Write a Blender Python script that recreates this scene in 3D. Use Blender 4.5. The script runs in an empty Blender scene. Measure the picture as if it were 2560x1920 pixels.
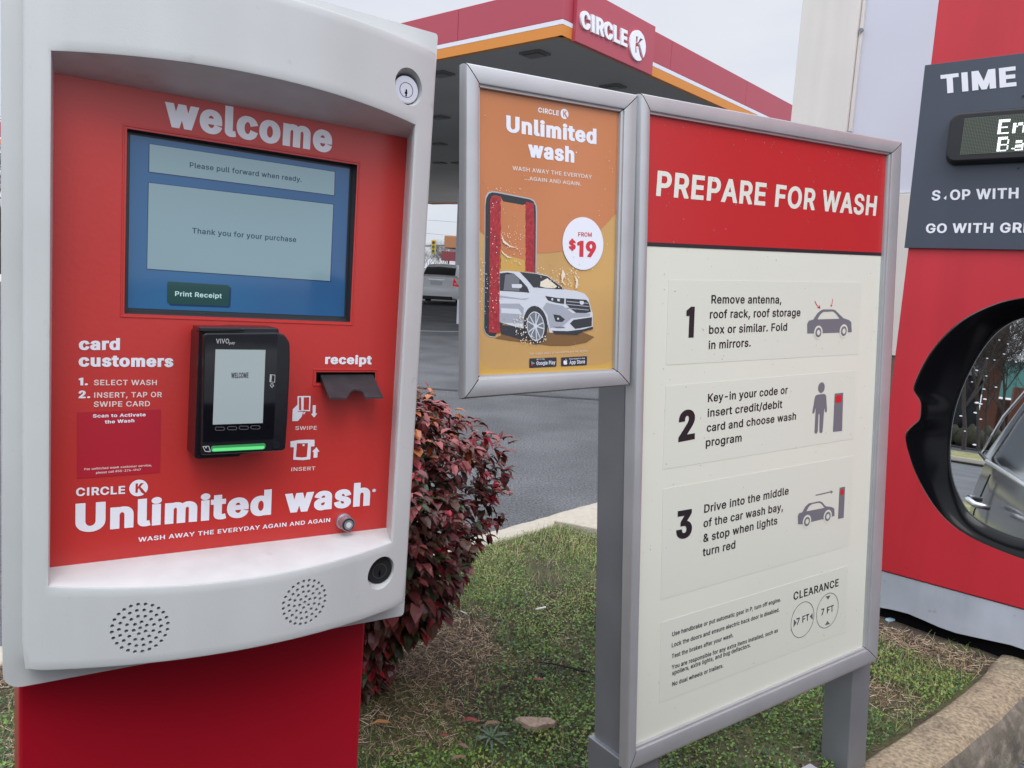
import bpy, bmesh, math, random
import numpy as np
from mathutils import Vector, Matrix
from mathutils.geometry import tessellate_polygon
R = math.radians
rng = random.Random(7)
S = bpy.context.scene
C = S.collection

# ------------------------------------------------------------------ camera
CZ = 1.35                                   # camera height above the road
FPX, PCX, PCY = 1922.0, 1280.0, 960.0       # focal length and centre in photo pixels (2560 x 1920)
_p, _r = R(8.3), R(3.0)
_f = Vector((0, math.cos(_p), -math.sin(_p)))
_u = Vector((0, math.sin(_p), math.cos(_p)))
_x = Vector((1, 0, 0))
_xr = _x * math.cos(_r) + _u * math.sin(_r)
_ur = -_x * math.sin(_r) + _u * math.cos(_r)
CAM = Vector((0, 0, CZ))
cam = bpy.data.cameras.new('camera')
cam.sensor_fit = 'HORIZONTAL'; cam.sensor_width = 36; cam.lens = 36 * FPX / 2560
cam.clip_start = 0.02; cam.clip_end = 2000
co = bpy.data.objects.new('camera', cam)
M = Matrix((( _xr.x, _ur.x, -_f.x, 0), (_xr.y, _ur.y, -_f.y, 0), (_xr.z, _ur.z, -_f.z, CZ), (0, 0, 0, 1)))
co.matrix_world = M
C.objects.link(co); S.camera = co

# ------------------------------------------------------------------ sky and sun
W = bpy.data.worlds.new('World'); S.world = W; W.use_nodes = True
nt = W.node_tree; nt.nodes.clear()
def wn(t, **k):
    n = nt.nodes.new(t)
    for a, b in k.items(): setattr(n, a, b)
    return n
wout = wn('ShaderNodeOutputWorld'); wbg = wn('ShaderNodeBackground')
sky = wn('ShaderNodeTexSky'); sky.sky_type = 'NISHITA'; sky.sun_disc = False
SUN_EL, SUN_AZ = 52, 165
sky.sun_elevation = R(SUN_EL); sky.sun_rotation = R(SUN_AZ)
tc = wn('ShaderNodeTexCoord'); sx = wn('ShaderNodeSeparateXYZ')
nt.links.new(tc.outputs['Generated'], sx.inputs[0])
# overcast cloud deck: brighter towards the zenith, with soft broken structure
cr = wn('ShaderNodeValToRGB'); cr.color_ramp.elements[0].position = 0.0
cr.color_ramp.elements[0].color = (0.88, 0.88, 0.88, 1)
cr.color_ramp.elements[1].position = 1.0; cr.color_ramp.elements[1].color = (2.5, 2.5, 2.5, 1)
e = cr.color_ramp.elements.new(0.33); e.color = (0.92, 0.92, 0.92, 1)
e = cr.color_ramp.elements.new(0.6); e.color = (1.75, 1.75, 1.75, 1)
nt.links.new(sx.outputs['Z'], cr.inputs[0])
nz = wn('ShaderNodeTexNoise'); nz.inputs['Scale'].default_value = 2.2; nz.inputs['Detail'].default_value = 5
mp = wn('ShaderNodeMapping'); mp.inputs['Scale'].default_value = (1, 1, 2.6)
nt.links.new(tc.outputs['Generated'], mp.inputs[0]); nt.links.new(mp.outputs[0], nz.inputs['Vector'])
cc = wn('ShaderNodeValToRGB'); cc.color_ramp.elements[0].position = 0.3; cc.color_ramp.elements[1].position = 0.72
cc.color_ramp.elements[0].color = (0.76, 0.81, 0.92, 1); cc.color_ramp.elements[1].color = (1.0, 1.02, 1.07, 1)
nt.links.new(nz.outputs[0], cc.inputs[0])
mul = wn('ShaderNodeMixRGB', blend_type='MULTIPLY'); mul.inputs[0].default_value = 1
nt.links.new(cr.outputs[0], mul.inputs[1]); nt.links.new(cc.outputs[0], mul.inputs[2])
sk = wn('ShaderNodeMixRGB', blend_type='MULTIPLY'); sk.inputs[0].default_value = 1
sk.inputs[2].default_value = (0.1, 0.1, 0.1, 1); nt.links.new(sky.outputs[0], sk.inputs[1])
# sky raised behind the camera, an added fill for surfaces that face it
bm_ = wn('ShaderNodeMapRange'); bm_.inputs['From Min'].default_value = -1; bm_.inputs['From Max'].default_value = 0.1
bm_.inputs['To Min'].default_value = 1.75; bm_.inputs['To Max'].default_value = 1.0; nt.links.new(sx.outputs['Y'], bm_.inputs[0])
m2 = wn('ShaderNodeVectorMath', operation='SCALE'); nt.links.new(mul.outputs[0], m2.inputs[0]); nt.links.new(bm_.outputs[0], m2.inputs['Scale'])
mx = wn('ShaderNodeMixRGB'); mx.inputs[0].default_value = 0.9
nt.links.new(sk.outputs[0], mx.inputs[1]); nt.links.new(m2.outputs[0], mx.inputs[2])
nt.links.new(mx.outputs[0], wbg.inputs[0]); wbg.inputs[1].default_value = 1.0
nt.links.new(wbg.outputs[0], wout.inputs[0])
sl = bpy.data.lights.new('sun', 'SUN'); sl.energy = 0.9; sl.angle = R(25); sl.color = (1, 0.97, 0.93)
so = bpy.data.objects.new('sun', sl); C.objects.link(so)
_sd = Vector((math.sin(R(SUN_AZ)) * math.cos(R(SUN_EL)), math.cos(R(SUN_AZ)) * math.cos(R(SUN_EL)), math.sin(R(SUN_EL))))
so.rotation_euler = _sd.to_track_quat('Z', 'Y').to_euler()
S.view_settings.view_transform = 'Standard'; S.view_settings.look = 'None'
S.view_settings.exposure = 0.0; S.view_settings.gamma = 1.0; S.view_settings.use_curve_mapping = False

# ------------------------------------------------------------------ helpers
def lin(h):
    v = [int(h[i:i + 2], 16) / 255 for i in (0, 2, 4)]
    return tuple(c / 12.92 if c < .04045 else ((c + .055) / 1.055) ** 2.4 for c in v)
def mat(name, col, rough=.5, metal=0., spec=.5, noise=0., ns=6., bump=0., bs=250., coat=0., emit=0., col2=None, c2=(.45, .6), ns2=4., det=4, streak=0):
    if isinstance(col, str): col = lin(col)
    m = bpy.data.materials.new(name); m.use_nodes = True; t = m.node_tree; b = t.nodes['Principled BSDF']
    b.inputs['Base Color'].default_value = (*col, 1); b.inputs['Roughness'].default_value = rough
    b.inputs['Metallic'].default_value = metal; b.inputs['Specular IOR Level'].default_value = spec
    b.inputs['Coat Weight'].default_value = coat; b.inputs['Coat Roughness'].default_value = .08
    tcn = t.nodes.new('ShaderNodeTexCoord')
    last = None
    if col2 is not None:
        if isinstance(col2, str): col2 = lin(col2)
        n = t.nodes.new('ShaderNodeTexNoise'); n.inputs['Scale'].default_value = ns2; n.inputs['Detail'].default_value = det
        t.links.new(tcn.outputs['Object'], n.inputs['Vector'])
        r_ = t.nodes.new('ShaderNodeValToRGB'); r_.color_ramp.elements[0].position = c2[0]; r_.color_ramp.elements[1].position = c2[1]
        r_.color_ramp.elements[0].color = (*col, 1); r_.color_ramp.elements[1].color = (*col2, 1)
        t.links.new(n.outputs[0], r_.inputs[0]); last = r_.outputs[0]
    if noise:
        n = t.nodes.new('ShaderNodeTexNoise'); n.inputs['Scale'].default_value = ns; n.inputs['Detail'].default_value = 6
        t.links.new(tcn.outputs['Object'], n.inputs['Vector'])
        mr = t.nodes.new('ShaderNodeMapRange'); mr.inputs['From Min'].default_value = .25; mr.inputs['From Max'].default_value = .75
        mr.inputs['To Min'].default_value = 1 - noise; mr.inputs['To Max'].default_value = 1 + noise
        t.links.new(n.outputs[0], mr.inputs[0])
        mm = t.nodes.new('ShaderNodeVectorMath'); mm.operation = 'SCALE'
        if last is not None: t.links.new(last, mm.inputs[0])
        else: mm.inputs[0].default_value = col
        t.links.new(mr.outputs[0], mm.inputs['Scale']); last = mm.outputs[0]
    if streak:
        mpn = t.nodes.new('ShaderNodeMapping'); mpn.inputs['Scale'].default_value = (14, 14, .7); t.links.new(tcn.outputs['Object'], mpn.inputs[0])
        n = t.nodes.new('ShaderNodeTexNoise'); n.inputs['Scale'].default_value = 1.0; n.inputs['Detail'].default_value = 5; t.links.new(mpn.outputs[0], n.inputs['Vector'])
        mr = t.nodes.new('ShaderNodeMapRange'); mr.inputs['From Min'].default_value = .3; mr.inputs['From Max'].default_value = .7
        mr.inputs['To Min'].default_value = 1 - streak; mr.inputs['To Max'].default_value = 1 + streak; t.links.new(n.outputs[0], mr.inputs[0])
        mm = t.nodes.new('ShaderNodeVectorMath'); mm.operation = 'SCALE'
        if last is not None: t.links.new(last, mm.inputs[0])
        else: mm.inputs[0].default_value = col
        t.links.new(mr.outputs[0], mm.inputs['Scale']); last = mm.outputs[0]
    if last is not None: t.links.new(last, b.inputs['Base Color'])
    if bump:
        n = t.nodes.new('ShaderNodeTexNoise'); n.inputs['Scale'].default_value = bs; n.inputs['Detail'].default_value = 3
        t.links.new(tcn.outputs['Object'], n.inputs['Vector'])
        bp = t.nodes.new('ShaderNodeBump'); bp.inputs['Strength'].default_value = bump; bp.inputs['Distance'].default_value = .004
        t.links.new(n.outputs[0], bp.inputs['Height']); t.links.new(bp.outputs[0], b.inputs['Normal'])
    if emit:
        b.inputs['Emission Color'].default_value = (*col, 1); b.inputs['Emission Strength'].default_value = emit
    return m
def thing(name, label, cat, loc=(0, 0, 0), group=None):
    o = bpy.data.objects.new(name, None); C.objects.link(o); o.location = loc; o.empty_display_size = .1
    o['label'] = label; o['category'] = cat
    if group: o['group'] = group
    return o
def tag(o, label, cat, group=None):
    o['label'] = label; o['category'] = cat
    if group: o['group'] = group
    return o
def off_of(p):
    v = Vector((0, 0, 0))
    while p is not None: v += p.location; p = p.parent
    return v
def mesh(name, verts, faces, mats, parent=None, midx=None, smooth=False, bevel=0, seg=2, sharp=None):
    me = bpy.data.meshes.new(name); me.from_pydata([tuple(v) for v in verts], [], [tuple(f) for f in faces])
    if not isinstance(mats, (list, tuple)): mats = [mats]
    for m in mats: me.materials.append(m)
    if midx is not None: me.polygons.foreach_set('material_index', midx)
    if smooth:
        me.polygons.foreach_set('use_smooth', [True] * len(me.polygons))
        if sharp: me.set_sharp_from_angle(angle=R(sharp))
    me.update()
    o = bpy.data.objects.new(name, me); C.objects.link(o)
    if parent is not None:
        o.parent = parent; o.location = -off_of(parent)
    if bevel:
        b = o.modifiers.new('bevel', 'BEVEL'); b.width = bevel; b.segments = seg; b.limit_method = 'ANGLE'; b.angle_limit = R(35)
        b.harden_normals = False
    return o
class MB:
    def __init__(s): s.v = []; s.f = []; s.m = []
    def add(s, v, f, m=0):
        k = len(s.v); s.v += [tuple(a) for a in v]; s.f += [tuple(i + k for i in q) for q in f]; s.m += [m] * len(f); return s
    def box(s, c, d, m=0, rz=0):
        ca, sa = math.cos(rz), math.sin(rz); vs = []
        for z in (-1, 1):
            for x, y in ((-1, -1), (1, -1), (1, 1), (-1, 1)):
                X, Y = x * d[0] / 2, y * d[1] / 2
                vs.append((c[0] + X * ca - Y * sa, c[1] + X * sa + Y * ca, c[2] + z * d[2] / 2))
        return s.add(vs, [(3, 2, 1, 0), (4, 5, 6, 7), (0, 1, 5, 4), (1, 2, 6, 5), (2, 3, 7, 6), (3, 0, 4, 7)], m)
    def tube(s, pts, rad, n=8, m=0, cap=True):
        pts = [Vector(p) for p in pts]; rr = rad if isinstance(rad, (list, tuple)) else [rad] * len(pts)
        vs = []; a = None
        for i, p in enumerate(pts):
            t = (pts[min(i + 1, len(pts) - 1)] - pts[max(i - 1, 0)]).normalized()
            if a is None: a = t.orthogonal().normalized()
            a = (a - t * a.dot(t)).normalized(); b = t.cross(a)
            for k in range(n):
                g = 2 * math.pi * k / n; vs.append(p + (a * math.cos(g) + b * math.sin(g)) * rr[i])
        fs = [(i * n + k, i * n + (k + 1) % n, (i + 1) * n + (k + 1) % n, (i + 1) * n + k) for i in range(len(pts) - 1) for k in range(n)]
        if cap: fs += [tuple(range(n - 1, -1, -1)), tuple((len(pts) - 1) * n + k for k in range(n))]
        return s.add(vs, fs, m)
    def build(s, name, mats, parent=None, **k): return mesh(name, s.v, s.f, mats, parent, midx=s.m, **k)
def ray(x, y): return (_xr * ((x - PCX) / FPX) - _ur * ((y - PCY) / FPX) + _f)
def ground_at(x, y, z=.15):
    d = ray(x, y); return CAM + d * ((z - CZ) / d.z)
class Fr:
    """a plane standing in the place: origin, right, up and outward normal; at() gives a world point of (u, v, w)"""
    def __init__(s, O, u, v, n): s.O, s.u, s.v, s.n = Vector(O), Vector(u).normalized(), Vector(v).normalized(), Vector(n).normalized()
    def at(s, u, v, w=0): return s.O + s.u * u + s.v * v + s.n * w
    def px(s, x, y, w=0):
        d = ray(x, y); P = s.O + s.n * w; X = CAM + d * ((P - CAM).dot(s.n) / d.dot(s.n)) - s.O
        return (X.dot(s.u), X.dot(s.v))
def zm(ox, oy, k): return lambda x, y: (ox + x * k, oy + y * k)
def tri(loops):
    T = tessellate_polygon([[Vector((a, b, 0)) for a, b in l] for l in loops])
    return [p for l in loops for p in l], T
def area(l): return sum(l[i][0] * l[(i + 1) % len(l)][1] - l[(i + 1) % len(l)][0] * l[i][1] for i in range(len(l))) / 2
def flat(mb, fr, uv, w=0, m=0, holes=()):
    P, T = tri([list(uv)] + [list(h) for h in holes])
    T = [t if ((P[t[1]][0]-P[t[0]][0])*(P[t[2]][1]-P[t[0]][1])-(P[t[2]][0]-P[t[0]][0])*(P[t[1]][1]-P[t[0]][1])) > 0 else t[::-1] for t in T]
    return mb.add([fr.at(a, b, w) for a, b in P], T, m)
def prism(mb, fr, uv, w0, w1, m=0, uv0=None):
    uv = list(uv)
    if uv0 is None: uv0 = uv
    if area(uv) < 0: uv = uv[::-1]; uv0 = list(uv0)[::-1]
    n = len(uv); vs = [fr.at(a, b, w1) for a, b in uv] + [fr.at(a, b, w0) for a, b in uv0]
    return mb.add(vs, [tuple(range(n)), tuple(range(2 * n - 1, n - 1, -1))] + [(i, n + i, n + (i + 1) % n, (i + 1) % n) for i in range(n)], m)
def circ(c, r, n=32, r2=None, a0=0): return [(c[0] + r * math.cos(a0 + 2 * math.pi * i / n), c[1] + (r2 or r) * math.sin(a0 + 2 * math.pi * i / n)) for i in range(n)]
def rrect(u0, v0, u1, v1, r, n=5):
    o = []
    for cx, cy, a in ((u1 - r, v1 - r, 0), (u0 + r, v1 - r, 90), (u0 + r, v0 + r, 180), (u1 - r, v0 + r, 270)):
        for i in range(n + 1): g = R(a + 90 * i / n); o.append((cx + r * math.cos(g), cy + r * math.sin(g)))
    return o
def roundpoly(P, r, n=4):
    o = []; N = len(P)
    for i in range(N):
        p = Vector(P[i]); a = Vector(P[i - 1]) - p; b = Vector(P[(i + 1) % N]) - p
        q = min(r, a.length * .45, b.length * .45); s = p + a.normalized() * q; e_ = p + b.normalized() * q
        for k in range(n + 1):
            t = k / n; o.append(tuple(s * (1 - t) ** 2 + p * 2 * t * (1 - t) + e_ * t * t))
    return o

# lettering: outlines of a plain grotesque, 1000 units to the em, capital height 509
GLN = {
(0,32): [188],
(0,68): [502,[[355,479,319,496,273,507,231,511,59,511,59,-2,223,-2,267,0,313,12,351,29,385,52,414,83,435,119,451,159,460,205,464,267,460,307,451,351,438,385,414,427,387,456],[364,385,377,361,388,329,396,293,396,217,390,187,378,151,364,127,341,100,317,83,289,70,255,62,213,59,128,59,127,449,223,450,257,448,289,440,303,434,319,426,342,409]]],
(0,69): [419,[[58,509,59,-2,378,-1,378,57,375,59,129,59,127,61,127,226,355,226,358,229,358,287,127,289,127,449,373,450,373,511]]],
(0,70): [410,[[58,509,59,-2,127,-1,127,218,347,218,348,221,347,280,127,281,127,449,369,450,371,509,369,511]]],
(0,71): [520,[[385,485,339,506,289,516,265,518,225,514,183,503,147,485,113,457,91,432,80,416,66,392,51,352,40,304,38,250,40,204,50,158,67,116,78,96,92,74,116,48,149,23,185,5,223,-5,267,-9,307,-7,345,3,379,18,397,29,432,60,451,88,468,124,477,160,480,198,479,258,282,258,283,197,411,197,412,194,411,174,405,148,394,124,379,102,365,87,341,71,323,63,281,55,239,57,215,63,185,78,163,96,143,118,127,146,114,180,106,228,105,262,108,296,114,330,128,366,142,390,161,412,185,431,215,445,247,452,275,453,301,451,325,443,345,433,375,406,393,378,407,347,475,347,470,374,461,398,440,434,419,457]]],
(0,73): [212,[[71,509,72,-2,141,-1,140,511]]],
(0,78): [523,[[398,509,399,89,366,151,138,509,59,511,59,-2,127,-1,127,315,123,420,200,289,385,0,387,-2,466,-1,465,510]]],
(0,79): [533,[[383,487,337,506,309,514,273,517,225,514,185,503,147,484,119,461,91,431,70,398,51,352,42,306,38,266,42,202,50,158,68,114,90,78,119,46,149,23,185,5,223,-5,259,-9,311,-5,349,5,385,23,415,46,444,78,463,110,482,156,492,202,495,254,492,306,481,354,466,394,444,430,415,461],[389,392,405,366,418,332,426,296,428,248,426,212,418,176,404,140,389,116,371,95,347,77,323,65,305,59,269,55,237,57,211,65,185,78,163,95,142,120,126,146,112,188,106,228,106,280,114,330,128,366,144,392,163,414,171,420,185,431,205,441,237,451,279,453,321,445,347,432,369,415]]],
(0,84): [449,[[30,509,31,450,190,449,191,-2,259,-1,259,449,417,450,419,509,417,511]]],
(0,97): [389,[[273,370,241,381,207,386,167,384,131,376,99,363,77,347,62,332,50,316,39,290,101,272,112,292,123,303,149,320,179,328,211,328,221,326,239,320,259,305,270,286,273,270,272,246,267,239,257,233,179,222,109,208,91,202,67,188,52,176,42,164,34,146,30,132,28,110,30,82,36,62,46,44,59,27,75,13,113,-5,133,-9,161,-11,199,-6,217,0,242,14,254,24,275,49,277,-2,339,0,339,250,337,276,332,302,325,318,311,340,300,352],[274,138,271,120,260,92,241,69,211,53,167,47,143,50,127,55,111,65,103,74,94,94,94,116,98,128,104,138,115,147,139,158,177,166,231,174,267,182,273,185]]],
(0,99): [396,[[303,360,259,379,227,386,173,384,143,376,115,361,91,342,70,319,54,291,41,255,34,223,32,199,34,151,44,109,55,83,66,63,91,34,115,15,145,0,175,-8,211,-10,243,-8,277,3,303,16,332,41,345,59,354,73,365,103,303,119,293,95,283,81,271,68,253,57,231,50,209,48,185,50,165,56,145,68,130,83,119,99,106,129,98,177,100,217,110,257,130,293,145,307,165,320,183,326,209,328,239,324,255,317,274,305,291,283,301,261,305,260,361,274,364,277,350,311,326,341]]],
(0,100): [424,[[311,511,309,509,309,322,306,323,289,346,278,357,253,375,217,385,165,384,135,375,109,361,89,345,68,321,53,293,41,261,34,231,32,207,34,151,40,117,53,83,66,59,79,43,107,16,137,1,163,-8,181,-10,215,-10,235,-6,257,4,275,16,288,29,309,57,311,55,311,-1,374,-1,373,511],[289,279,298,263,304,241,309,201,309,177,305,145,292,103,274,77,245,57,225,50,199,49,183,50,163,57,145,68,129,85,116,105,104,137,98,191,102,231,110,261,120,281,134,299,159,318,181,326,207,328,229,325,247,319,263,309,275,299]]],
(0,101): [404,[[303,357,287,367,247,382,211,386,171,384,139,374,113,360,91,342,68,317,52,289,34,227,32,185,34,151,44,109,55,83,66,63,91,33,115,15,145,1,179,-8,219,-10,261,-5,285,3,321,24,337,38,352,57,360,71,367,91,305,107,292,83,275,66,257,56,239,50,215,48,189,50,169,55,153,62,137,74,122,89,113,105,105,125,100,151,99,165,101,167,373,168,372,229,366,261,349,305,336,325,321,342],[283,289,296,269,303,241,305,223,98,225,108,263,120,285,137,303,165,321,195,327,227,326,245,321,261,313,270,305]]],
(0,102): [254,[[221,530,171,532,141,524,125,516,102,497,94,487,84,469,80,453,79,382,4,379,5,324,80,323,81,-2,144,-1,144,323,229,324,230,327,229,381,145,381,145,433,148,447,161,463,177,470,197,472,229,467,245,521,243,523]]],
(0,103): [425,[[311,380,311,322,309,321,281,357,253,375,219,385,167,384,139,376,111,363,91,345,70,322,53,294,40,262,34,230,32,186,34,150,41,120,53,90,71,62,88,42,111,26,139,11,165,5,215,3,241,9,267,21,289,40,307,65,309,64,309,-4,306,-34,295,-58,279,-75,261,-85,237,-93,219,-95,189,-95,169,-91,155,-86,133,-73,101,-39,49,-68,58,-86,75,-106,97,-125,113,-134,157,-149,195,-153,221,-153,265,-146,291,-138,317,-125,333,-113,349,-94,364,-70,372,-42,374,-12,373,381],[289,282,298,264,305,240,309,218,309,168,305,144,297,120,277,89,263,77,245,68,227,63,203,61,183,63,163,68,139,83,120,104,112,120,103,150,98,190,100,218,104,242,119,280,132,298,147,311,163,320,183,326,225,326,245,321,263,310,277,298]]],
(0,104): [410,[[294,372,252,385,224,386,198,384,174,376,148,362,130,345,116,324,116,509,52,511,52,-2,116,-1,116,225,117,249,121,267,131,287,150,308,176,322,200,326,236,324,256,316,272,302,283,287,290,265,294,233,294,-1,359,-1,359,243,357,271,353,297,342,323,315,357]]],
(0,105): [167,[[51,379,52,-2,116,-1,116,380]],[[106,520,84,526,72,524,55,515,45,505,39,487,41,471,47,459,62,446,78,442,96,442,114,452,124,465,128,483,127,495,123,505,115,513]]],
(0,108): [189,[[52,511,51,509,51,73,53,57,60,37,72,19,78,14,90,6,112,-2,160,-4,180,0,183,3,172,55,144,54,128,58,121,65,116,85,115,511]]],
(0,110): [410,[[294,372,252,385,224,386,198,384,174,376,148,362,130,344,116,323,114,380,52,381,52,-2,116,-1,116,225,117,249,121,267,131,287,150,308,176,322,200,326,236,324,256,316,272,302,283,287,290,265,294,233,294,-1,359,-1,359,243,357,271,353,297,342,323,315,357]]],
(0,111): [415,[[299,362,265,378,243,384,223,385,173,384,143,376,115,361,91,342,70,319,54,291,41,255,34,223,32,199,34,151,44,109,55,83,66,63,91,34,115,15,145,0,175,-8,209,-10,241,-7,271,1,301,15,324,33,347,61,364,91,373,117,381,151,381,223,373,259,361,291,343,321,324,343],[296,277,304,261,312,237,316,213,316,173,313,147,306,119,297,99,283,81,267,66,243,54,207,48,185,50,161,58,145,68,124,91,110,117,104,139,98,185,100,213,108,253,119,275,130,293,147,309,165,320,183,326,197,327,231,326,245,321,267,310,283,295]]],
(0,112): [424,[[314,363,286,377,258,385,206,385,170,375,158,367,136,348,116,321,114,381,51,380,52,-145,116,-144,116,56,139,26,156,11,188,-5,216,-10,260,-8,290,2,316,15,336,31,357,56,377,96,391,152,391,226,383,262,372,294,357,320,334,346],[305,280,313,264,321,240,325,216,325,162,321,138,314,118,304,98,293,82,278,68,262,57,242,51,218,49,198,51,178,58,162,68,144,86,127,116,120,140,116,164,116,214,120,240,129,268,146,294,162,310,180,321,200,326,242,326,264,319,292,298]]],
(0,114): [259,[[192,386,168,378,150,368,136,356,123,341,116,327,114,380,51,379,52,-2,116,-1,116,235,117,255,126,279,135,293,146,304,160,313,175,319,206,324,244,320,244,386]]],
(0,115): [365,[[263,370,233,381,211,385,163,385,135,379,95,362,79,349,62,331,48,299,45,273,48,249,56,227,70,207,91,190,117,178,147,168,225,149,243,142,259,127,265,107,263,87,257,76,247,66,225,54,205,48,187,47,161,49,141,54,125,62,106,83,95,109,35,96,40,71,50,51,75,22,93,10,113,0,159,-10,209,-10,237,-4,261,4,291,22,313,45,323,61,331,85,333,109,331,125,321,155,307,173,287,190,263,202,173,225,139,236,125,245,118,253,112,267,113,291,122,305,133,316,147,324,169,329,209,329,227,323,247,309,257,295,267,276,325,288,326,291,321,305,313,321,301,339,287,354]]],
(0,116): [227,[[64,473,64,383,5,381,4,327,61,325,64,323,64,89,66,63,75,41,91,19,113,5,139,-4,191,-6,215,1,204,55,167,52,145,57,134,67,129,85,128,323,129,325,205,325,206,379,205,381,129,381,127,473]]],
(0,117): [410,[[294,380,294,154,290,122,279,94,262,73,234,57,210,52,174,55,154,63,139,76,129,90,118,118,116,146,116,380,51,380,51,110,58,82,67,58,83,34,96,21,114,9,136,-1,180,-7,210,-5,236,4,258,15,279,34,294,57,296,-1,358,-2,358,381]]],
(0,119): [567,[[478,379,429,203,397,77,364,215,318,379,251,381,205,217,172,81,169,77,156,139,90,377,87,381,21,380,136,-1,201,-1,266,227,283,297,366,-1,431,-1,546,375,545,381]]],
(0,121): [389,[[303,380,224,160,196,72,194,71,166,158,86,380,15,380,161,0,142,-52,134,-66,122,-79,112,-85,100,-88,60,-84,46,-141,88,-147,108,-147,126,-143,146,-135,166,-121,189,-94,206,-58,373,380]]],
(1,32): [188],
(1,38): [448,[[296,499,280,509,252,521,224,527,176,527,138,518,124,512,104,499,85,481,74,465,63,443,57,419,56,403,57,381,61,361,77,323,111,277,76,249,53,227,29,195,21,177,17,159,15,135,17,105,25,79,37,55,53,33,76,14,98,0,130,-14,162,-20,182,-22,228,-20,252,-16,282,-6,304,4,326,18,354,-15,448,-15,459,-1,458,3,389,87,408,121,418,151,424,185,427,239,332,239,328,195,322,170,244,263,282,292,316,327,327,343,338,371,343,399,341,427,335,447,312,484],[267,89,260,82,226,66,208,62,184,62,156,68,134,84,125,95,119,109,116,123,117,143,121,157,133,175,150,193,166,205,170,205],[238,427,242,411,242,397,239,383,221,361,186,334,164,367,157,385,156,405,162,423,174,437,194,445,216,444,231,435]]],
(1,42): [453,[[268,434,266,441,269,523,268,524,181,523,185,437,184,434,112,480,106,481,66,409,151,365,66,321,106,250,110,250,184,298,185,295,181,209,268,208,269,215,266,291,268,298,344,248,385,321,301,365,385,409,344,482]]],
(1,44): [188,[[51,85,17,-134,100,-133,159,86]]],
(1,45): [453,[[96,259,95,174,354,173,356,258]]],
(1,46): [188,[[126,95,96,102,76,99,60,92,37,70,33,58,31,30,37,12,58,-9,78,-18,106,-19,130,-11,145,2,153,12,159,26,159,56,153,70,143,82]]],
(1,47): [249,[[162,546,-8,-91,87,-90,258,547]]],
(1,49): [270,[[146,524,21,460,21,384,24,381,40,375,118,407,120,406,122,-15,225,-14,224,523]]],
(1,50): [453,[[342,493,318,509,288,521,254,529,228,531,196,529,160,521,132,508,110,495,87,474,67,446,57,424,49,394,46,348,48,347,144,347,150,392,163,418,174,428,190,438,224,445,252,441,272,431,283,422,297,400,300,386,301,368,298,348,293,332,284,316,264,288,45,52,46,-15,409,-14,408,71,189,72,333,226,369,274,389,312,397,336,399,352,400,380,397,406,391,426,379,450,352,483]]],
(1,52): [453,[[234,523,21,160,22,89,262,89,264,-15,360,-15,362,89,430,89,433,92,432,177,364,178,362,180,360,333,263,332,262,178,138,178,333,510,324,522]]],
(1,53): [453,[[79,523,47,241,134,230,162,249,186,258,214,262,238,259,264,250,287,229,296,215,303,199,309,169,304,129,291,101,268,78,252,70,238,66,214,65,194,68,180,74,166,84,156,95,148,107,138,145,40,145,45,99,53,77,65,55,88,28,104,14,130,-2,160,-14,186,-20,208,-22,252,-20,288,-11,320,3,344,20,369,45,387,71,399,97,407,131,410,159,409,189,405,213,397,237,386,259,365,289,344,309,320,326,300,335,276,343,228,349,192,345,160,334,157,335,169,437,384,437,384,524]]],
(1,54): [453,[[240,523,94,307,71,265,53,219,45,185,45,147,47,127,53,101,65,71,84,43,106,20,132,2,162,-11,196,-19,228,-22,264,-18,294,-10,318,0,348,20,369,43,386,69,399,99,406,129,408,157,406,187,398,219,389,243,370,271,352,289,330,305,302,318,266,327,219,329,343,509,334,523],[297,207,307,179,307,137,297,107,278,82,254,68,236,64,212,64,186,75,174,83,163,95,153,113,145,137,145,179,157,211,164,220,182,237,212,249,242,249,254,246,278,232]]],
(1,55): [453,[[43,522,44,437,297,436,75,-2,86,-15,179,-14,410,446,410,523]]],
(1,56): [453,[[332,502,290,522,254,529,226,531,198,529,162,522,134,510,110,495,79,465,61,435,54,405,51,379,53,355,61,327,77,299,95,279,111,267,88,252,71,237,47,201,33,155,35,107,46,75,57,55,67,43,76,32,98,14,126,-2,158,-14,190,-20,240,-22,262,-20,294,-14,328,-1,364,22,379,35,390,49,409,79,417,107,420,135,413,181,405,201,380,237,364,252,341,267,364,287,374,299,390,325,398,355,401,377,398,405,391,435,376,459,360,479],[304,183,312,167,316,155,317,135,315,117,308,101,300,91,288,80,274,72,254,66,244,64,210,64,174,74,154,88,145,99,136,123,136,155,141,171,153,191,178,209,210,219,242,219,270,211,296,193],[291,413,296,401,299,391,299,367,296,351,290,337,276,320,254,308,218,305,200,308,188,313,169,327,162,337,155,351,153,361,152,385,157,405,172,426,178,432,200,441,226,445,252,441,274,432,279,427]]],
(1,57): [453,[[324,505,300,517,266,527,224,531,186,527,158,519,132,506,108,491,85,468,67,442,58,422,47,384,45,348,47,316,53,290,61,272,81,240,106,216,126,202,148,191,188,181,231,178,109,2,109,-2,118,-14,212,-14,333,162,377,234,391,264,400,292,406,322,406,378,398,412,387,438,368,466,346,489],[289,414,296,402,303,388,307,370,306,328,303,314,293,294,276,275,250,262,230,259,216,259,186,269,164,289,157,298,149,316,145,334,146,370,149,386,157,404,165,416,184,433,212,444,240,444,248,442,266,435,277,426]]],
(1,65): [480,[[188,524,186,522,-8,-15,100,-14,147,122,152,127,330,126,380,-14,488,-14,290,524],[298,214,182,214,181,218,213,308,237,386,238,388,240,387]]],
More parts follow.
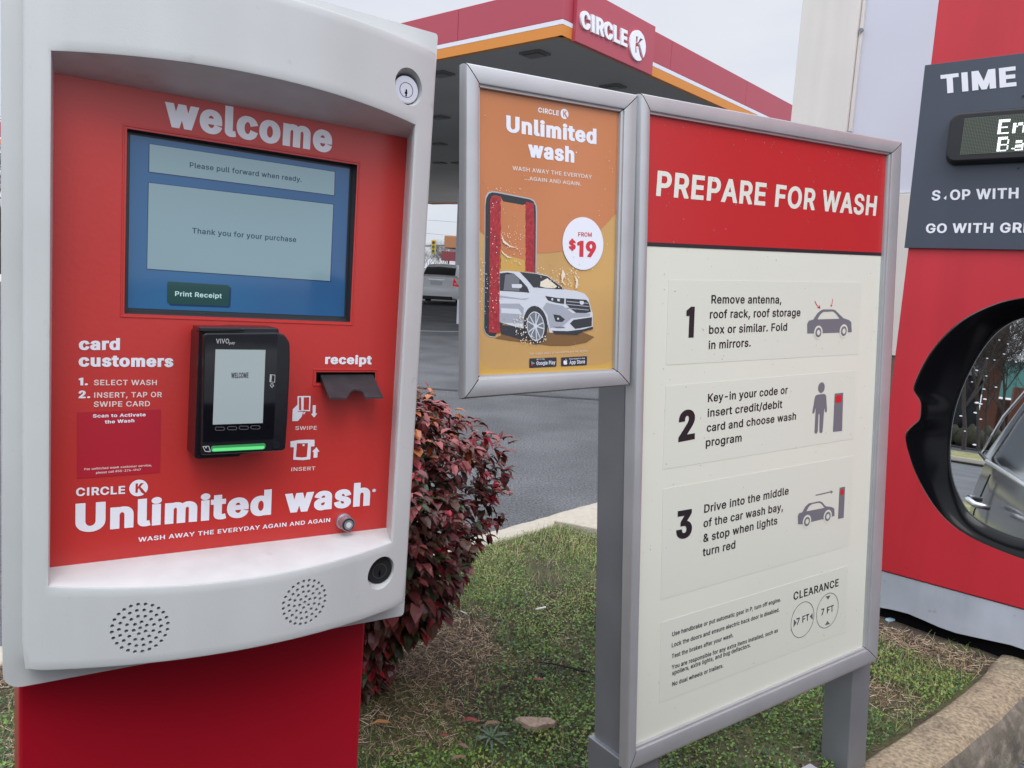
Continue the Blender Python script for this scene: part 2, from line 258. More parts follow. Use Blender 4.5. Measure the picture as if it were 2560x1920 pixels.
(1,67): [510,[[390,500,370,510,342,520,322,526,292,529,266,531,246,529,220,526,180,515,138,496,106,470,76,437,51,397,33,351,25,307,21,257,25,201,35,151,57,101,76,71,101,43,139,13,180,-8,222,-18,274,-22,318,-18,368,-2,396,13,434,42,460,77,481,117,495,169,494,175,394,175,384,145,372,121,354,99,336,86,320,78,296,70,268,68,242,70,218,77,196,88,176,103,157,125,143,149,131,181,123,229,122,261,125,295,131,329,144,361,157,383,180,408,202,424,218,432,238,437,262,440,290,439,320,431,338,421,353,409,373,387,385,363,391,335,394,333,494,333,495,335,490,357,477,403,455,441,432,467]]],
(1,68): [502,[[364,490,328,507,272,521,232,524,42,524,42,-15,224,-15,278,-11,318,-1,362,19,398,43,427,74,451,114,468,158,477,204,481,266,477,308,468,352,453,392,428,434,400,465],[346,382,361,356,372,322,378,292,378,218,372,188,360,152,347,130,329,110,306,93,280,82,248,75,212,72,146,72,145,436,222,437,254,434,294,423,308,416,329,400]]],
(1,69): [419,[[41,522,42,-15,394,-14,392,72,146,72,145,74,146,213,372,213,374,300,146,301,145,436,390,437,390,524]]],
(1,70): [410,[[41,522,42,-15,145,-14,146,205,364,205,365,208,364,293,145,294,145,436,388,437,388,523]]],
(1,71): [520,[[398,493,348,518,292,529,264,531,222,527,206,523,178,515,138,496,104,470,73,435,51,399,31,343,23,303,21,269,23,205,35,151,53,107,73,73,85,59,104,39,136,14,176,-6,222,-18,272,-22,316,-18,350,-9,378,2,418,26,446,53,468,85,485,121,494,161,497,197,496,271,265,271,264,185,395,183,389,151,379,129,365,109,352,96,332,82,314,75,294,70,262,68,242,70,220,76,196,88,178,102,157,125,143,149,131,183,123,229,122,261,127,309,131,329,147,367,158,385,178,407,196,421,218,432,236,437,260,440,290,439,330,426,351,409,364,395,385,359,394,334,496,334,486,377,477,403,453,443,435,463]]],
(1,72): [517,[[373,522,372,304,146,304,145,522,42,524,42,-15,145,-14,146,217,372,217,373,-14,477,-14,476,523]]],
(1,73): [212,[[54,522,55,-15,158,-14,157,524]]],
(1,75): [467,[[354,523,144,295,145,522,42,524,42,-15,145,-14,145,162,196,217,360,-14,458,-15,463,-12,471,0,266,288,469,506,460,523]]],
(1,76): [393,[[41,522,41,-14,380,-15,381,70,378,72,145,72,144,523]]],
(1,77): [628,[[461,522,314,137,291,204,167,522,42,524,41,-14,141,-14,142,314,271,-14,354,-15,357,-14,363,2,484,314,485,-14,586,-15,586,524]]],
(1,78): [523,[[380,522,380,159,148,523,42,524,42,-15,145,-14,145,290,143,340,144,352,189,276,375,-14,482,-14,480,524]]],
(1,79): [533,[[396,496,354,515,326,523,310,527,268,531,224,527,180,515,138,496,106,470,73,433,51,397,34,353,25,307,21,257,25,201,35,151,57,101,77,69,95,49,106,38,136,15,176,-6,222,-18,268,-22,312,-18,354,-7,394,12,428,38,458,71,482,111,500,161,509,201,512,255,510,287,509,307,499,355,482,397,458,437,429,469],[377,383,391,359,401,331,409,295,411,249,409,213,402,183,391,151,375,123,356,102,336,87,316,77,294,70,266,68,240,70,218,77,192,91,169,111,143,149,131,181,123,229,123,279,131,329,141,355,157,383,178,407,200,423,218,431,242,438,272,440,312,433,336,422,356,406]]],
(1,80): [445,[[344,499,318,511,276,521,242,524,41,522,42,-15,145,-14,145,170,252,171,276,173,312,181,342,194,368,211,391,234,407,258,419,288,426,318,427,376,419,408,409,434,393,458,370,481],[308,407,316,394,322,374,325,352,324,330,321,314,314,298,301,280,284,267,270,262,256,259,234,257,145,258,145,436,252,436,286,427,297,418]]],
(1,82): [449,[[344,501,312,514,276,521,244,524,42,524,42,-15,145,-14,146,183,235,182,340,-14,438,-15,449,-4,449,0,339,202,370,221,392,242,407,264,419,290,427,324,427,380,421,408,407,440,386,469],[316,400,322,382,325,370,325,342,323,324,317,306,300,287,278,276,256,271,145,270,145,436,254,436,288,427,306,413]]],
(1,83): [447,[[352,496,332,508,298,521,258,529,226,531,196,529,158,522,126,510,102,496,80,480,57,453,44,429,35,403,33,371,38,337,47,313,51,305,70,281,102,256,136,240,290,190,316,171,322,163,327,141,325,123,320,111,312,99,300,87,276,73,262,68,242,64,220,64,194,67,176,72,162,78,148,88,139,97,131,109,120,152,18,152,24,105,34,77,47,53,55,43,68,29,92,10,134,-10,152,-16,182,-22,220,-24,264,-22,302,-14,334,-2,360,12,386,35,406,63,416,81,425,109,427,151,426,163,416,195,412,205,400,221,372,249,356,260,320,278,220,306,168,326,154,336,141,349,135,363,134,375,140,401,147,413,160,425,174,434,190,439,226,444,250,441,266,437,290,425,305,411,314,397,322,363,420,363,421,369,416,407,408,431,395,455,375,477]]],
(1,84): [449,[[13,522,14,437,173,436,174,-15,277,-14,277,436,436,437,436,523]]],
(1,85): [517,[[374,523,373,172,370,150,359,118,347,102,334,89,322,81,302,73,280,67,252,67,236,67,214,73,200,79,182,91,168,105,159,118,146,154,143,176,143,524,41,524,41,170,43,142,53,102,67,74,87,46,114,21,146,1,180,-13,214,-21,254,-23,300,-21,338,-13,378,5,406,23,430,47,451,74,465,104,473,138,477,174,476,524]]],
(1,86): [480,[[382,524,380,522,242,119,99,522,-8,523,190,-15,293,-14,487,522]]],
(1,87): [686,[[587,522,491,153,395,523,290,522,193,153,98,522,-7,523,139,-14,246,-14,343,343,439,-14,545,-14,690,510,693,522,691,524]]],
(1,89): [472,[[369,523,237,305,103,523,5,524,-6,510,184,204,185,-15,287,-14,288,206,476,508,476,512,467,523]]],
(1,97): [389,[[282,381,260,390,208,399,166,397,126,389,86,372,64,355,37,325,18,282,106,256,112,256,125,283,142,300,160,310,182,315,208,315,232,308,248,293,256,269,255,249,248,244,120,226,84,214,52,196,37,183,25,167,17,149,13,133,11,109,13,81,19,59,29,41,44,21,60,6,84,-8,110,-18,150,-24,184,-22,208,-18,226,-11,258,7,260,-15,356,-14,356,251,354,277,348,305,340,325,329,343,314,360],[257,137,253,115,239,89,222,74,202,64,178,60,160,60,132,68,117,81,112,95,111,115,118,129,130,139,144,146,178,153,256,166]]],
(1,98): [424,[[325,373,297,387,265,396,243,398,207,398,179,392,159,385,135,367,133,523,34,524,35,-15,129,-15,131,12,161,-8,181,-17,209,-23,263,-21,297,-10,323,3,354,28,378,60,388,78,398,106,408,152,409,190,408,226,400,264,390,294,372,326,349,352],[289,276,296,262,304,238,308,216,308,164,304,140,298,122,279,89,269,79,251,67,225,62,203,63,191,67,173,77,160,90,145,116,137,140,133,164,133,214,137,238,143,258,150,274,163,291,187,309,201,313,221,315,241,313,263,303,278,290]]],
(1,99): [396,[[316,368,268,391,230,399,190,398,168,396,138,388,110,375,78,350,56,326,37,294,25,262,17,224,15,198,17,152,25,112,38,80,47,64,56,50,77,26,104,5,136,-11,170,-20,204,-23,244,-21,274,-13,306,1,346,33,359,50,375,80,385,112,292,136,289,134,281,106,275,96,262,80,246,69,226,63,208,61,188,64,170,70,158,77,146,88,128,118,119,148,115,186,121,236,127,256,135,272,146,287,158,299,174,308,186,312,206,315,226,313,256,301,270,286,281,270,290,243,384,267,385,270,367,314,345,344]]],
(1,100): [424,[[293,524,292,366,262,386,238,394,204,399,160,397,132,389,100,373,76,353,53,328,37,298,29,278,17,232,15,184,17,146,25,110,37,78,47,60,72,27,100,4,128,-10,148,-17,160,-21,182,-23,216,-23,244,-17,276,-1,294,13,296,-15,391,-14,390,524],[273,276,281,260,290,220,292,178,288,146,282,124,273,102,265,90,252,77,238,69,222,64,208,62,188,63,174,67,158,77,143,92,131,112,121,140,115,192,119,230,127,258,135,274,146,290,168,307,184,313,204,315,224,313,238,308,258,294]]],
(1,101): [404,[[316,366,296,378,252,394,212,399,168,397,134,387,102,370,78,351,54,324,37,296,25,262,17,226,15,184,18,150,25,112,41,74,56,50,69,34,82,21,104,5,138,-11,178,-21,218,-23,250,-21,288,-11,316,3,350,29,365,48,376,68,385,90,388,100,384,102,296,123,278,91,256,71,242,65,224,61,192,63,162,73,137,96,127,112,121,128,117,152,118,154,390,155,389,230,383,262,365,310,350,332,334,350],[271,280,279,266,286,237,118,238,127,266,139,284,154,298,172,309,196,314,222,313,240,308,256,297]]],
(1,102): [254,[[222,543,190,545,160,543,126,533,106,521,92,509,80,494,69,476,63,454,62,395,-13,392,-13,312,62,310,64,-15,161,-14,161,310,246,311,247,314,246,394,162,394,162,432,169,450,174,455,182,457,196,459,210,457,240,448,263,520,264,531]]],
(1,103): [425,[[296,394,294,366,264,385,234,395,196,399,158,396,130,388,98,371,73,349,55,329,37,299,25,269,17,231,15,187,17,149,24,119,37,85,53,59,74,35,100,16,130,0,162,-8,182,-10,214,-10,244,-4,276,10,290,21,292,21,290,-23,289,-33,281,-51,266,-66,240,-78,218,-82,192,-82,162,-74,142,-62,106,-20,29,-63,43,-93,55,-107,82,-132,104,-145,148,-160,196,-166,240,-164,274,-158,308,-145,326,-136,348,-119,367,-97,381,-73,389,-43,391,-13,390,394],[275,275,282,259,292,217,292,169,288,145,282,127,262,95,252,87,238,80,204,74,170,80,152,92,135,111,127,127,120,151,115,183,115,203,119,233,129,263,137,279,156,299,170,308,186,313,210,314,228,312,250,302,263,291]]],
(1,104): [410,[[305,382,283,391,251,399,235,399,195,397,165,387,134,370,134,522,35,524,35,-15,134,-14,135,250,144,278,161,297,185,311,201,313,229,311,245,305,257,295,267,282,274,262,278,232,278,-14,376,-14,376,244,374,276,368,304,358,328,346,346,327,367]]],
(1,105): [167,[[34,392,35,-15,133,-14,133,393]],[[111,533,87,539,67,537,53,531,32,514,25,498,22,482,25,468,30,456,49,438,67,429,99,429,117,436,131,448,144,468,145,484,144,498,137,512,129,522]]],
(1,107): [381,[[273,393,135,251,134,522,35,524,35,-15,134,-14,134,134,151,151,283,-15,381,-15,386,-12,394,0,392,4,225,216,382,376,371,394]]],
(1,108): [189,[[35,524,34,522,34,82,36,56,42,36,61,9,81,-5,107,-15,159,-17,201,-9,202,-6,186,70,141,67,137,70,134,82,133,524]]],
(1,109): [610,[[507,385,483,395,457,401,419,401,389,395,369,387,339,369,319,351,301,371,279,387,245,399,215,401,181,397,161,388,131,370,129,394,35,394,34,-14,134,-14,134,256,143,282,159,301,179,312,199,315,217,313,237,302,248,290,254,276,254,-14,353,-15,355,260,362,284,381,305,395,312,423,315,433,314,445,310,459,302,468,292,476,268,478,252,478,-14,575,-15,576,258,574,284,569,308,560,332,545,354,529,371]]],
(1,110): [410,[[303,383,283,391,251,399,195,397,165,387,131,367,129,394,35,394,35,-15,134,-14,135,250,144,278,161,297,185,311,201,313,229,311,245,305,257,295,267,282,274,262,278,232,278,-14,376,-14,376,244,374,276,368,304,358,328,346,346,327,367]]],
(1,111): [415,[[310,373,270,390,246,397,224,398,170,397,138,388,104,371,78,350,56,326,37,294,25,262,17,224,15,198,17,152,27,108,38,80,47,64,57,48,77,26,104,5,136,-11,170,-20,206,-23,240,-21,278,-11,312,5,338,25,361,52,379,84,389,110,398,150,400,188,398,224,389,266,377,296,361,324,338,350],[281,272,289,254,299,212,299,162,295,140,287,116,270,89,260,79,242,68,208,61,174,68,158,77,143,92,127,120,121,138,115,188,117,216,125,252,135,272,146,287,160,300,186,313,204,315,228,313,248,305,268,289]]],
(1,112): [424,[[327,372,299,386,259,398,205,398,183,394,161,386,131,364,129,394,34,393,35,-158,134,-157,134,9,163,-9,183,-18,205,-22,229,-23,265,-20,297,-10,325,4,352,25,374,53,390,83,400,113,406,141,409,189,408,225,400,265,388,299,370,329,347,354],[290,275,298,257,308,215,308,163,298,121,278,89,253,69,241,65,221,62,203,64,189,68,175,76,161,89,144,117,137,141,133,165,133,213,137,239,143,257,151,275,167,294,185,308,203,314,225,314,245,312,255,308,277,292]]],
(1,114): [259,[[213,401,191,399,161,390,131,372,129,394,34,392,35,-15,134,-14,134,246,137,262,142,276,151,287,167,301,181,307,209,311,261,304,261,399]]],
(1,115): [365,[[269,382,241,393,211,398,161,398,131,392,83,372,49,340,38,322,33,306,28,272,31,248,38,226,54,202,81,179,107,167,143,155,207,140,231,132,244,120,249,104,246,90,242,82,231,73,201,61,177,60,149,65,132,76,118,94,107,125,15,105,22,70,32,48,45,31,63,13,79,1,111,-13,159,-23,209,-23,239,-17,269,-7,297,9,313,22,327,38,340,58,348,82,350,98,348,130,338,158,321,180,299,199,267,214,177,237,147,247,135,256,129,268,130,288,143,305,157,313,183,317,205,316,228,306,238,296,257,259,345,279,346,284,336,314,316,346,299,363]]],
(1,116): [227,[[47,486,46,396,-13,394,-13,314,44,312,46,310,46,88,49,60,61,32,78,11,104,-7,138,-17,190,-19,234,-8,219,68,216,72,168,65,156,67,148,76,145,96,145,310,146,312,222,312,223,392,222,394,146,394,144,486]]],
(1,117): [410,[[278,393,278,155,276,131,266,103,249,81,226,69,209,65,179,68,161,77,152,85,142,99,135,121,134,393,34,393,34,111,41,81,50,55,66,31,83,12,105,-2,127,-12,171,-20,193,-20,221,-16,245,-7,271,6,277,12,278,-13,281,-15,375,-15,375,394]]],
(1,118): [389,[[290,392,194,125,98,393,-8,393,149,-14,241,-14,395,390,394,394]]],
(1,119): [567,[[464,392,398,152,332,392,238,394,231,376,170,151,103,392,0,393,123,-14,215,-14,284,229,353,-14,444,-15,568,393]]],
(1,120): [379,[[270,393,215,312,190,270,112,393,18,394,16,392,7,380,133,194,-1,0,10,-15,102,-15,190,118,276,-15,370,-14,380,0,247,192,373,378,373,382,364,393]]],
(1,121): [389,[[290,393,194,126,99,393,-8,393,143,-1,127,-47,121,-57,108,-70,100,-74,90,-75,46,-70,25,-147,26,-150,62,-158,88,-160,130,-156,148,-149,170,-136,192,-116,203,-101,223,-61,396,393]]],
(2,32): [188],
(2,65): [480,[[179,532,176,530,-23,-23,109,-23,158,118,161,119,321,118,371,-22,503,-22,300,530],[283,222,196,222,239,350]]],
(2,67): [510,[[404,502,374,517,326,533,266,539,212,533,172,522,134,504,94,473,65,441,41,401,22,353,13,307,9,257,13,201,22,153,43,103,65,67,81,49,94,35,128,9,172,-14,218,-26,264,-30,304,-28,350,-17,378,-7,396,2,442,36,463,61,489,105,498,133,509,183,384,183,381,181,374,151,368,137,354,115,342,102,314,85,292,78,268,76,244,78,224,84,204,94,186,108,168,129,153,155,143,183,137,211,134,247,137,297,143,327,156,359,169,381,188,402,206,416,226,425,240,429,264,432,290,431,316,424,336,411,353,395,367,375,374,359,382,326,508,325,509,327,499,373,488,405,462,449,444,470]]],
(2,68): [502,[[372,496,328,516,274,529,234,532,30,532,30,-23,224,-23,280,-19,326,-7,370,13,406,37,439,72,463,112,479,154,489,202,493,266,489,312,481,352,463,398,439,438,408,471],[337,376,350,352,360,322,366,290,366,220,360,188,348,154,335,132,318,113,300,100,276,89,238,82,158,80,157,428,222,429,252,426,286,417,300,410,319,396]]],
(2,69): [419,[[30,532,30,-23,406,-22,404,80,158,80,157,82,158,205,384,205,386,308,158,309,157,428,402,429,402,532]]],
(2,70): [410,[[30,532,30,-23,157,-22,158,197,377,198,376,301,157,302,157,428,400,429,400,531]]],
(2,71): [520,[[404,501,353,525,306,535,264,539,210,533,170,522,132,504,94,474,63,439,40,401,21,353,11,303,9,251,11,205,23,151,39,109,47,95,63,69,89,39,128,8,172,-14,218,-26,266,-30,314,-27,358,-16,396,1,426,20,446,38,458,51,475,75,496,119,506,161,509,197,508,279,253,279,252,177,382,175,373,143,354,113,342,100,324,88,310,82,292,78,264,76,228,83,204,94,186,109,168,129,153,155,143,183,135,229,134,261,137,295,143,327,155,357,168,380,184,399,204,415,224,425,240,430,266,433,290,431,314,423,328,415,344,402,360,381,386,326,510,326,498,379,490,401,465,445,443,469]]],
(2,72): [517,[[361,530,360,312,158,312,157,530,30,532,30,-23,157,-22,158,209,360,209,361,-22,489,-22,488,531]]],
(2,73): [212,[[42,530,43,-23,170,-22,169,532]]],
(2,76): [393,[[29,530,29,-22,392,-23,392,79,157,80,156,531]]],
(2,77): [628,[[452,530,314,173,176,530,30,532,29,-22,153,-22,154,250,264,-23,366,-22,472,250,473,-22,598,-23,598,532]]],
(2,78): [523,[[368,530,368,199,156,531,30,532,30,-23,157,-22,156,308,367,-22,494,-22,492,532]]],
(2,79): [533,[[404,502,362,522,336,529,312,535,270,539,222,535,172,522,130,502,96,474,61,435,41,401,22,353,13,311,9,257,13,201,23,151,40,109,49,93,65,67,94,35,132,6,172,-14,218,-26,268,-30,316,-26,362,-14,406,9,439,35,472,73,493,107,499,121,511,153,521,199,524,253,521,307,510,357,494,399,469,441,437,475],[365,381,379,357,390,325,397,295,399,261,397,215,390,183,381,157,364,127,348,109,330,94,310,84,290,78,266,76,242,78,224,84,204,94,181,113,154,153,143,181,137,215,134,261,141,319,151,349,169,381,186,401,204,415,240,429,272,432,310,425,328,416,347,401]]],
(2,80): [445,[[350,506,318,520,280,529,244,532,30,532,30,-23,157,-22,157,162,276,165,318,174,350,188,376,205,403,232,421,260,437,310,440,348,439,376,431,408,419,438,402,463,380,486],[304,394,312,364,312,332,310,322,304,302,295,288,280,276,258,268,234,265,157,266,157,428,250,428,278,421,289,412]]],
(2,82): [449,[[380,488,350,509,314,522,278,529,244,532,30,532,30,-23,157,-22,158,175,226,174,332,-23,446,-23,462,-6,463,-2,353,198,378,215,403,238,419,262,430,288,439,324,439,380,431,414,419,442,400,470],[304,398,310,382,313,370,313,342,310,324,305,308,293,294,280,286,256,279,157,278,157,428,252,428,280,421,293,412]]],
(2,83): [447,[[361,501,337,515,301,530,261,537,227,539,195,537,155,530,121,517,93,501,69,483,48,459,32,431,26,413,22,393,21,371,26,335,38,305,60,277,91,252,131,232,283,184,299,174,307,165,311,159,315,139,313,125,307,111,297,97,283,86,265,78,241,72,209,72,173,83,151,99,140,119,131,159,5,160,12,103,22,75,36,51,50,33,81,6,115,-12,159,-26,185,-30,221,-32,267,-30,307,-21,338,-9,368,7,395,29,413,53,429,81,437,109,439,147,438,163,429,193,424,207,409,227,377,257,329,284,225,314,175,333,152,353,146,375,150,397,156,407,171,421,193,431,227,436,263,429,279,421,289,413,301,397,311,356,435,356,429,407,419,435,405,459,383,484]]],
(2,84): [449,[[1,530,2,429,161,428,162,-23,289,-22,289,428,448,429,448,531]]],
(2,87): [686,[[577,530,493,203,406,530,281,532,193,202,108,530,-21,531,130,-22,256,-22,343,297,430,-22,555,-23,707,531]]],
(2,97): [389,[[290,387,264,397,210,407,168,406,124,397,98,388,78,378,56,362,36,341,22,321,3,279,4,277,118,244,133,275,150,294,174,306,202,308,216,306,233,295,241,283,244,269,245,255,242,252,116,233,76,220,43,201,28,188,15,171,5,151,1,131,-1,105,1,81,8,57,21,33,33,17,54,-1,76,-14,102,-24,150,-32,170,-32,208,-26,230,-19,244,-12,246,-13,248,-23,368,-22,368,251,366,279,360,307,351,329,336,351,324,365],[245,137,239,111,226,91,208,77,188,70,162,68,140,74,132,80,126,89,123,107,126,121,130,127,142,136,180,145,244,155]]],
(2,99): [396,[[324,374,298,388,272,398,232,407,168,405,130,395,102,381,68,355,45,330,27,300,13,262,5,224,3,198,5,152,13,112,27,76,45,46,70,19,96,-1,132,-18,174,-29,210,-31,254,-27,278,-21,310,-7,326,3,350,23,369,46,384,74,400,117,282,147,269,108,260,94,250,83,238,75,224,71,208,69,192,71,168,82,155,94,147,106,138,124,133,140,127,186,133,234,137,250,147,270,166,293,178,301,190,305,206,307,224,305,248,295,267,272,279,234,282,232,398,262,398,266,378,316,351,352]]],
(2,101): [404,[[324,372,304,384,260,401,226,406,166,405,130,394,94,376,66,354,43,328,25,296,13,262,6,230,3,184,6,150,13,112,27,76,45,46,57,32,68,20,96,-1,130,-17,168,-27,218,-31,260,-27,298,-16,320,-5,356,21,377,46,389,68,401,100,402,106,400,107,288,133,267,94,254,81,232,71,212,69,198,70,170,79,153,94,139,114,130,144,132,146,402,147,401,230,394,264,385,294,374,316,344,355],[268,262,272,244,132,246,138,262,151,282,168,297,180,303,204,307,220,305,240,298,250,289]]],
(2,104): [410,[[311,389,287,399,251,407,195,405,161,395,147,387,145,531,23,532,23,-23,146,-22,146,248,150,264,163,285,179,298,201,305,223,304,237,299,254,282,262,262,266,232,266,-22,388,-22,388,244,386,274,380,304,370,330,355,351,337,371]]],
(2,105): [167,[[22,400,23,-23,145,-22,145,401]],[[123,537,109,543,85,548,65,545,45,537,32,528,20,516,12,498,10,482,12,468,18,454,31,439,43,430,63,422,85,419,103,421,125,430,145,448,156,468,157,486,156,498,149,514,139,526]]],
(2,110): [410,[[311,389,287,399,251,407,195,405,161,395,143,387,141,402,23,402,23,-23,146,-22,146,248,150,264,163,285,179,298,201,305,223,304,237,299,254,282,262,262,266,232,266,-22,388,-22,388,244,386,274,380,304,370,330,355,351,337,371]]],
(2,111): [415,[[318,379,280,396,248,405,216,407,168,405,130,395,98,379,68,355,45,330,27,300,13,262,5,224,3,198,5,152,13,112,33,66,45,46,65,24,96,-1,132,-18,168,-28,210,-31,250,-27,286,-17,320,-1,346,19,371,48,389,78,402,114,406,132,410,150,412,186,410,224,400,268,389,298,371,328,348,355],[269,270,275,258,282,236,286,216,287,164,278,126,270,108,258,92,236,75,210,69,180,75,168,82,155,94,138,124,133,140,127,188,129,212,137,250,156,283,168,294,182,302,198,306,218,306,236,301,252,290]]],
(2,115): [365,[[288,383,268,393,246,400,212,406,162,406,124,399,100,390,76,378,56,362,37,342,26,322,19,302,16,272,19,246,27,224,45,196,74,173,104,159,223,126,233,118,237,104,232,88,224,79,200,70,178,68,154,73,138,84,130,96,116,135,2,110,11,68,21,46,35,26,52,9,74,-6,102,-19,144,-29,176,-31,220,-29,250,-23,286,-9,321,16,342,40,353,58,356,70,360,82,362,108,358,136,350,158,332,184,308,204,276,221,154,254,144,263,140,274,141,286,154,301,164,306,184,309,200,309,220,300,232,284,248,249,360,274,360,278,346,318,326,350,310,367]]],
(2,116): [227,[[35,494,34,404,-25,402,-25,306,32,304,34,302,34,88,37,60,50,30,68,6,96,-13,138,-25,190,-27,246,-15,247,-12,228,80,226,82,170,73,164,73,160,78,157,96,157,302,158,304,234,304,235,400,234,402,158,402,156,494]]],
(2,118): [389,[[281,401,195,164,108,400,-23,401,141,-23,250,-22,411,401]]],
(3,32): [188],
(3,36): [447,[[154,612,152,536,104,519,76,503,51,484,29,458,15,432,5,404,3,372,7,340,21,302,46,272,76,249,118,229,153,216,153,150,151,146,148,164,146,166,-14,165,-7,106,3,76,19,48,48,17,66,3,100,-15,153,-32,154,-103,292,-103,293,-32,316,-26,352,-13,386,5,412,27,432,54,445,76,455,108,457,132,456,164,442,206,428,226,400,255,378,269,340,288,293,304,294,349,452,349,453,352,446,408,438,434,423,460,401,484,378,503,342,523,310,535,293,538,292,612]]],
(3,46): [188,[[148,104,126,112,98,117,64,112,40,103,17,84,9,74,5,66,1,52,1,38,3,24,8,10,21,-6,34,-17,64,-30,92,-33,122,-31,152,-20,172,-4,181,8,189,24,190,42,189,58,181,74,170,88]]],
(3,49): [270,[[132,537,-9,464,-8,374,44,359,90,376,90,-28,92,-29,255,-28,254,537]]],
(3,50): [453,[[368,499,340,518,310,531,268,541,220,545,182,541,144,533,112,519,76,495,59,478,45,460,28,426,19,396,16,333,174,333,177,380,182,396,189,410,198,420,208,427,220,430,242,427,250,421,263,408,270,386,271,368,268,348,262,332,239,296,15,54,16,-29,438,-28,438,85,235,86,361,222,398,272,417,306,424,328,428,348,430,372,428,398,419,432,406,456,388,480]]],
(3,51): [453,[[21,537,22,423,210,423,109,307,108,221,110,219,200,219,218,218,244,211,260,200,268,189,276,171,280,149,279,129,276,117,269,103,262,95,254,88,240,82,214,79,190,84,169,101,161,119,154,157,152,161,-8,161,-1,101,10,71,25,45,46,23,72,2,104,-13,138,-25,176,-33,222,-36,264,-33,304,-24,342,-10,370,8,394,28,416,55,432,87,438,111,442,143,440,175,430,207,412,239,398,257,380,273,370,282,338,300,300,312,299,315,420,453,420,538]]],
(3,57): [453,[[344,515,312,531,298,535,270,541,226,546,182,541,142,531,108,515,84,499,57,472,38,444,23,412,17,384,15,356,17,316,23,290,35,262,54,234,76,212,102,193,138,177,191,166,74,-4,74,-6,100,-29,233,-28,362,160,406,232,420,262,431,292,436,322,438,346,436,378,428,414,414,444,397,470,374,495],[263,406,274,382,277,362,276,328,268,306,255,286,240,275,222,273,210,277,201,284,191,294,183,308,175,340,174,356,177,378,184,396,192,410,210,426,222,431,234,430,252,419]]],
(3,67): [510,[[418,506,386,522,330,539,264,545,200,537,158,525,120,507,78,475,47,441,24,403,4,353,-5,311,-9,265,-7,217,3,157,22,109,47,67,82,30,116,4,160,-18,214,-32,262,-36,290,-36,334,-30,394,-10,428,11,466,43,482,63,507,105,517,135,529,185,528,189,366,189,356,151,350,137,342,123,329,107,308,92,288,84,276,82,250,84,236,88,214,100,199,113,181,137,171,155,161,183,155,211,152,249,153,279,159,319,174,359,186,379,204,400,226,416,252,425,276,426,292,424,308,417,326,404,339,391,351,371,356,359,366,319,528,319,529,323,517,373,506,405,481,449,458,474]]],
(3,69): [419,[[12,538,12,-29,424,-28,424,84,422,86,176,86,175,88,175,198,176,199,403,200,404,314,176,315,175,316,175,422,420,423,420,538]]],
(3,73): [212,[[25,538,24,536,25,-29,188,-28,187,538]]],
(3,76): [393,[[12,538,11,536,11,-28,410,-29,410,85,175,86,174,537]]],
(3,77): [628,[[438,538,436,536,314,221,192,536,190,538,12,538,11,-28,171,-28,172,160,248,-29,381,-28,454,158,455,-28,616,-29,616,538]]],
(3,82): [449,[[392,493,366,511,326,527,284,535,246,538,12,538,12,-29,175,-28,175,168,176,169,211,168,318,-29,456,-29,483,-8,371,198,396,215,421,238,437,262,448,288,457,324,457,380,449,414,437,442,420,468],[291,386,295,362,294,332,288,312,281,300,266,289,252,285,175,284,175,422,246,422,268,416,280,407]]],
(3,84): [449,[[-16,538,-17,536,-16,423,143,422,144,-29,307,-28,307,422,466,423,466,537]]],
(3,85): [517,[[344,537,342,158,330,122,309,98,298,90,286,85,272,81,256,81,244,81,230,85,206,99,197,108,188,122,180,140,175,156,173,176,173,538,11,538,11,170,13,140,23,102,38,72,59,42,86,16,126,-9,160,-23,208,-35,264,-37,308,-35,358,-23,396,-7,430,15,463,48,480,72,495,104,503,136,507,174,506,538]]],
(3,97): [389,[[306,390,276,401,214,413,164,412,112,401,84,391,58,377,40,364,19,343,4,321,-16,276,108,239,64,224,24,201,-1,175,-13,151,-17,131,-19,107,-17,81,-11,59,3,33,15,17,38,-4,64,-18,94,-30,150,-38,190,-36,228,-28,386,-28,386,251,384,279,379,305,369,329,356,349,340,367],[227,137,222,115,214,99,201,85,186,76,172,74,158,76,148,83,141,97,141,107,144,121,151,129,158,133,174,137,226,145],[219,291,224,279,226,269,226,256,137,245,154,279,172,296,190,302,204,301,214,296]]],
(3,99): [396,[[340,377,314,391,278,404,234,413,164,411,118,399,82,381,47,352,23,324,9,300,-3,270,-13,224,-15,184,-13,152,-5,114,9,76,27,46,51,20,80,-3,120,-23,160,-33,210,-37,260,-33,284,-27,310,-17,342,1,374,29,397,62,419,116,418,119,268,158,265,154,253,112,240,92,224,79,210,75,198,77,182,85,173,94,156,124,149,148,145,186,149,224,156,251,174,283,184,292,200,300,217,300,232,293,239,286,253,264,266,221,418,260,405,298,396,316,372,350]]],
(3,100): [424,[[264,538,262,536,262,405,220,412,188,413,150,410,110,399,70,376,46,356,24,330,7,300,-7,262,-13,230,-15,206,-13,148,-4,108,8,76,23,48,44,22,74,-3,110,-21,152,-35,214,-37,230,-35,262,-27,266,-29,421,-28,420,538],[244,272,252,256,258,232,263,192,259,150,251,120,235,92,218,79,206,76,196,77,184,84,173,94,164,108,153,134,147,160,145,188,149,230,155,254,163,270,174,285,186,295,198,300,210,300,220,297,231,288]]],
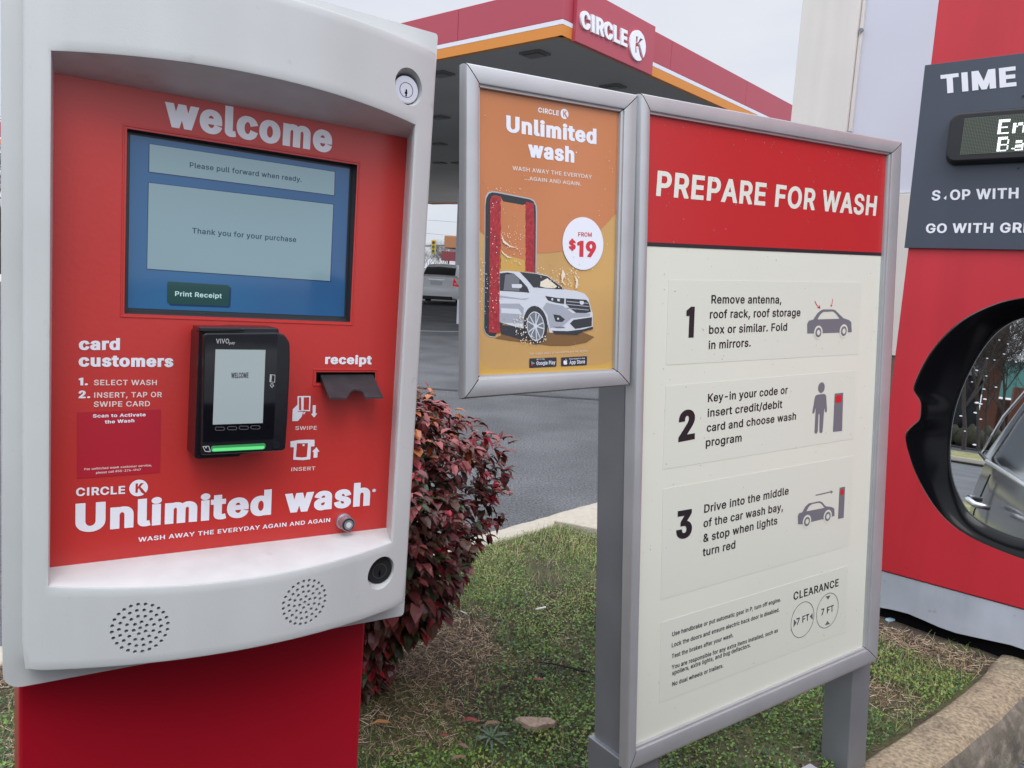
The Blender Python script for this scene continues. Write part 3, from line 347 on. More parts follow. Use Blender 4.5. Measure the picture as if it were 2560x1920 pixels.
(3,101): [404,[[342,373,320,387,292,399,258,408,230,412,196,413,158,410,114,397,78,378,48,354,25,328,5,292,-5,262,-13,228,-15,184,-13,152,-5,114,9,76,27,46,52,18,82,-5,120,-22,162,-33,216,-37,246,-36,278,-31,314,-19,358,7,378,25,395,46,405,64,421,108,293,140,418,140,420,142,419,230,412,264,405,288,393,316,379,336,358,359],[249,94,232,80,218,75,192,79,175,90,166,100,157,114,149,136,150,140,271,140],[236,284,248,266,253,254,252,250,154,250,153,252,163,274,173,286,184,295,192,299,206,301,220,298,228,293]]],
(3,104): [410,[[329,391,299,403,267,411,213,413,185,410,164,404,163,537,5,538,5,-29,164,-28,164,246,169,264,178,282,193,295,205,299,221,297,232,288,240,276,246,252,248,232,248,-28,406,-28,406,244,404,274,398,304,388,330,373,351,353,373]]],
(3,105): [167,[[5,408,4,406,5,-29,163,-28,163,407]],[[137,541,117,549,85,555,51,548,31,540,16,530,2,516,-6,498,-8,482,-6,468,0,454,12,440,29,427,55,416,83,413,109,415,137,425,153,437,165,450,174,468,175,486,174,498,167,514,155,529]]],
(3,108): [189,[[5,538,4,536,4,80,6,56,14,30,33,4,59,-14,99,-29,135,-31,171,-30,234,-16,213,86,209,87,164,84,163,538]]],
(3,109): [610,[[529,394,503,405,459,415,417,415,381,409,351,398,323,382,301,397,269,409,225,415,193,414,161,407,5,408,4,-28,164,-28,164,256,168,270,178,288,191,299,199,301,207,299,218,288,223,276,224,264,224,-28,383,-29,385,258,388,272,396,288,409,299,421,301,432,296,440,286,444,276,448,252,448,-28,605,-29,606,258,604,286,598,314,587,338,574,358,554,378]]],
(3,110): [410,[[329,391,299,403,263,412,221,413,187,411,163,403,159,408,5,408,5,-29,164,-28,164,246,169,264,178,282,193,295,205,299,221,297,232,288,240,276,246,252,248,232,248,-28,406,-28,406,244,404,274,398,304,388,330,373,351,353,373]]],
(3,111): [415,[[335,380,298,399,254,411,206,413,162,411,116,398,82,381,54,359,39,344,27,330,9,300,-4,266,-13,224,-15,184,-11,140,-5,112,5,86,27,46,54,17,82,-5,120,-23,160,-33,210,-37,256,-33,295,-22,336,-3,365,20,388,46,407,78,419,112,428,150,430,188,428,226,419,266,408,294,388,330,364,357],[255,262,266,228,270,188,266,148,259,122,251,106,242,94,224,79,216,77,200,77,192,79,173,94,164,108,155,126,149,148,145,186,150,228,156,252,164,268,173,282,184,292,200,300,210,301,222,298,238,286]]],
(3,112): [424,[[349,381,311,400,271,411,231,414,199,412,163,404,159,408,4,407,5,-172,163,-172,164,-29,197,-36,229,-38,277,-34,309,-24,355,0,380,21,401,47,418,77,430,111,438,153,438,225,430,265,417,301,400,331,377,357],[261,271,274,237,278,205,278,163,270,127,252,95,233,79,215,77,205,80,191,92,182,103,172,123,163,165,163,213,167,237,175,261,182,275,199,294,213,300,227,300,237,296,249,286]]],
(3,114): [259,[[211,415,175,411,163,407,5,408,4,406,5,-29,164,-28,164,246,167,262,172,274,185,288,195,294,205,296,291,285,291,413]]],
(3,115): [365,[[307,383,285,395,251,406,213,412,159,412,115,404,83,392,59,380,37,362,20,344,6,318,0,298,-1,284,1,248,10,220,29,194,57,171,87,157,121,146,119,143,-18,112,-7,68,3,46,18,26,38,6,59,-9,83,-21,115,-30,159,-37,209,-37,255,-29,291,-17,319,-1,335,12,358,36,372,60,378,80,380,104,377,132,367,162,350,184,321,208,289,224,239,238,380,272,368,310,360,326,345,349,325,369],[216,116,219,104,218,96,213,87,207,81,193,75,171,76,157,83,148,96,132,142,193,128,213,120],[216,282,232,240,173,255,164,260,159,268,160,286,169,298,177,302,191,303,204,298]]],
(3,116): [227,[[18,500,16,498,16,410,14,408,-42,408,-43,406,-43,300,-42,298,14,298,16,296,16,88,19,60,29,34,50,5,82,-16,122,-29,164,-33,206,-31,266,-16,244,90,238,91,178,80,176,86,175,296,176,298,252,298,253,406,252,408,176,408,174,500]]],
(3,117): [410,[[248,407,246,135,241,117,229,95,217,84,203,79,189,82,181,89,171,103,165,121,164,407,4,407,4,111,12,75,22,51,37,28,57,6,81,-10,111,-24,147,-32,185,-34,221,-32,247,-24,251,-29,405,-29,405,408]]],
(3,119): [567,[[439,408,397,265,357,407,211,408,169,263,130,404,127,408,-35,407,97,-28,239,-29,283,121,327,-29,469,-29,596,382,603,406,601,408]]],
}
_gc = {}
def glyph(ch, k):
    """advance, outline loops grouped as [outer, hole, ...], points, triangles"""
    if (ch, k) in _gc: return _gc[(ch, k)]
    g = GLN.get((k, ord(ch))) or [188]; pts = []; tr = []; lo = []
    for grp in g[1:]:
        ls = [list(zip(q[0::2], q[1::2])) for q in grp]; P, T = tri(ls); n = len(pts); pts += P; tr += [tuple(i + n for i in t) for t in T]; lo += ls
    _gc[(ch, k)] = (g[0], lo, pts, tr); return _gc[(ch, k)]
WT = {'light': 0, 'reg': 0, 'med': 1, 'bold': 2, 'black': 3, 'xblack': 3}; WD_ = [(2, 2), (19, 15), (31, 23), (49, 29)]
def text(mb, fr, s, bl, br, cap, wt='reg', w=.0006, m=0, fit=None, track=0, depth=0, slant=0):
    """one line of lettering on plane fr, its baseline from bl to br (u, v); cap = capital height or a (u, v) point above bl"""
    wk = WT[wt]; dx, dy = WD_[wk]; adv = dx * (1.3 if wk == 3 else 1.7) + track; x = 0; pos = []; end = None
    for i, ch in enumerate(s):
        pos.append(x); x += glyph(ch, wk)[0] + adv
        if fit and i == len(fit) - 1: end = x
    def ext(ch): 
        P = glyph(ch, wk)[2]; return (min(p[0] for p in P), max(p[0] for p in P))
    x0 = pos[0] + ext(s[0])[0]; li = (len(fit) if fit else len(s)) - 1; x1 = pos[li] + ext(s[li])[1]
    bl, br = Vector(bl), Vector(br); ux = (br - bl) / (x1 - x0)
    if isinstance(cap, (tuple, list)): uy = (Vector(cap) - bl) / (509 + 2 * dy)
    else: uy = Vector((0, 1)) * cap / (509 + 2 * dy)
    for i, ch in enumerate(s):
        g = glyph(ch, wk)
        if not g[2]: continue
        P = [tuple(bl + ux * (pos[i] + p[0] - x0 + slant * p[1]) + uy * (p[1] + dy)) for p in g[2]]
        T = [t if ((P[t[1]][0]-P[t[0]][0])*(P[t[2]][1]-P[t[0]][1])-(P[t[2]][0]-P[t[0]][0])*(P[t[1]][1]-P[t[0]][1])) > 0 else t[::-1] for t in g[3]]
        mb.add([fr.at(a, b, w) for a, b in P], T, m)
        if depth:
            k = 0
            for l in g[1]:
                n = len(l); q = P[k:k + n]; k += n
                mb.add([fr.at(a, b, w) for a, b in q] + [fr.at(a, b, w - depth) for a, b in q], [(i_, n + i_, n + (i_ + 1) % n, (i_ + 1) % n) for i_ in range(n)], m)
def kmark(mb, fr, c, r, w, m=0, wx=1.0, depth=0, tilt=0):
    """the round emblem: a disc with the letter K cut out of it"""
    N = 40; g = []
    # closed outline of the disc with the K's lower leg running out at the edge
    K = [(-.38, -.56), (-.12, -.56), (-.12, -.16), (-.02, -.04), (.26, -.56), (.60, -.56), (.16, .14), (.52, .56), (.18, .56), (-.12, .16), (-.12, .56), (-.38, .56)]
    K = [(a * .98 + .04 + tilt * b, b) for a, b in K]
    # cut from the K's leg to the rim
    a0 = math.atan2(-.80, .60); a1 = math.atan2(-.62, .78)
    ring = [(math.cos(a1 + (2 * math.pi - (a1 - a0)) * i / N), math.sin(a1 + (2 * math.pi - (a1 - a0)) * i / N)) for i in range(N + 1)]
    # outline: rim from a1 round to a0, then up the K
    leg0 = K[4]; leg1 = K[5]
    poly = ring + [K[4]] + [K[3], K[2], K[1], K[0], K[11], K[10], K[9], K[8], K[7], K[6]]
    P = [(c[0] + a * r * wx, c[1] + b * r) for a, b in poly]
    flat(mb, fr, P, w, m)
    if depth:
        n = len(P); mb.add([fr.at(a, b, w) for a, b in P] + [fr.at(a, b, w - depth) for a, b in P], [(i, n + i, n + (i + 1) % n, (i + 1) % n) for i in range(n)], m)

# ------------------------------------------------------------------ materials
WHITE = mat('white_plastic', (.53, .548, .545), .45, noise=.05, ns=7, bump=.05, bs=480, col2=(.43, .425, .40), c2=(.68, .80), ns2=34, streak=.035)
WHITE2 = mat('ledge_plastic', (.62, .63, .63), .40, noise=.06, ns=34, bump=.07, bs=620, col2=(.44, .42, .36), c2=(.64, .82), ns2=22)
RED = mat('red_panel', (.51, .032, .028), .34, noise=.04, ns=7, bump=.05, bs=160, col2=(.46, .03, .026), c2=(.70, .78), ns2=30)
REDP = mat('pedestal_red', (.36, .004, .016), .30, noise=.04, ns=5, bump=.05, bs=40)
INK = mat('white_print', (.80, .80, .86), .38)
INKS = mat('pale_print', (.78, .62, .60), .42)
BLK = mat('black_plastic', (.008, .008, .011), .22, spec=.5, bump=.03, bs=90)
BLKM = mat('black_matt', (.012, .012, .014), .6)
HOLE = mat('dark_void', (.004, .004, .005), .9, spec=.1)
ALU = mat('brushed_aluminium', (.47, .478, .49), .36, metal=.45, noise=.06, ns=14, bump=.04, bs=300)
ALUD = mat('weathered_aluminium', (.24, .25, .27), .46, metal=.45, noise=.10, ns=9, bump=.06, bs=120)
STEEL = mat('lock_steel', (.55, .54, .60), .32, metal=.8, bump=.08, bs=600)
ASPH = mat('asphalt', (.092, .095, .101), .85, noise=.75, ns=70, bump=1.0, bs=150, col2=(.135, .138, .146), c2=(.38, .66), ns2=1.3, det=10)
ASPH.node_tree.nodes['Principled BSDF'].inputs['Specular IOR Level'].default_value = .35
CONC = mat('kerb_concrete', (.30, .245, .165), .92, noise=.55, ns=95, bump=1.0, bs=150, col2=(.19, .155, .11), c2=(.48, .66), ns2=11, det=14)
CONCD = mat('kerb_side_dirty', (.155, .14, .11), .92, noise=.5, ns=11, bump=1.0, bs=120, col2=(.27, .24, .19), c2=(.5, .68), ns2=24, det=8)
CONC2 = mat('far_concrete', (.44, .40, .33), .9, noise=.12, ns=30, bump=.5, bs=120)
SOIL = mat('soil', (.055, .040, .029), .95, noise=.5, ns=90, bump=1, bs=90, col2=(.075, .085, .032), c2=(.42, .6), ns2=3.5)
CANR = mat('canopy_red', (.42, .055, .085), .42, noise=.03, ns=.6)
CANRD = mat('canopy_red_panel', (.44, .062, .095), .38, noise=.03, ns=.8)
CANW = mat('canopy_white', (.72, .74, .80), .5)
CANO = mat('canopy_orange', (.66, .24, .035), .5)
SOFF = mat('soffit', (.37, .37, .36), .7, noise=.08, ns=.5)
WALLW = mat('wall_cream', (.70, .69, .65), .75, streak=.03, noise=.04, ns=3, bump=.1, bs=60)
WALLB = mat('wall_grey_blue', (.62, .66, .75), .72, noise=.03, ns=2, bump=.06, bs=80)
WALLT = mat('wall_brown', (.17, .125, .095), .85, noise=.12, ns=20, bump=.2, bs=80)
PRED = mat('portal_red', (.52, .022, .036), .45, noise=.06, ns=3.5, bump=.05, bs=14, col2=(.36, .02, .03), c2=(.72, .80), ns2=26, streak=.06)
PDARK = mat('panel_slate', (.052, .064, .090), .42, noise=.06, ns=3, streak=.04)
PBASE = mat('portal_base', (.42, .45, .51), .42, noise=.16, ns=6, bump=.35, bs=9, col2=(.20, .20, .21), c2=(.66, .76), ns2=16, streak=.08)
GLASS = mat('tinted_glass', (.012, .015, .016), .06, spec=.7)
CHROME = mat('chrome', (.75, .76, .78), .12, metal=1)
RUB = mat('rubber', (.014, .014, .015), .8)

# ------------------------------------------------------------------ ground, kerbs
def sheet(name, P, z, m):
    P3 = [(a, b) for a, b in P]; q, T = tri([P3]); 
    T = [t if ((q[t[1]][0]-q[t[0]][0])*(q[t[2]][1]-q[t[0]][1])-(q[t[2]][0]-q[t[0]][0])*(q[t[1]][1]-q[t[0]][1])) > 0 else t[::-1] for t in T]
    o = mesh(name, [(a, b, z) for a, b in q], T, m); o['kind'] = 'structure'; return o
sheet('asphalt', [(-1500, -1500), (1500, -1500), (1500, 1500), (-1500, 1500)], 0, ASPH)
hd = Vector((math.sin(R(50)), math.cos(R(50)))); lf = Vector((-hd.y, hd.x))      # heading of the drive lane, and its left side
nearc = [(-6.0, -3.5), (-3.0, -1.18), (-.6, .64), (.96, 1.83), (1.17, 1.99), (1.37, 2.15), (1.53, 2.29), (1.70, 2.46), (1.83, 2.62), (2.05, 2.95)]
farc = [(-6.0, -1.7), (-3.0, .72), (-.06, 3.27), (.21, 3.54), (.46, 3.80), (1.2, 4.55), (1.6, 5.0)]
island = nearc + [(2.6, 4.0)] + farc[::-1]
def grid_island():
    # the island's soil as a gently uneven sheet: triangles of a fine grid clipped by the outline
    bm = bmesh.new(); vs = [bm.verts.new((a, b, .145)) for a, b in island]; f = bm.faces.new(vs)
    for k in range(-60, 61):
        for n_, t in (((1, 0, 0), k * .12), ((0, 1, 0), k * .12)):
            bmesh.ops.bisect_plane(bm, geom=bm.verts[:] + bm.edges[:] + bm.faces[:], plane_co=(t if n_[0] else 0, t if n_[1] else 0, 0), plane_no=n_)
    for v in bm.verts:
        if not v.is_boundary: v.co.z += .012 * math.sin(v.co.x * 5.1 + v.co.y * 2.3) + .009 * math.sin(v.co.y * 9.3 - v.co.x * 4)
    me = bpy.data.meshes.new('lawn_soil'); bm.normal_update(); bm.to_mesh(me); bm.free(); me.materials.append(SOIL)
    if me.polygons[0].normal.z < 0: me.flip_normals()
    for p in me.polygons: p.use_smooth = True
    o = bpy.data.objects.new('lawn_soil', me); C.objects.link(o); o['kind'] = 'structure'
grid_island()
def kerb(name, path, side, prof, m, z0=0, joint=None):
    path = [Vector(p) for p in path]; 
    fine = []
    for a, b in zip(path, path[1:]):
        k = max(1, int((b - a).length / .06))
        fine += [a.lerp(b, i / k) for i in range(k)]
    fine.append(path[-1]); rg = random.Random(3)
    vs = []; n = len(prof)
    for i, p in enumerate(fine):
        t = (fine[min(i + 2, len(fine) - 1)] - fine[max(i - 2, 0)]).normalized(); q = Vector((t.y, -t.x)) * side
        for j, (d, z) in enumerate(prof):
            jj = rg.uniform(-.0035, .0035) if 0 < j < n - 1 else 0
            vs.append((p.x + q.x * (d + jj), p.y + q.y * (d + jj), z0 + z + jj * .6))
    fs = [(i * n + j, i * n + j + 1, (i + 1) * n + j + 1, (i + 1) * n + j) for i in range(len(fine) - 1) for j in range(n - 1)]
    if side < 0: fs = [f[::-1] for f in fs]
    mi_ = None
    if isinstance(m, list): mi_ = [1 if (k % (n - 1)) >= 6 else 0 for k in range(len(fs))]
    o = mesh(name, vs, fs, m, smooth=True, midx=mi_); o['kind'] = 'structure'; return o
KP = [(0, .05), (0, .148), (.010, .157), (.035, .161), (.07, .161), (.100, .157), (.122, .147), (.138, .124), (.150, .08), (.160, .035), (.168, -.01)]
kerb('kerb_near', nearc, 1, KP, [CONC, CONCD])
kerb('kerb_far', farc, -1, [(0, .05), (0, .150), (.01, .156), (.10, .156), (.125, .145), (.135, .11), (.15, -.01)], CONC2)
PADP = [(.235, 3.57), (.29, 3.55), (.46, 3.47), (1.1, 3.17), (1.5, 3.6), (1.2, 4.50), (.46, 3.80)]
b = MB(); b.add([(x, y, .178) for x, y in PADP] + [(x, y, .10) for x, y in PADP], [tuple(range(7))] + [(i, 7 + i, 7 + (i + 1) % 7, (i + 1) % 7) for i in range(7)])
o = b.build('concrete_pad', CONC2, bevel=.006); o['kind'] = 'structure'
LGT = mat('old_concrete', (.50, .48, .44), .9, noise=.12, ns=4, bump=.2, bs=20)
sheet('forecourt_concrete', [(-40, 25), (-2, 31.5), (30, 35), (30, 44), (-40, 34)], .004, LGT)
PAINT = mat('worn_paint', (.45, .45, .46), .8, noise=.35, ns=30)
o = sheet('painted_line', [(-6, 14.9), (2, 17.7), (2, 17.85), (-6, 15.05)], .004, PAINT)
sheet('seam', [(-8, 9.0), (3, 8.2), (3, 8.3), (-8, 9.1)], .004, mat('crack_filler', (.045, .046, .05), .7, noise=.3, ns=20))

# ------------------------------------------------------------------ bare trees (shared meshes)
BARK = mat('bark', (.075, .062, .055), .95, noise=.3, ns=12)
def tree_mesh(seed, h=8, levels=5, spread=.55, r0=.13):
    rg = random.Random(seed); tk = MB(); br = MB()
    def limb(p, d, L, r, lv):
        n = 4 if lv > 2 else 6; pts = [p]; rs = [r]; q = p.copy(); dd = d.copy(); k = 4 if lv < 3 else 3
        for i in range(k):
            dd = (dd + Vector((rg.uniform(-1, 1), rg.uniform(-1, 1), rg.uniform(-.3, .7))) * .13).normalized()
            q = q + dd * L / k; pts.append(q.copy()); rs.append(r * (1 - .45 * (i + 1) / k))
        (tk if lv == 0 else br).tube(pts, rs, n=n, cap=False)
        if lv >= levels: return
        for i in range(rg.randint(2, 3) + (2 if lv == 0 else 1)):
            t = rg.randint(1 if lv else 2, k); a = rg.uniform(0, 2 * math.pi); s = rg.uniform(.6, 1.1) * spread * 1.6
            nd = (dd + Vector((math.cos(a), math.sin(a), rg.uniform(-.1, .5))) * s).normalized()
            limb(pts[t], nd, L * rg.uniform(.55, .8), max(rs[t] * .62, .006), lv + 1)
    limb(Vector((0, 0, 0)), Vector((0, 0, 1)), h * .42, r0, 0)
    out = []
    for nm, b in (('trunk', tk), ('crown', br)):
        me = bpy.data.meshes.new(nm); me.from_pydata(b.v, [], b.f); me.materials.append(BARK); out.append(me)
    return out
TM = [tree_mesh(s, 8, 5, .55, .09) for s in (1, 2)] + [tree_mesh(5, 7, 6, .5, .055)]
def tree(loc, sc, k, label, rz=0, group=None):
    t = thing('bare_tree', label, 'tree', loc, group); t.scale = (sc, sc, sc); t.rotation_euler.z = rz
    for nm, me in zip(('trunk', 'crown'), TM[k]):
        o = bpy.data.objects.new(nm, me); C.objects.link(o); o.parent = t
    return t

# ------------------------------------------------------------------ petrol station canopy
cx, cy = .44, 11.33
cr_ = Vector((.641, .767, 0)).normalized(); cl_ = Vector((-.767, .641, 0)).normalized()
CO = Vector((cx, cy, CZ)); ZB, ZT = 3.3, 3.99; CLEN, CWID = 20, 23.4
can = thing('station_canopy', 'large red canopy with white and orange stripe over the forecourt behind the signs', 'canopy', (cx, cy, 0))
def can_fr(o, u): return Fr(o, u, (0, 0, 1), Vector(u).cross(Vector((0, 0, 1))))
F1 = can_fr(CO + cl_ * CWID, -cl_)        # left face, seen to the left of the corner
F2 = can_fr(CO, cr_)                      # right face
F3 = can_fr(CO + cr_ * CLEN + cl_ * CWID, -cr_); F4 = can_fr(CO + cr_ * CLEN, cl_)
for fr, L in ((F1, CWID), (F2, CLEN), (F3, CLEN), (F4, CWID)):
    b = MB(); step = 3.05; u = 0
    while u < L - .01:
        u2 = min(u + step, L); prism(b, fr, [(u + .004, ZB + .215), (u2 - .004, ZB + .215), (u2 - .004, ZT), (u + .004, ZT)], -.08, 0); u = u2
    b.build('fascia', CANR, can, bevel=.006)
    b = MB(); prism(b, fr, [(.0, ZB + .15), (L, ZB + .15), (L, ZB + .212), (.0, ZB + .212)], -.08, .003); b.build('white_stripe', CANW, can)
    b = MB(); prism(b, fr, [(.0, ZB), (L, ZB), (L, ZB + .147), (.0, ZB + .147)], -.08, .001); b.build('orange_stripe', CANO, can)
b = MB(); q = [CO + cr_ * a + cl_ * c_ for a, c_ in ((.05, .05), (CLEN - .05, .05), (CLEN - .05, CWID - .05), (.05, CWID - .05))]
b.add([(p.x, p.y, CZ + ZB + .06) for p in q] + [(p.x, p.y, CZ + ZB + .2) for p in q], [(3, 2, 1, 0), (4, 5, 6, 7)]); b.build('soffit', SOFF, can)
b = MB(); b.add([(p.x, p.y, CZ + ZT - .03) for p in q], [(0, 1, 2, 3)]); b.build('deck_roof', SOFF, can)
FIX = mat('unlit_fixture', (.16, .16, .16), .5)
az = math.atan2(cr_.y, cr_.x)
for fx, fy, k_ in ((1337, 136, 1), (1532, 218, 1), (1103, 186, 1), (1099, 294, 1), (1097, 361, 1), (1099, 408, 1), (1146, 408, 1)):
    p = ground_at(fx, fy, CZ + ZB + .04)
    b = MB(); b.box((p.x, p.y, CZ + ZB + .045), (.30, .40, .035), 0, az); b.box((p.x, p.y, CZ + ZB + .018), (.22, .30, .01), 0, az); b.build('light_fixture', FIX, can, bevel=.01)
for a, c_ in ((14.8, 16.2), (5.0, 16.2), (5, 6.2), (19.5, 6.2)):
    p = CO + cr_ * a + cl_ * c_
    b = MB(); b.box((p.x, p.y, (CZ + ZB) / 2), (.26, .26, CZ + ZB + .1), 0, az); b.box((p.x, p.y, .3), (.5, .5, .6), 0, az); b.build('column', CANW, can, bevel=.01)
# protruding red sign panel with the raised name
u0, v0 = F2.px(1429, 96); u1, _ = F2.px(1621, 186)
b = MB(); prism(b, F2, [(u0, ZB - .03), (u1, ZB - .03), (u1, ZT + .03), (u0, ZT + .03)], .005, .07); sp = b.build('sign_panel', CANRD, can, bevel=.005)
b = MB(); z3 = zm(1000, 0, .4521)
text(b, F2, 'CIRCLE', F2.px(*z3(1003, 150), .10), F2.px(*z3(1258, 262), .10), F2.px(*z3(1003, 50), .10), 'black', .10, depth=.03)
kc = F2.px(*z3(1317, 252), .10); kt = F2.px(*z3(1317, 166), .10); kl = F2.px(*z3(1269, 235), .10)
kmark(b, F2, kc, kt[1] - kc[1], .10, depth=.03, wx=1.04)
b.build('raised_lettering', mat('sign_white', (.85, .87, .92), .4), sp)

# ------------------------------------------------------------------ wash building and entry portal
up = Vector((.755, -.656, 0)).normalized(); npn = Vector((up.y, -up.x, 0))
BF = Fr((2.3, 4.7, CZ), up, (0, 0, 1), npn)
bld = thing('car_wash_building', 'pale building with cream corner pillar and brown base behind the red entry portal', 'building', (2.3, 4.7, 0))
def bpart(name, m, u0, u1, z0, z1, w0, w1, bev=.004):
    b = MB(); prism(b, BF, [(u0, z0), (u1, z0), (u1, z1), (u0, z1)], w0, w1); return b.build(name, m, bld, bevel=bev)
bpart('corner_pillar', WALLW, -.745, -.392, -.40, 4.2, -7, .06)
bpart('upper_wall', WALLB, -.392, 4, .585, 4.2, -7, 0)
bpart('lower_wall', WALLW, -.392, 4, -.384, .58, -7, .02)
bpart('base_wall', WALLT, -.75, 4, -1.36, -.388, -7, .012)
bpart('pillar_seam', WALLW, -.389, -.372, .60, 4.2, .001, .03, .003)
for z in (1.55, .95):
    b = MB(); prism(b, BF, circ((-.372, z), .012, 10), .03, .045); b.build('wall_fixing', ALUD, bld)
PF = Fr((1.38, 2.69, CZ), up, (0, 0, 1), npn)
por = thing('entry_portal', 'tall red entry portal with a dark slate instruction panel beside the wash bay', 'portal', (1.38, 2.69, 0))
b = MB(); prism(b, PF, [(-.040, -1.008), (3.2, -1.0), (3.2, 2.6), (-.047, 2.6)], -.30, 0); b.build('red_slab', PRED, por, bevel=.003)
b = MB(); n = 60; rg = random.Random(4)
top = [(0.0 + i * 3.15 / n, -1.011) for i in range(n + 1)]
bot = [(0.0 + i * 3.15 / n, -1.148 + .010 * math.sin(i * .9) * math.exp(-i * .04) + rg.uniform(-.003, .003)) for i in range(n + 1)]
prism(b, PF, bot + top[::-1], -.012, -.004); b.build('base_board', PBASE, por)
b = MB(); prism(b, PF, [(.0, -1.32), (3.1, -1.32), (3.1, -1.02), (.0, -1.02)], -.29, -.035); b.build('gap_shade_board', HOLE, por)  # black board added to stand for the shade in the gap below
b = MB(); prism(b, PF, [(-.052, .152), (3.0, .156), (3.0, .760), (-.058, .757)], .001, .012)
tp = b.build('instruction_panel', PDARK, por, bevel=.001)
b = MB(); z4 = zm(1900, 0, .29837); zp = zm(2160, 480, .18083); P12 = lambda z, x, y: PF.px(*z(x, y), .013)
text(b, PF, 'TIME', P12(z4, 1520, 787), P12(z4, 2150, 721), P12(z4, 1512, 630), 'black', .0135)
b.build('heading_lettering', INK, tp); b = MB()
text(b, PF, 'S', P12(zp, 932, 118), P12(zp, 1052, 114), P12(zp, 942, -22), 'bold', .0135)
text(b, PF, 'OP WITH RED', P12(zp, 1188, 112), P12(zp, 2135, 88), P12(zp, 1192, -30), 'bold', .0135, fit='OP WITH')
b.build('stop_lettering', INK, tp); b = MB()
text(b, PF, 'GO WITH GREEN', P12(zp, 853, 568), P12(zp, 2180, 563), P12(zp, 862, 437), 'bold', .0135, fit='GO WITH GR')
b.build('go_lettering', INK, tp); b = MB()
flat(b, PF, [P12(zp, 1100, 85), P12(zp, 1135, 110), P12(zp, 1142, 50)], .0135); b.build('letter_fragment', INK, tp)
# message display
D = lambda x, y, w=.055: PF.px(*z4(x, y), w)
b = MB(); ol = [D(1640, 1350, 0.055), D(2700, 1345), D(2700, 790), D(2212, 858), D(1650, 950), D(1592, 1010), D(1588, 1300)]
ua = D(1590, 1010)[0]; ub = ua + .62; va = D(1700, 1352)[1]; vb = D(1700, 942)[1]
prism(b, PF, rrect(ua, va, ub, vb, .03), .012, .052, uv0=rrect(ua - .008, va - .008, ub + .008, vb + .008, .034))
hs = b.build('display_housing', BLK, tp, bevel=.006, seg=3)
s0 = D(1705, 990, .054); s1 = D(1682, 1298, .054)
b = MB(); uL, vT, vB = (s0[0] + s1[0]) / 2, s0[1], s1[1]
flat(b, PF, [(uL, vB), (ub - .03, vB), (ub - .03, vT), (uL, vT)], .0535)
b.build('display_screen', mat('display_face', (.022, .027, .024), .35), hs)
pit = (vT - vB) / 26; MBd = MB(); MBl = MB()
FONT = {'E': ['11111', '10000', '10000', '11110', '10000', '10000', '11111'], 'n': ['00000', '00000', '10110', '11001', '10001', '10001', '10001'],
        't': ['01000', '01000', '11100', '01000', '01000', '01001', '00110'], 'e': ['00000', '00000', '01110', '10001', '11111', '10000', '01110'],
        'r': ['00000', '00000', '10110', '11001', '10000', '10000', '10000'], 'B': ['11110', '10001', '10001', '11110', '10001', '10001', '11110'],
        'a': ['00000', '00000', '01110', '00001', '01111', '10001', '01111'], 'y': ['00000', '10001', '10001', '01111', '00001', '10001', '01110']}
lit = set(); uo = int(((D(2000, 1040, .054)[0]) - uL) / pit); us = 1.62
for row, s in ((3, 'Enter'), (15, 'Bay')):
    c0 = uo + (0 if row == 3 else 1)
    for ch in s:
        for r9 in range(10):
            for c7 in range(7):
                if FONT[ch][int(r9 * 7 / 10)][int(c7 * 5 / 7)] == '1': lit.add((c0 + c7, row + r9))
        c0 += 9
cols = int((ub - .03 - uL) / pit)
for i in range(cols):
    for j in range(26):
        u, v = uL + (i + .5) * pit, vT - (j + .5) * pit; h = pit * (.44 if (i, j) in lit else .30)
        t = MBl if (i, j) in lit else MBd
        t.add([PF.at(u + a * h, v + c_ * h, .0540) for a, c_ in ((-1, -.55), (-.55, -1), (.55, -1), (1, -.55), (1, .55), (.55, 1), (-.55, 1), (-1, .55))], [tuple(range(8))])
MBd.build('unlit_dots', mat('unlit_dot', (.15, .18, .13), .5), hs)
MBl.build('lit_dots', mat('lit_dot', (.9, 1, .95), .5, emit=1.1), hs)
for x, y in ((2162, 1408), (2206, 806)): b = MB(); prism(b, PF, circ(P12(z4, x, y), .0032, 10), .012, .016); b.build('rivet', BLK, tp)

# ------------------------------------------------------------------ pay station
KF = Fr((-0.34031 - .829 * .21 + 0.0, 0, 0), (0.82898, 0.55815, -0.03541), (0.01997, 0.03373, 0.99923), (0.55892, -0.82905, 0.01682))
KF.O = Vector((-0.5199, 0.8406, -0.3641 + CZ)); KF.v = KF.n.cross(KF.u).normalized()
kio = thing('pay_station', 'white wash pay station with a red front, touch screen and red pedestal', 'pay station', (-.36, 1.08, .15))
k = lambda x, y, w=.0006: KF.px(x, y, w)
Z1 = zm(0, 0, 1 / 3.456); Z2 = zm(600, 0, 1 / 3.456); Z5 = zm(0, 480, 1 / 3.456); Z6 = zm(440, 780, 1 / 3.456); ZB_ = zm(0, 1140, .4702); ZC = zm(180, 830, .25316)
bez = lambda u: .035 + .05 * max(-1, 1 - ((u - .205) / .235) ** 2)
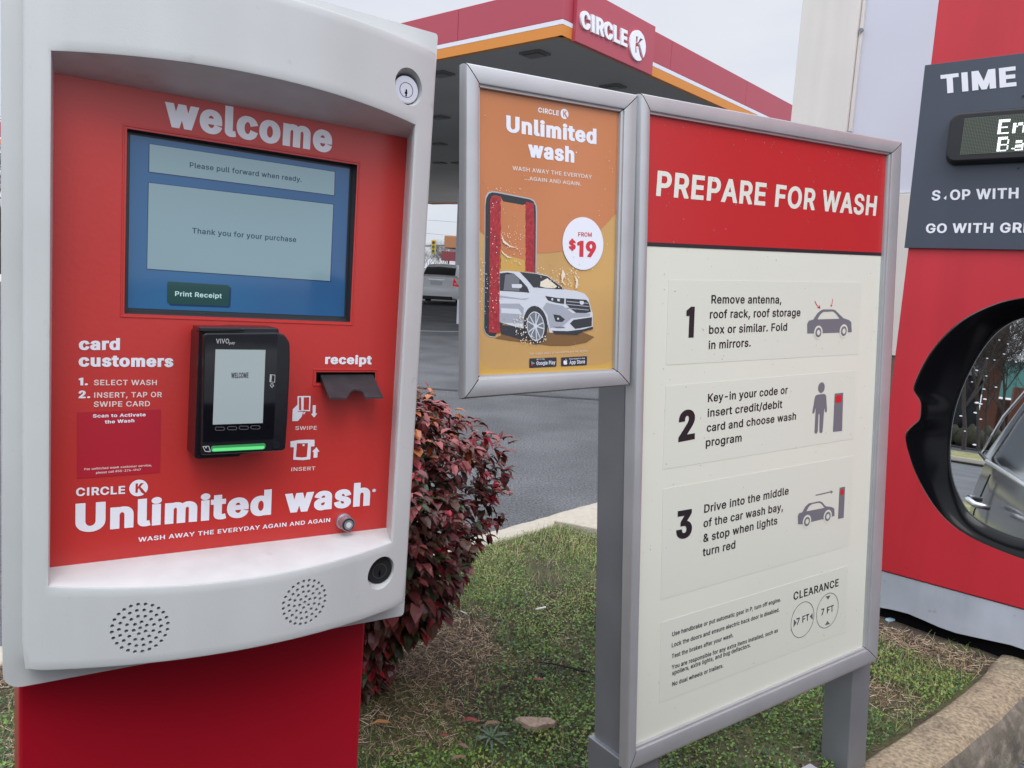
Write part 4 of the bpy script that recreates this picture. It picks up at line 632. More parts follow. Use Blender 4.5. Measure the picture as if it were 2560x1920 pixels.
# red face with a real cut-out for the screen and the receipt slot
scr = [k(318, 321), k(893.7, 412), k(875.5, 805.5), k(311, 784)]
slot = [k(*Z6(1213, 520)), k(*Z6(1722, 520)), k(*Z6(1722, 612)), k(*Z6(1211, 612))]
b = MB(); outer = [(-.012, -.012), (.428, -.012), (.428, .575), (-.012, .575)]
flat(b, KF, outer, 0, holes=[scr, slot])
face = b.build('front_panel', RED, kio)
b = MB()
def frame_ring(mb, fr, A, B, wa, wb, m=0):
    n = len(A); vs = [fr.at(p[0], p[1], wa) for p in A] + [fr.at(p[0], p[1], wb) for p in B]
    fs = [(i, (i + 1) % n, n + (i + 1) % n, n + i) for i in range(n)]
    if area(A) < 0: fs = [f[::-1] for f in fs]
    mb.add(vs, fs, m)
def grow(P, d):
    cx_ = sum(p[0] for p in P) / len(P); cy_ = sum(p[1] for p in P) / len(P)
    return [(p[0] + math.copysign(d, p[0] - cx_), p[1] + math.copysign(d, p[1] - cy_)) for p in P]
# embossed outline round the screen and the slot
for q in (scr, slot):
    a_, b_ = grow(q, .0022), grow(q, .0040)
    frame_ring(b, KF, a_, grow(a_, .0005), .0002, .0009); frame_ring(b, KF, grow(a_, .0005), b_, .0009, .0009); frame_ring(b, KF, b_, grow(b_, .0005), .0009, .0002)
b.build('embossed_edge', RED, face)
# screen well
b = MB(); lcd = [k(326, 336, -.012), k(875, 422, -.012), k(861, 792, -.012), k(320, 770, -.012)]
frame_ring(b, KF, scr, grow(scr, -.0015), 0, -.006); frame_ring(b, KF, grow(scr, -.0015), grow(lcd, .003), -.006, -.014); flat(b, KF, grow(lcd, .004), -.0145)
scb = b.build('screen_bezel', mat('bezel_black', (.03, .032, .036), .38), kio)
b = MB(); LB = (.018, .075, .20); flat(b, KF, lcd, -.0135)
lm_ = mat('screen_blue', (.024, .075, .175), .07, emit=.42, col2=(.018, .105, .225), c2=(.35, .7), ns2=3, spec=.45)
ss = b.build('screen', lm_, scb)
lw = -.0132; g = lambda x, y: KF.px(x, y, lw)
b = MB()
flat(b, KF, [g(372, 358.5), g(838.5, 428.5), g(837, 490), g(371, 431)], lw, 1); flat(b, KF, [g(370, 455.5), g(835, 510), g(827, 704.5), g(366.5, 673.5)], lw, 1)
flat(b, KF, [g(374, 360), g(836.7, 429.7), g(835, 488), g(373, 429)], lw + .0002, 0); flat(b, KF, [g(372, 457), g(833, 511.5), g(825, 702.5), g(368, 671.6)], lw + .0002, 0)
bq = [g(418, 703.4), g(574, 713), g(571.5, 765), g(417.5, 759)]
flat(b, KF, roundpoly([(p[0] + .0022, p[1] - .0022) for p in bq], .003), lw, 1); flat(b, KF, roundpoly(bq, .003), lw + .0002, 2)
b.build('screen_fields', [mat('field_grey', (.15, .225, .255), .07, emit=.52, spec=.45), mat('field_edge', (.006, .03, .09), .07, emit=.3), mat('button_green', (.010, .045, .045), .07, emit=.4)], ss)
b = MB()
text(b, KF, 'Please pull forward when ready.', g(474, 418.5), g(754, 455), .0062, 'med', lw + .0004)
text(b, KF, 'Thank you for your purchase', g(480, 583), g(740, 605.5), .0066, 'med', lw + .0004)
text(b, KF, 'Print Receipt', g(*Z5(1512, 898)), g(*Z5(1915, 918)), .0058, 'med', lw + .0004, m=1)
b.build('screen_text', [mat('screen_ink', (.012, .05, .085), .07, emit=.2), mat('screen_pale', (.35, .5, .5), .1, emit=.5)], ss)
# moulded bezel: bulging front, splayed opening, rounded corners
def bezel():
    n = 26; per = []
    def side(a, b_, f=None):
        for i in range(n): t = i / n; per.append((a[0] + (b_[0] - a[0]) * t, a[1] + (b_[1] - a[1]) * t))
    U0, U1, V0, V1 = -.0272, .4400, -.1035, .6645
    side((U0, V0), (U1, V0)); side((U1, V0), (U1, V1)); side((U1, V1), (U0, V1)); side((U0, V1), (U0, V0))
    r = .0085; out = []
    for x, y in per:
        cx_ = min(max(x, U0 + r), U1 - r); cy_ = min(max(y, V0 + r), V1 - r)
        if x != cx_ and y != cy_:
            d = Vector((x - cx_, y - cy_)); d = d.normalized() * r; x, y = cx_ + d.x, cy_ + d.y
        out.append((x, y))
    per = []; u0, u1 = -.003, .4068
    vb = lambda u: -.0035 - .0095 * max(0, 1 - ((u - .19) / .215) ** 2); vt = lambda u: .5605 + .0118 * max(0, 1 - ((u - .205) / .215) ** 2)
    side((u0, 0), (u1, 0)); side((u1, 0), (u1, 1)); side((u1, 1), (u0, 1)); side((u0, 1), (u0, 0))
    inn = [(x, vb(x) + (vt(x) - vb(x)) * y) for x, y in per]
    per = []; side((.0, .0005), (.4198, .0015)); side((.4198, .0015), (.4193, .5535)); side((.4193, .5535), (.0013, .5502)); side((.0013, .5502), (.0, .0005))
    back = per; N = len(out); K = 10; vs = []; rings = []
    def ring(P, wf):
        rings.append(len(vs)); vs.extend(KF.at(p[0], p[1], wf(p[0])) for p in P)
    ring(out, lambda u: -.012); ring(out, lambda u: bez(u) - .0035)
    sh = lambda P, d: [(p[0] + d * (1 if p[0] < .2 else -1) * min(1, abs(p[0] - .2) / .2), p[1] + d * (1 if p[1] < .28 else -1) * min(1, abs(p[1] - .28) / .3)) for p in P]
    ring(sh(out, .0010), lambda u: bez(u) - .0010); 
    o2 = sh(out, .0035); i2 = sh(inn, -.0030)
    for j in range(K + 1):
        t = j / K; P = [(a[0] + (c_[0] - a[0]) * t, a[1] + (c_[1] - a[1]) * t) for a, c_ in zip(o2, i2)]; ring(P, bez)
    ring(sh(inn, -.0008), lambda u: bez(u) - .0008); ring(inn, lambda u: bez(u) - .0030)
    nf = len(rings)
    for j in (1, 2, 3):
        t = j / 3; P = [(a[0] + (c_[0] - a[0]) * t, a[1] + (c_[1] - a[1]) * t) for a, c_ in zip(inn, back)]
        ring(P, lambda u, t=t: (bez(u) - .0030) * (1 - t) + .0010 * t)
    ring(back, lambda u: -.012)
    m = []; fs = []; RN = len(rings)
    for j in range(RN):
        a, c_ = rings[j], rings[(j + 1) % RN]
        for i in range(N):
            i2_ = (i + 1) % N; fs.append((a + i, a + i2_, c_ + i2_, c_ + i)); m.append(1 if nf - 1 <= j <= nf + 1 else 0)
    me_o = mesh('front_bezel', vs, fs, [WHITE, WHITE2], kio, midx=m)
    bm = bmesh.new(); bm.from_mesh(me_o.data); bmesh.ops.recalc_face_normals(bm, faces=bm.faces); bm.to_mesh(me_o.data); bm.free()
    # real holes: two locks, two speaker grilles
    c = MB()
    def cyl(u, v, r, w0, w1, n=20, r1=None): prism(c, KF, circ((u, v), r, n), w0, w1, uv0=circ((u, v), r1 or r, n))
    for (u, v) in ((.3945, .6065), (.3928, -.0442)):
        cyl(u, v, .0262 + .0, bez(u) - .016, bez(u) + .012, 48, .0190)
    for (u, v) in ((.0856, -.0590), (.2745, -.0566)):
        for q in range(5):
            for i in range(max(1, 6 * q)):
                a = 2 * math.pi * (i / max(1, 6 * q)) + q * .35; x, y = u + .0071 * q * math.cos(a), v + .0071 * q * math.sin(a)
                cyl(x, y, .00215, bez(x) - .012, bez(x) + .012, 10)
    co_ = c.build('cutter', HOLE, kio)
    mo = me_o.modifiers.new('holes', 'BOOLEAN'); mo.object = co_; mo.solver = 'EXACT'; mo.operation = 'DIFFERENCE'
    bpy.context.view_layer.update()
    dg = bpy.context.evaluated_depsgraph_get()
    nm = bpy.data.meshes.new_from_object(me_o.evaluated_get(dg)); 
    me_o.modifiers.clear(); me_o.data = nm; bpy.data.objects.remove(co_)
    nm.polygons.foreach_set('use_smooth', [True] * len(nm.polygons)); nm.set_sharp_from_angle(angle=R(38))
    return me_o
bezel()
# speakers seen as dark cones behind the holes, locks set in their wells
SPK = mat('speaker_mesh', (.012, .013, .014), .7)
for (u, v) in ((.0856, -.0590), (.2745, -.0566)):
    b = MB(); prism(b, KF, circ((u, v), .034, 24), bez(u) - .03, bez(u) - .0125 - .004); b.build('speaker', SPK, kio)
def lock(u, v, silver):
    w = bez(u); ms = [STEEL if silver else mat('lock_black', (.02, .02, .022), .3, bump=.05, bs=300), HOLE, mat('lock_ring', (.16, .16, .17), .3, metal=.6) if not silver else HOLE, mat('well_shade', (.035, .035, .035), .6)]  # well floor coloured near black for the shadow inside the lock well
    b = MB(); prism(b, KF, circ((u, v), .0215, 40), w - .030, w - .0150, 3 if silver else 1)
    r = .0172 if silver else .0188; ww = w - (.0105 if silver else .0095)
    cx_, cy_ = (u - .0004, v - .0012) if silver else (u, v)
    prism(b, KF, circ((cx_, cy_), r, 40), w - .02, ww - .0008, 0); prism(b, KF, circ((cx_, cy_), r - .0010, 40), ww - .001, ww, 0)
    q = r * .56
    frame_ring(b, KF, circ((cx_, cy_ - .0006), q, 32), circ((cx_, cy_ - .0006), q * .93, 32), ww + .0003, ww + .0003, 2)
    kp = [(-.13, -.92), (.13, -.92), (.10, -.60), (.24, -.40), (.14, -.30), (.12, .0), (0, .16), (-.14, .0), (-.10, -.22), (-.24, -.36), (-.20, -.52), (-.06, -.60)]
    flat(b, KF, [(cx_ + a * q * .9, cy_ - .0006 + c_ * q * .9) for a, c_ in kp][::-1], ww + .0004, 1)
    b.build('key_lock', ms, kio, smooth=False)
lock(.3945, .6065, True); lock(.3928, -.0442, False)
def roundc(L, n=6):
    o = []
    for i, (x, y, r) in enumerate(L):
        p = Vector((x, y)); a = (Vector(L[i - 1][:2]) - p).normalized(); c_ = (Vector(L[(i + 1) % len(L)][:2]) - p).normalized(); cen = p + (a + c_) * r
        for k_ in range(n + 1):
            t = R(90 * k_ / n); o.append(tuple(cen - c_ * r * math.cos(t) - a * r * math.sin(t)))
    return o
# housing behind the bezel
b = MB(); HO = roundc([(.4556, .6990, .0045), (-.0453, .6990, .0045), (-.0453, -.1372, .019), (.4556, -.1372, .006)])
prism(b, KF, HO, -.17, -.036, uv0=HO)
flat(b, KF, HO, .002, holes=[[(-.013, -.013), (.429, -.013), (.429, .576), (-.013, .576)]])
n_ = len(HO); HO2 = HO[::-1] if area(HO) < 0 else HO
b.add([KF.at(p[0], p[1], .002) for p in HO2] + [KF.at(p[0], p[1], -.036) for p in HO2], [(i, n_ + i, n_ + (i + 1) % n_, (i + 1) % n_) for i in range(n_)])
b.build('housing', WHITE, kio)
# pedestal down to the ground
b = MB(); kb = KF; zb = -(KF.O.z - .12)
prism(b, KF, [(-.0290, zb), (.4205, zb + .015), (.4205, -.13), (-.0290, -.13)], -.30, -.055, 0); b.build('pedestal', REDP, kio, bevel=.004)
# printed lettering
b = MB()
text(b, KF, 'welcome', k(411, 315), k(829, 383), .0355, 'xblack')
b.build('welcome_heading', INK, face); b = MB()
text(b, KF, 'card', k(197, 875), k(299.5, 875), .0138, 'xblack')
text(b, KF, 'customers', k(196.5, 916.5), k(433, 917.5), .0138, 'xblack')
b.build('customer_heading', INK, face); b = MB()
text(b, KF, '1.', k(*ZC(65, 528)), k(*ZC(158, 526)), .0088, 'xblack'); text(b, KF, '2.', k(*ZC(65, 655)), k(*ZC(180, 653)), .0088, 'xblack')
b.build('step_number', INK, face); b = MB()
text(b, KF, 'receipt', k(*Z6(1287, 450)), k(*Z6(1690, 453)), .0125, 'xblack')
b.build('receipt_lettering', INK, face); b = MB()
text(b, KF, 'Unlimited wash', k(*ZB_(400, 408)), k(*ZB_(1965, 263)), .0345, 'xblack')
b.build('offer_heading', INK, face); b = MB()
text(b, KF, 'CIRCLE', k(*ZB_(404, 214)), k(*ZB_(665, 201)), .0098, 'bold')
kc = k(*ZB_(737, 170)); kmark(b, KF, kc, .0102, .0006)
b.build('brand_emblem', INK, face); b = MB()
text(b, KF, '*', k(*ZB_(1977, 206)), k(*ZB_(1999, 204)), .0085, 'med')
text(b, KF, 'WASH AWAY THE EVERYDAY AGAIN AND AGAIN', k(*ZB_(735, 457)), k(*ZB_(1755, 350)), .0056, 'med', track=14)
b.build('tagline', INK, face)
b = MB()
text(b, KF, 'SELECT WASH', k(*ZC(216, 526)), k(*ZC(838, 524)), .0063, 'med', track=10)
text(b, KF, 'INSERT, TAP OR', k(*ZC(218, 650)), k(*ZC(887, 643)), .0063, 'med', track=10)
text(b, KF, 'SWIPE CARD', k(*ZC(214, 740)), k(*ZC(770, 733)), .0063, 'med', track=10)
b.build('step_lettering', INKS, face); b = MB()
text(b, KF, 'SWIPE', k(*Z6(1030, 1020)), k(*Z6(1217, 1017)), .0052, 'med', track=10)
b.build('swipe_caption', INKS, face); b = MB()
text(b, KF, 'INSERT', k(*Z6(995, 1376)), k(*Z6(1203, 1366)), .0052, 'med', track=10)
b.build('insert_caption', INKS, face)
# card pictograms
b = MB(); q6 = lambda L: [k(*Z6(x, y)) for x, y in L]
def strip(mb, fr, L, w, m=0):
    flat(mb, fr, L, w, m)
def ringpoly(mb, fr, A, B, w, m=0): flat(mb, fr, A, w, m, holes=[B])
ringpoly(b, KF, q6([(1050, 727), (1163, 725), (1158, 858), (1100, 855), (1050, 858)]), q6([(1062, 738), (1151, 737), (1148, 846), (1098, 846), (1062, 848)]), .0007)
flat(b, KF, q6([(1081, 738), (1103, 738), (1101, 848), (1081, 848)]), .0009)
flat(b, KF, q6([(1008, 840), (1050, 800), (1052, 812), (1050, 862), (1098, 862), (1085, 905), (1052, 942), (1003, 943)]), .0009)
flat(b, KF, q6([(1098, 868), (1120, 862), (1104, 888)]), .0009)
flat(b, KF, q6([(1181, 805), (1208, 805), (1205, 875), (1221, 875), (1193, 913), (1165, 880), (1180, 878)]), .0007)
b.build('swipe_symbol', INK, face); b = MB()
ringpoly(b, KF, q6([(988, 1118), (1060, 1106), (1130, 1103), (1197, 1104), (1196, 1160), (1166, 1163), (1160, 1272), (1100, 1280), (1012, 1276), (1018, 1168), (988, 1168)]), q6([(1045, 1135), (1140, 1133), (1130, 1252), (1088, 1257), (1035, 1253)]), .0007)
flat(b, KF, q6([(1094, 1141), (1111, 1141), (1110, 1158), (1093, 1158)]), .0007)
flat(b, KF, q6([(1213, 1168), (1240, 1206), (1224, 1207), (1221, 1258), (1187, 1259), (1189, 1208), (1175, 1208)]), .0007)
b.build('insert_symbol', INK, face)
# sticker
b = MB(); st = [k(*ZC(52, 795)), k(*ZC(878, 765)), k(*ZC(868, 1388)), k(*ZC(50, 1448))]
flat(b, KF, st, .0006); stk = b.build('sticker', mat('sticker_red', (.42, .010, .026), .4), face)
b = MB(); c9 = lambda x, y: KF.px(*ZC(x, y), .0009)
text(b, KF, 'Scan to Activate', c9(206, 846), c9(727, 832), .0040, 'bold', .0009); text(b, KF, 'the Wash', c9(324, 905), c9(616, 890), .0040, 'bold', .0009)
text(b, KF, 'For unlimited wash customer service,', c9(122, 1366), c9(788, 1325), .0026, 'med', .0009, m=1)
text(b, KF, 'please call 855-276-1947', c9(238, 1400), c9(680, 1368), .0026, 'med', .0009, m=1)
b.build('sticker_print', [INK, INKS], stk)
# receipt chute
b = MB(); s_in = grow(slot, -.001)
frame_ring(b, KF, slot, s_in, 0, -.03); flat(b, KF, s_in, -.03); b.build('receipt_slot', BLKM, kio)
b = MB(); fl = lambda x, y, w: KF.at(*KF.px(*Z6(x, y), w), w)
topL, topR = (1247, 541), (1700, 536); bl_, br_ = (1322, 739), (1790, 734)
N = 24; T_ = []; B_ = []
for i in range(N + 1):
    t = i / N; T_.append(fl(topL[0] + (topR[0] - topL[0]) * t, topL[1] + (topR[1] - topL[1]) * t, -.004))
    x = bl_[0] + (br_[0] - bl_[0]) * t; y = bl_[1] + (br_[1] - bl_[1]) * t; w = .044
    d = (x - 1560) / 70
    if abs(d) < 1: s_ = math.sqrt(1 - d * d) * 72; y -= s_; w -= .048 * s_ / 200
    B_.append(fl(x, y, w))
dn = KF.v * -.0022
vs = T_ + B_ + [p + dn for p in T_] + [p + dn for p in B_]; n1 = N + 1
fs = []
for i in range(N):
    fs += [(i, n1 + i, n1 + i + 1, i + 1), (2 * n1 + i + 1, 3 * n1 + i + 1, 3 * n1 + i, 2 * n1 + i), (n1 + i, 3 * n1 + i, 3 * n1 + i + 1, n1 + i + 1)]
fs += [(0, 2 * n1, 3 * n1, n1), (N, n1 + N, 3 * n1 + N, 2 * n1 + N)]
b.add(vs, fs)
for (sx0, sy0), (sx1, sy1), o_ in ((topL, bl_, 1), (topR, br_, -1)):
    A_ = fl(sx0, sy0, -.004); B2 = fl(sx1, sy1, .044); C_ = KF.at(*KF.px(*Z6(sx0, sy0 + 68), .0), .0)
    e_ = KF.u * .002 * o_; b.add([A_ + e_, B2 + e_, C_ + e_, A_, B2, C_], [(0, 1, 2), (5, 4, 3), (0, 3, 4, 1), (1, 4, 5, 2)])
b.build('receipt_chute', mat('chute_plastic', (.030, .031, .036), .45, noise=.3, ns=60, bump=.15, bs=300), kio)
# push button
b = MB(); u, v = KF.px(*ZB_(1856, 368), .022)
prism(b, KF, circ((u, v), .0098, 28), -.001, .019, 0); prism(b, KF, circ((u, v), .0112, 28), -.001, .004, 0)
prism(b, KF, circ((u, v), .0086, 28), .018, .0203, 1); prism(b, KF, circ((u, v), .0066, 28), .019, .0212, 0); prism(b, KF, circ((u, v), .0040, 20), .02, .0216, 2)
b.build('push_button', [STEEL, BLKM, mat('button_face', (.55, .56, .54), .4)], kio)

# ------------------------------------------------------------------ card reader, mounted on the pay station
rd = kio
def kp(L, w): return [KF.px(*Z6(x, y), w) for x, y in L]
b = MB()
o1 = kp([(200, 165), (545, 128), (570, 132), (885, 138), (892, 175), (900, 1180), (560, 1232), (545, 1250), (185, 1272), (160, 1255)], .046)
prism(b, KF, roundpoly(o1, .003), .0006, .046)
crd = b.build('card_reader', BLK, kio, bevel=.0015)
b = MB(); t0 = kp([(190, 128), (540, 132), (590, 145), (588, 160), (225, 168), (190, 165)], .050); prism(b, KF, t0, .02, .056); b.build('rain_lip', BLK, crd, bevel=.001)
b = MB(); fw = .060
o2 = kp([(240, 182), (880, 176), (940, 196), (985, 262), (988, 420), (966, 900), (948, 1180), (925, 1200), (560, 1222), (218, 1240)], fw)
prism(b, KF, roundpoly(o2, .004), .040, fw); fb = b.build('reader_face', BLK, crd, bevel=.002, seg=3)
b = MB(); gl = kp([(255, 195), (868, 190), (880, 210), (842, 1098), (232, 1128), (242, 700)], fw); flat(b, KF, roundpoly(gl, .003), fw + .0004)
b.build('face_glass', mat('reader_glass', (.004, .004, .007), .05, spec=.6), fb)
b = MB(); sc = kp([(340, 322), (772, 327), (748, 958), (316, 972)], fw)
flat(b, KF, sc, fw + .0008); rs = b.build('reader_screen', mat('reader_lcd', (.27, .32, .325), .12, emit=.34, spec=.4), fb)
b = MB(); f9 = lambda x, y: KF.px(*Z6(x, y), fw + .001)
text(b, KF, 'WELCOME', f9(477, 571), f9(625, 568), .0064, 'bold', fw + .0011); b.build('screen_text', mat('lcd_ink', (.03, .035, .04), .3), rs)
b = MB()
for cx_, cy_ in ((379, 1008), (485, 1004), (586, 1000), (687, 997)):
    A_ = [(cx_ + (25 if math.cos(t) > 0 else -25) + 17 * math.cos(t), cy_ + 16 * math.sin(t)) for t in [2 * math.pi * (i + .5) / 16 for i in range(16)]]
    B2 = [(cx_ + (25 if math.cos(t) > 0 else -25) + 13 * math.cos(t), cy_ + 12.5 * math.sin(t)) for t in [2 * math.pi * (i + .5) / 16 for i in range(16)]]
    ringpoly(b, KF, [f9(*p) for p in A_], [f9(*p) for p in B2], fw + .0009)
b.build('soft_key', mat('key_outline', (.16, .16, .16), .3), fb)
b = MB(); P9 = lambda L: [f9(*p) for p in L]
text(b, KF, "VIVO", f9(345, 272), f9(458, 272), .0056, 'med', fw + .001); text(b, KF, 'pay', f9(458, 280), f9(508, 276), .0030, 'med', fw + .001, slant=.2)
b.build('reader_wordmark', mat('symbol_grey', (.42, .43, .44), .35), fb); b = MB()
ringpoly(b, KF, P9([(812, 538), (858, 543), (855, 610), (808, 606)]), P9([(817, 543), (853, 548), (850, 605), (813, 601)]), fw + .0009)
flat(b, KF, P9([(816, 542), (828, 543), (824, 604), (812, 602)]), fw + .001)
ringpoly(b, KF, P9([(820, 615), (840, 616), (840, 632), (851, 633), (829, 656), (808, 630), (819, 630)]), P9([(824, 620), (835, 621), (834, 636), (841, 638), (829, 648), (818, 635), (823, 635)]), fw + .0009)
b.build('swipe_icon', mat('icon_light', (.42, .43, .44), .35), fb); b = MB()
ringpoly(b, KF, P9([(228, 1160), (285, 1156), (300, 1200), (298, 1210), (250, 1208)]), P9([(238, 1166), (280, 1163), (292, 1200), (256, 1202)]), fw + .0009)
flat(b, KF, P9([(250, 1165), (262, 1164), (268, 1176), (256, 1178)]), fw + .0009)
b.build('chip_icon', mat('icon_pale', (.42, .43, .44), .35), fb)
b = MB(); gs = P9([(305, 1165), (318, 1157), (760, 1134), (775, 1142), (772, 1176), (755, 1187), (320, 1210), (304, 1200)])
flat(b, KF, roundpoly(gs, .003), fw + .0006, 1)
g2 = P9([(318, 1178), (765, 1156), (762, 1176), (752, 1184), (322, 1205), (312, 1198)]); flat(b, KF, roundpoly(g2, .002), fw + .0012, 0)
b.build('card_slot', [mat('slot_green', (.10, .55, .17), .3, emit=.55), mat('slot_green_dim', (.035, .22, .07), .25, emit=.4)], fb)
b = MB(); prism(b, KF, circ(f9(865, 1150), .0046, 20), fw - .001, fw + .0012); b.build('camera_lens', mat('lens', (.015, .016, .02), .1), fb)

# ------------------------------------------------------------------ free-standing sign and side sign
SF = Fr((0.53913, 1.55076, -0.28399 + CZ), (0.83066, 0.55614, 0.02679), (-0.05319, 0.03136, 0.99809), (0.55424, -0.8305, 0.05563))
SF.v = SF.n.cross(SF.u).normalized()
DARKGAP = mat('mitre_gap', (.02, .02, .022), .7)
def sign_frame(parent, outer, inner, w0, dep=.014):
    prof = [(0, -dep), (0, .004), (.035, .0085), (.10, .0108), (.20, .0115), (.50, .0120), (.80, .0112), (.855, .0104), (.865, .0070), (.90, .0066), (.985, .0066), (1, .0050), (1, -.001)]
    for i in range(4):
        a0, a1, b0, b1 = [Vector(p) for p in (outer[i], outer[(i + 1) % 4], inner[i], inner[(i + 1) % 4])]
        d = (a1 - a0).normalized() * .0010; vs = []
        for t, h in prof: q = (a0 + d).lerp(b0 + d, t); vs.append(SF.at(q.x, q.y, w0 + h))
        for t, h in prof: q = (a1 - d).lerp(b1 - d, t); vs.append(SF.at(q.x, q.y, w0 + h))
        n = len(prof); fs = [(j, j + 1, n + j + 1, n + j) for j in range(n - 1)]
        fs.append(tuple(range(n)[::-1])); fs.append(tuple(range(n, 2 * n)))
        fs = [f[::-1] for f in fs] if i < 9 else fs
        o = mesh('frame_rail', vs, fs, [ALU, DARKGAP], parent, midx=[0] * (n - 1) + [1, 1], smooth=True, sharp=32)
        bm = bmesh.new(); bm.from_mesh(o.data); bmesh.ops.recalc_face_normals(bm, faces=bm.faces); bm.to_mesh(o.data); bm.free(); o.data.set_sharp_from_angle(angle=R(32))
    b = MB(); fr_ = [Vector(p) for p in inner]; c_ = sum(fr_, Vector((0, 0))) / 4
    flat(b, SF, [tuple(Vector(p).lerp(c_, .004)) for p in outer], w0 - .0025); return b
bsn = thing('instruction_sign', 'tall framed wash instruction sign with red header on two grey posts', 'sign', (.45, 1.5, .15))
bo = [SF.px(1591, 234, .0), SF.px(2246, 356, .0), SF.px(2186, 1648, .0), SF.px(1560, 1925, .0)]
bi = [SF.px(1626, 285, .007), SF.px(2222, 387, .007), SF.px(2163, 1619, .007), SF.px(1590, 1867, .007)]
sign_frame(bsn, bo, bi, 0).build('backing', DARKGAP, bsn)
big = lambda p: tuple(Vector(p) + (Vector(p) - Vector((-.005, .0))).normalized() * .004)
INKB = mat('print_black', (.012, .012, .016), .35)
b = MB(); PST = mat('poster_cream', (.70, .715, .62), .26, noise=.025, ns=4, bump=.03, bs=9)
prism(b, SF, [big(p) for p in bi], -.0015, 0); pos = b.build('poster', PST, bsn)
A = zm(1580, 350, .31646); Bq = zm(1580, 870, .31646); Cq = zm(1580, 1395, .31646)
s = lambda z, x, y, w=.0006: SF.px(*z(x, y), w)
b = MB(); hl, hr = s(A, 115, 806), s(A, 1962, 890)
prism(b, SF, [big(bi[0]), big(bi[1]), (big(bi[1])[0], hr[1]), (big(bi[0])[0], hl[1])], .0001, .0006, 0)
b.build('red_header', mat('header_red', (.50, .020, .022), .28, noise=.03, ns=4, bump=.03, bs=9), pos)
b = MB(); ll, lr = s(A, 115, 838), s(A, 1962, 915)
prism(b, SF, [(big(bi[0])[0], hl[1]), (big(bi[1])[0], hr[1]), (big(bi[1])[0], lr[1]), (big(bi[0])[0], ll[1])], .0001, .0008, 0); b.build('black_rule', mat('rule_black', (.02, .018, .022), .35), pos)
b = MB()
for L in ([s(A, 290, 1105), s(A, 1815, 1125), s(Bq, 1790, 48), s(Bq, 268, 135)], [s(Bq, 268, 300), s(Bq, 1775, 175), s(Bq, 1755, 715), s(Bq, 243, 960)],
          [s(Bq, 245, 1115), s(Bq, 1750, 850), s(Bq, 1715, 1560), s(Cq, 228, 330)], [s(Cq, 230, 510), s(Cq, 1705, 60), s(Cq, 1690, 580), s(Cq, 215, 1145)]):
    prism(b, SF, L, .0001, .0005)
b.build('grey_field', mat('field_pale', (.672, .69, .603), .28, bump=.03, bs=9), pos)
b = MB(); w9 = .0009; t9 = lambda z, x, y: SF.px(*z(x, y), w9)
text(b, SF, 'PREPARE FOR WASH', t9(A, 190, 441), t9(A, 1925, 600), t9(A, 204, 241), 'bold', w9)
b.build('heading_lettering', mat('heading_cream', (.72, .74, .66), .3), pos)
b = MB()
def block(z, lines, x0y, capp):
    c0 = (Vector(t9(z, *capp)) - Vector(t9(z, *x0y))).length
    for s_, p, q in lines: text(b, SF, s_, t9(z, *p), t9(z, *q), c0, 'med', w9)
block(A, [('Remove antenna,', (627, 1292), (1180, 1292)), ('roof rack, roof storage', (615, 1410), (1330, 1392)), ('box or similar. Fold', (608, 1532), (1225, 1506)), ('in mirrors.', (605, 1653), (938, 1632))], (625, 1292), (630, 1224))
b.build('step_lettering', INKB, pos); b = MB()
block(Bq, [('Key-in your code or', (600, 428), (1230, 360)), ('insert credit/debit', (597, 546), (1187, 472)), ('card and choose wash', (590, 663), (1295, 566)), ('program', (583, 780), (866, 738))], (600, 428), (603, 362))
b.build('step_lettering', INKB, pos); b = MB()
block(Bq, [('Drive into the middle', (570, 1304), (1237, 1156)), ('of the car wash bay,', (565, 1419), (1193, 1283)), ('& stop when lights', (563, 1536), (1148, 1391)), ('turn red', (558, 1648), (816, 1582))], (570, 1304), (571, 1238))
b.build('step_lettering', INKB, pos); b = MB()
block(Cq, [('Use handbrake or put automatic gear in P, turn off engine.', (317, 620), (1175, 343)), ('Lock the doors and ensure electric back door is disabled.', (314, 708), (1164, 422)), ('Test the brakes after your wash.', (314, 795), (801, 624)),
           ('You are responsible for any extra items installed, such as', (314, 882), (1152, 586)), ('spoilers, extra lights, and bug deflectors.', (317, 928), (937, 702)), ('No dual wheels or trailers.', (318, 1015), (721, 864))], (317, 620), (319, 584))
b.build('fine_print', INKB, pos); b = MB()
text(b, SF, '1', t9(A, 422, 1563), t9(A, 487, 1561), t9(A, 432, 1316), 'black', w9); b.build('step_number', INKB, pos); b = MB(); text(b, SF, '2', t9(Bq, 366, 745), t9(Bq, 496, 720), t9(Bq, 372, 500), 'black', w9); b.build('step_number', INKB, pos); b = MB(); text(b, SF, '3', t9(Bq, 347, 1516), t9(Bq, 472, 1492), t9(Bq, 354, 1290), 'black', w9)
b.build('step_number', INKB, pos); b = MB()
text(b, SF, 'CLEARANCE', t9(Cq, 1276, 334), t9(Cq, 1632, 222), t9(Cq, 1277, 272), 'med', w9, track=18)
text(b, SF, '7 FT', t9(Cq, 1301, 530), t9(Cq, 1399, 490), t9(Cq, 1302, 478), 'med', w9); text(b, SF, '7 FT', t9(Cq, 1495, 455), t9(Cq, 1593, 420), t9(Cq, 1496, 404), 'med', w9)
b.build('clearance_lettering', INKB, pos)
b = MB(); tp_ = lambda z, L: [t9(z, *p) for p in L]
ICM = [mat('icon_grey', (.155, .165, .19), .35), mat('icon_red', (.60, .02, .03), .35), mat('icon_paper', (.672, .69, .603), .3), mat('icon_green_grey', (.10, .125, .125), .35)]
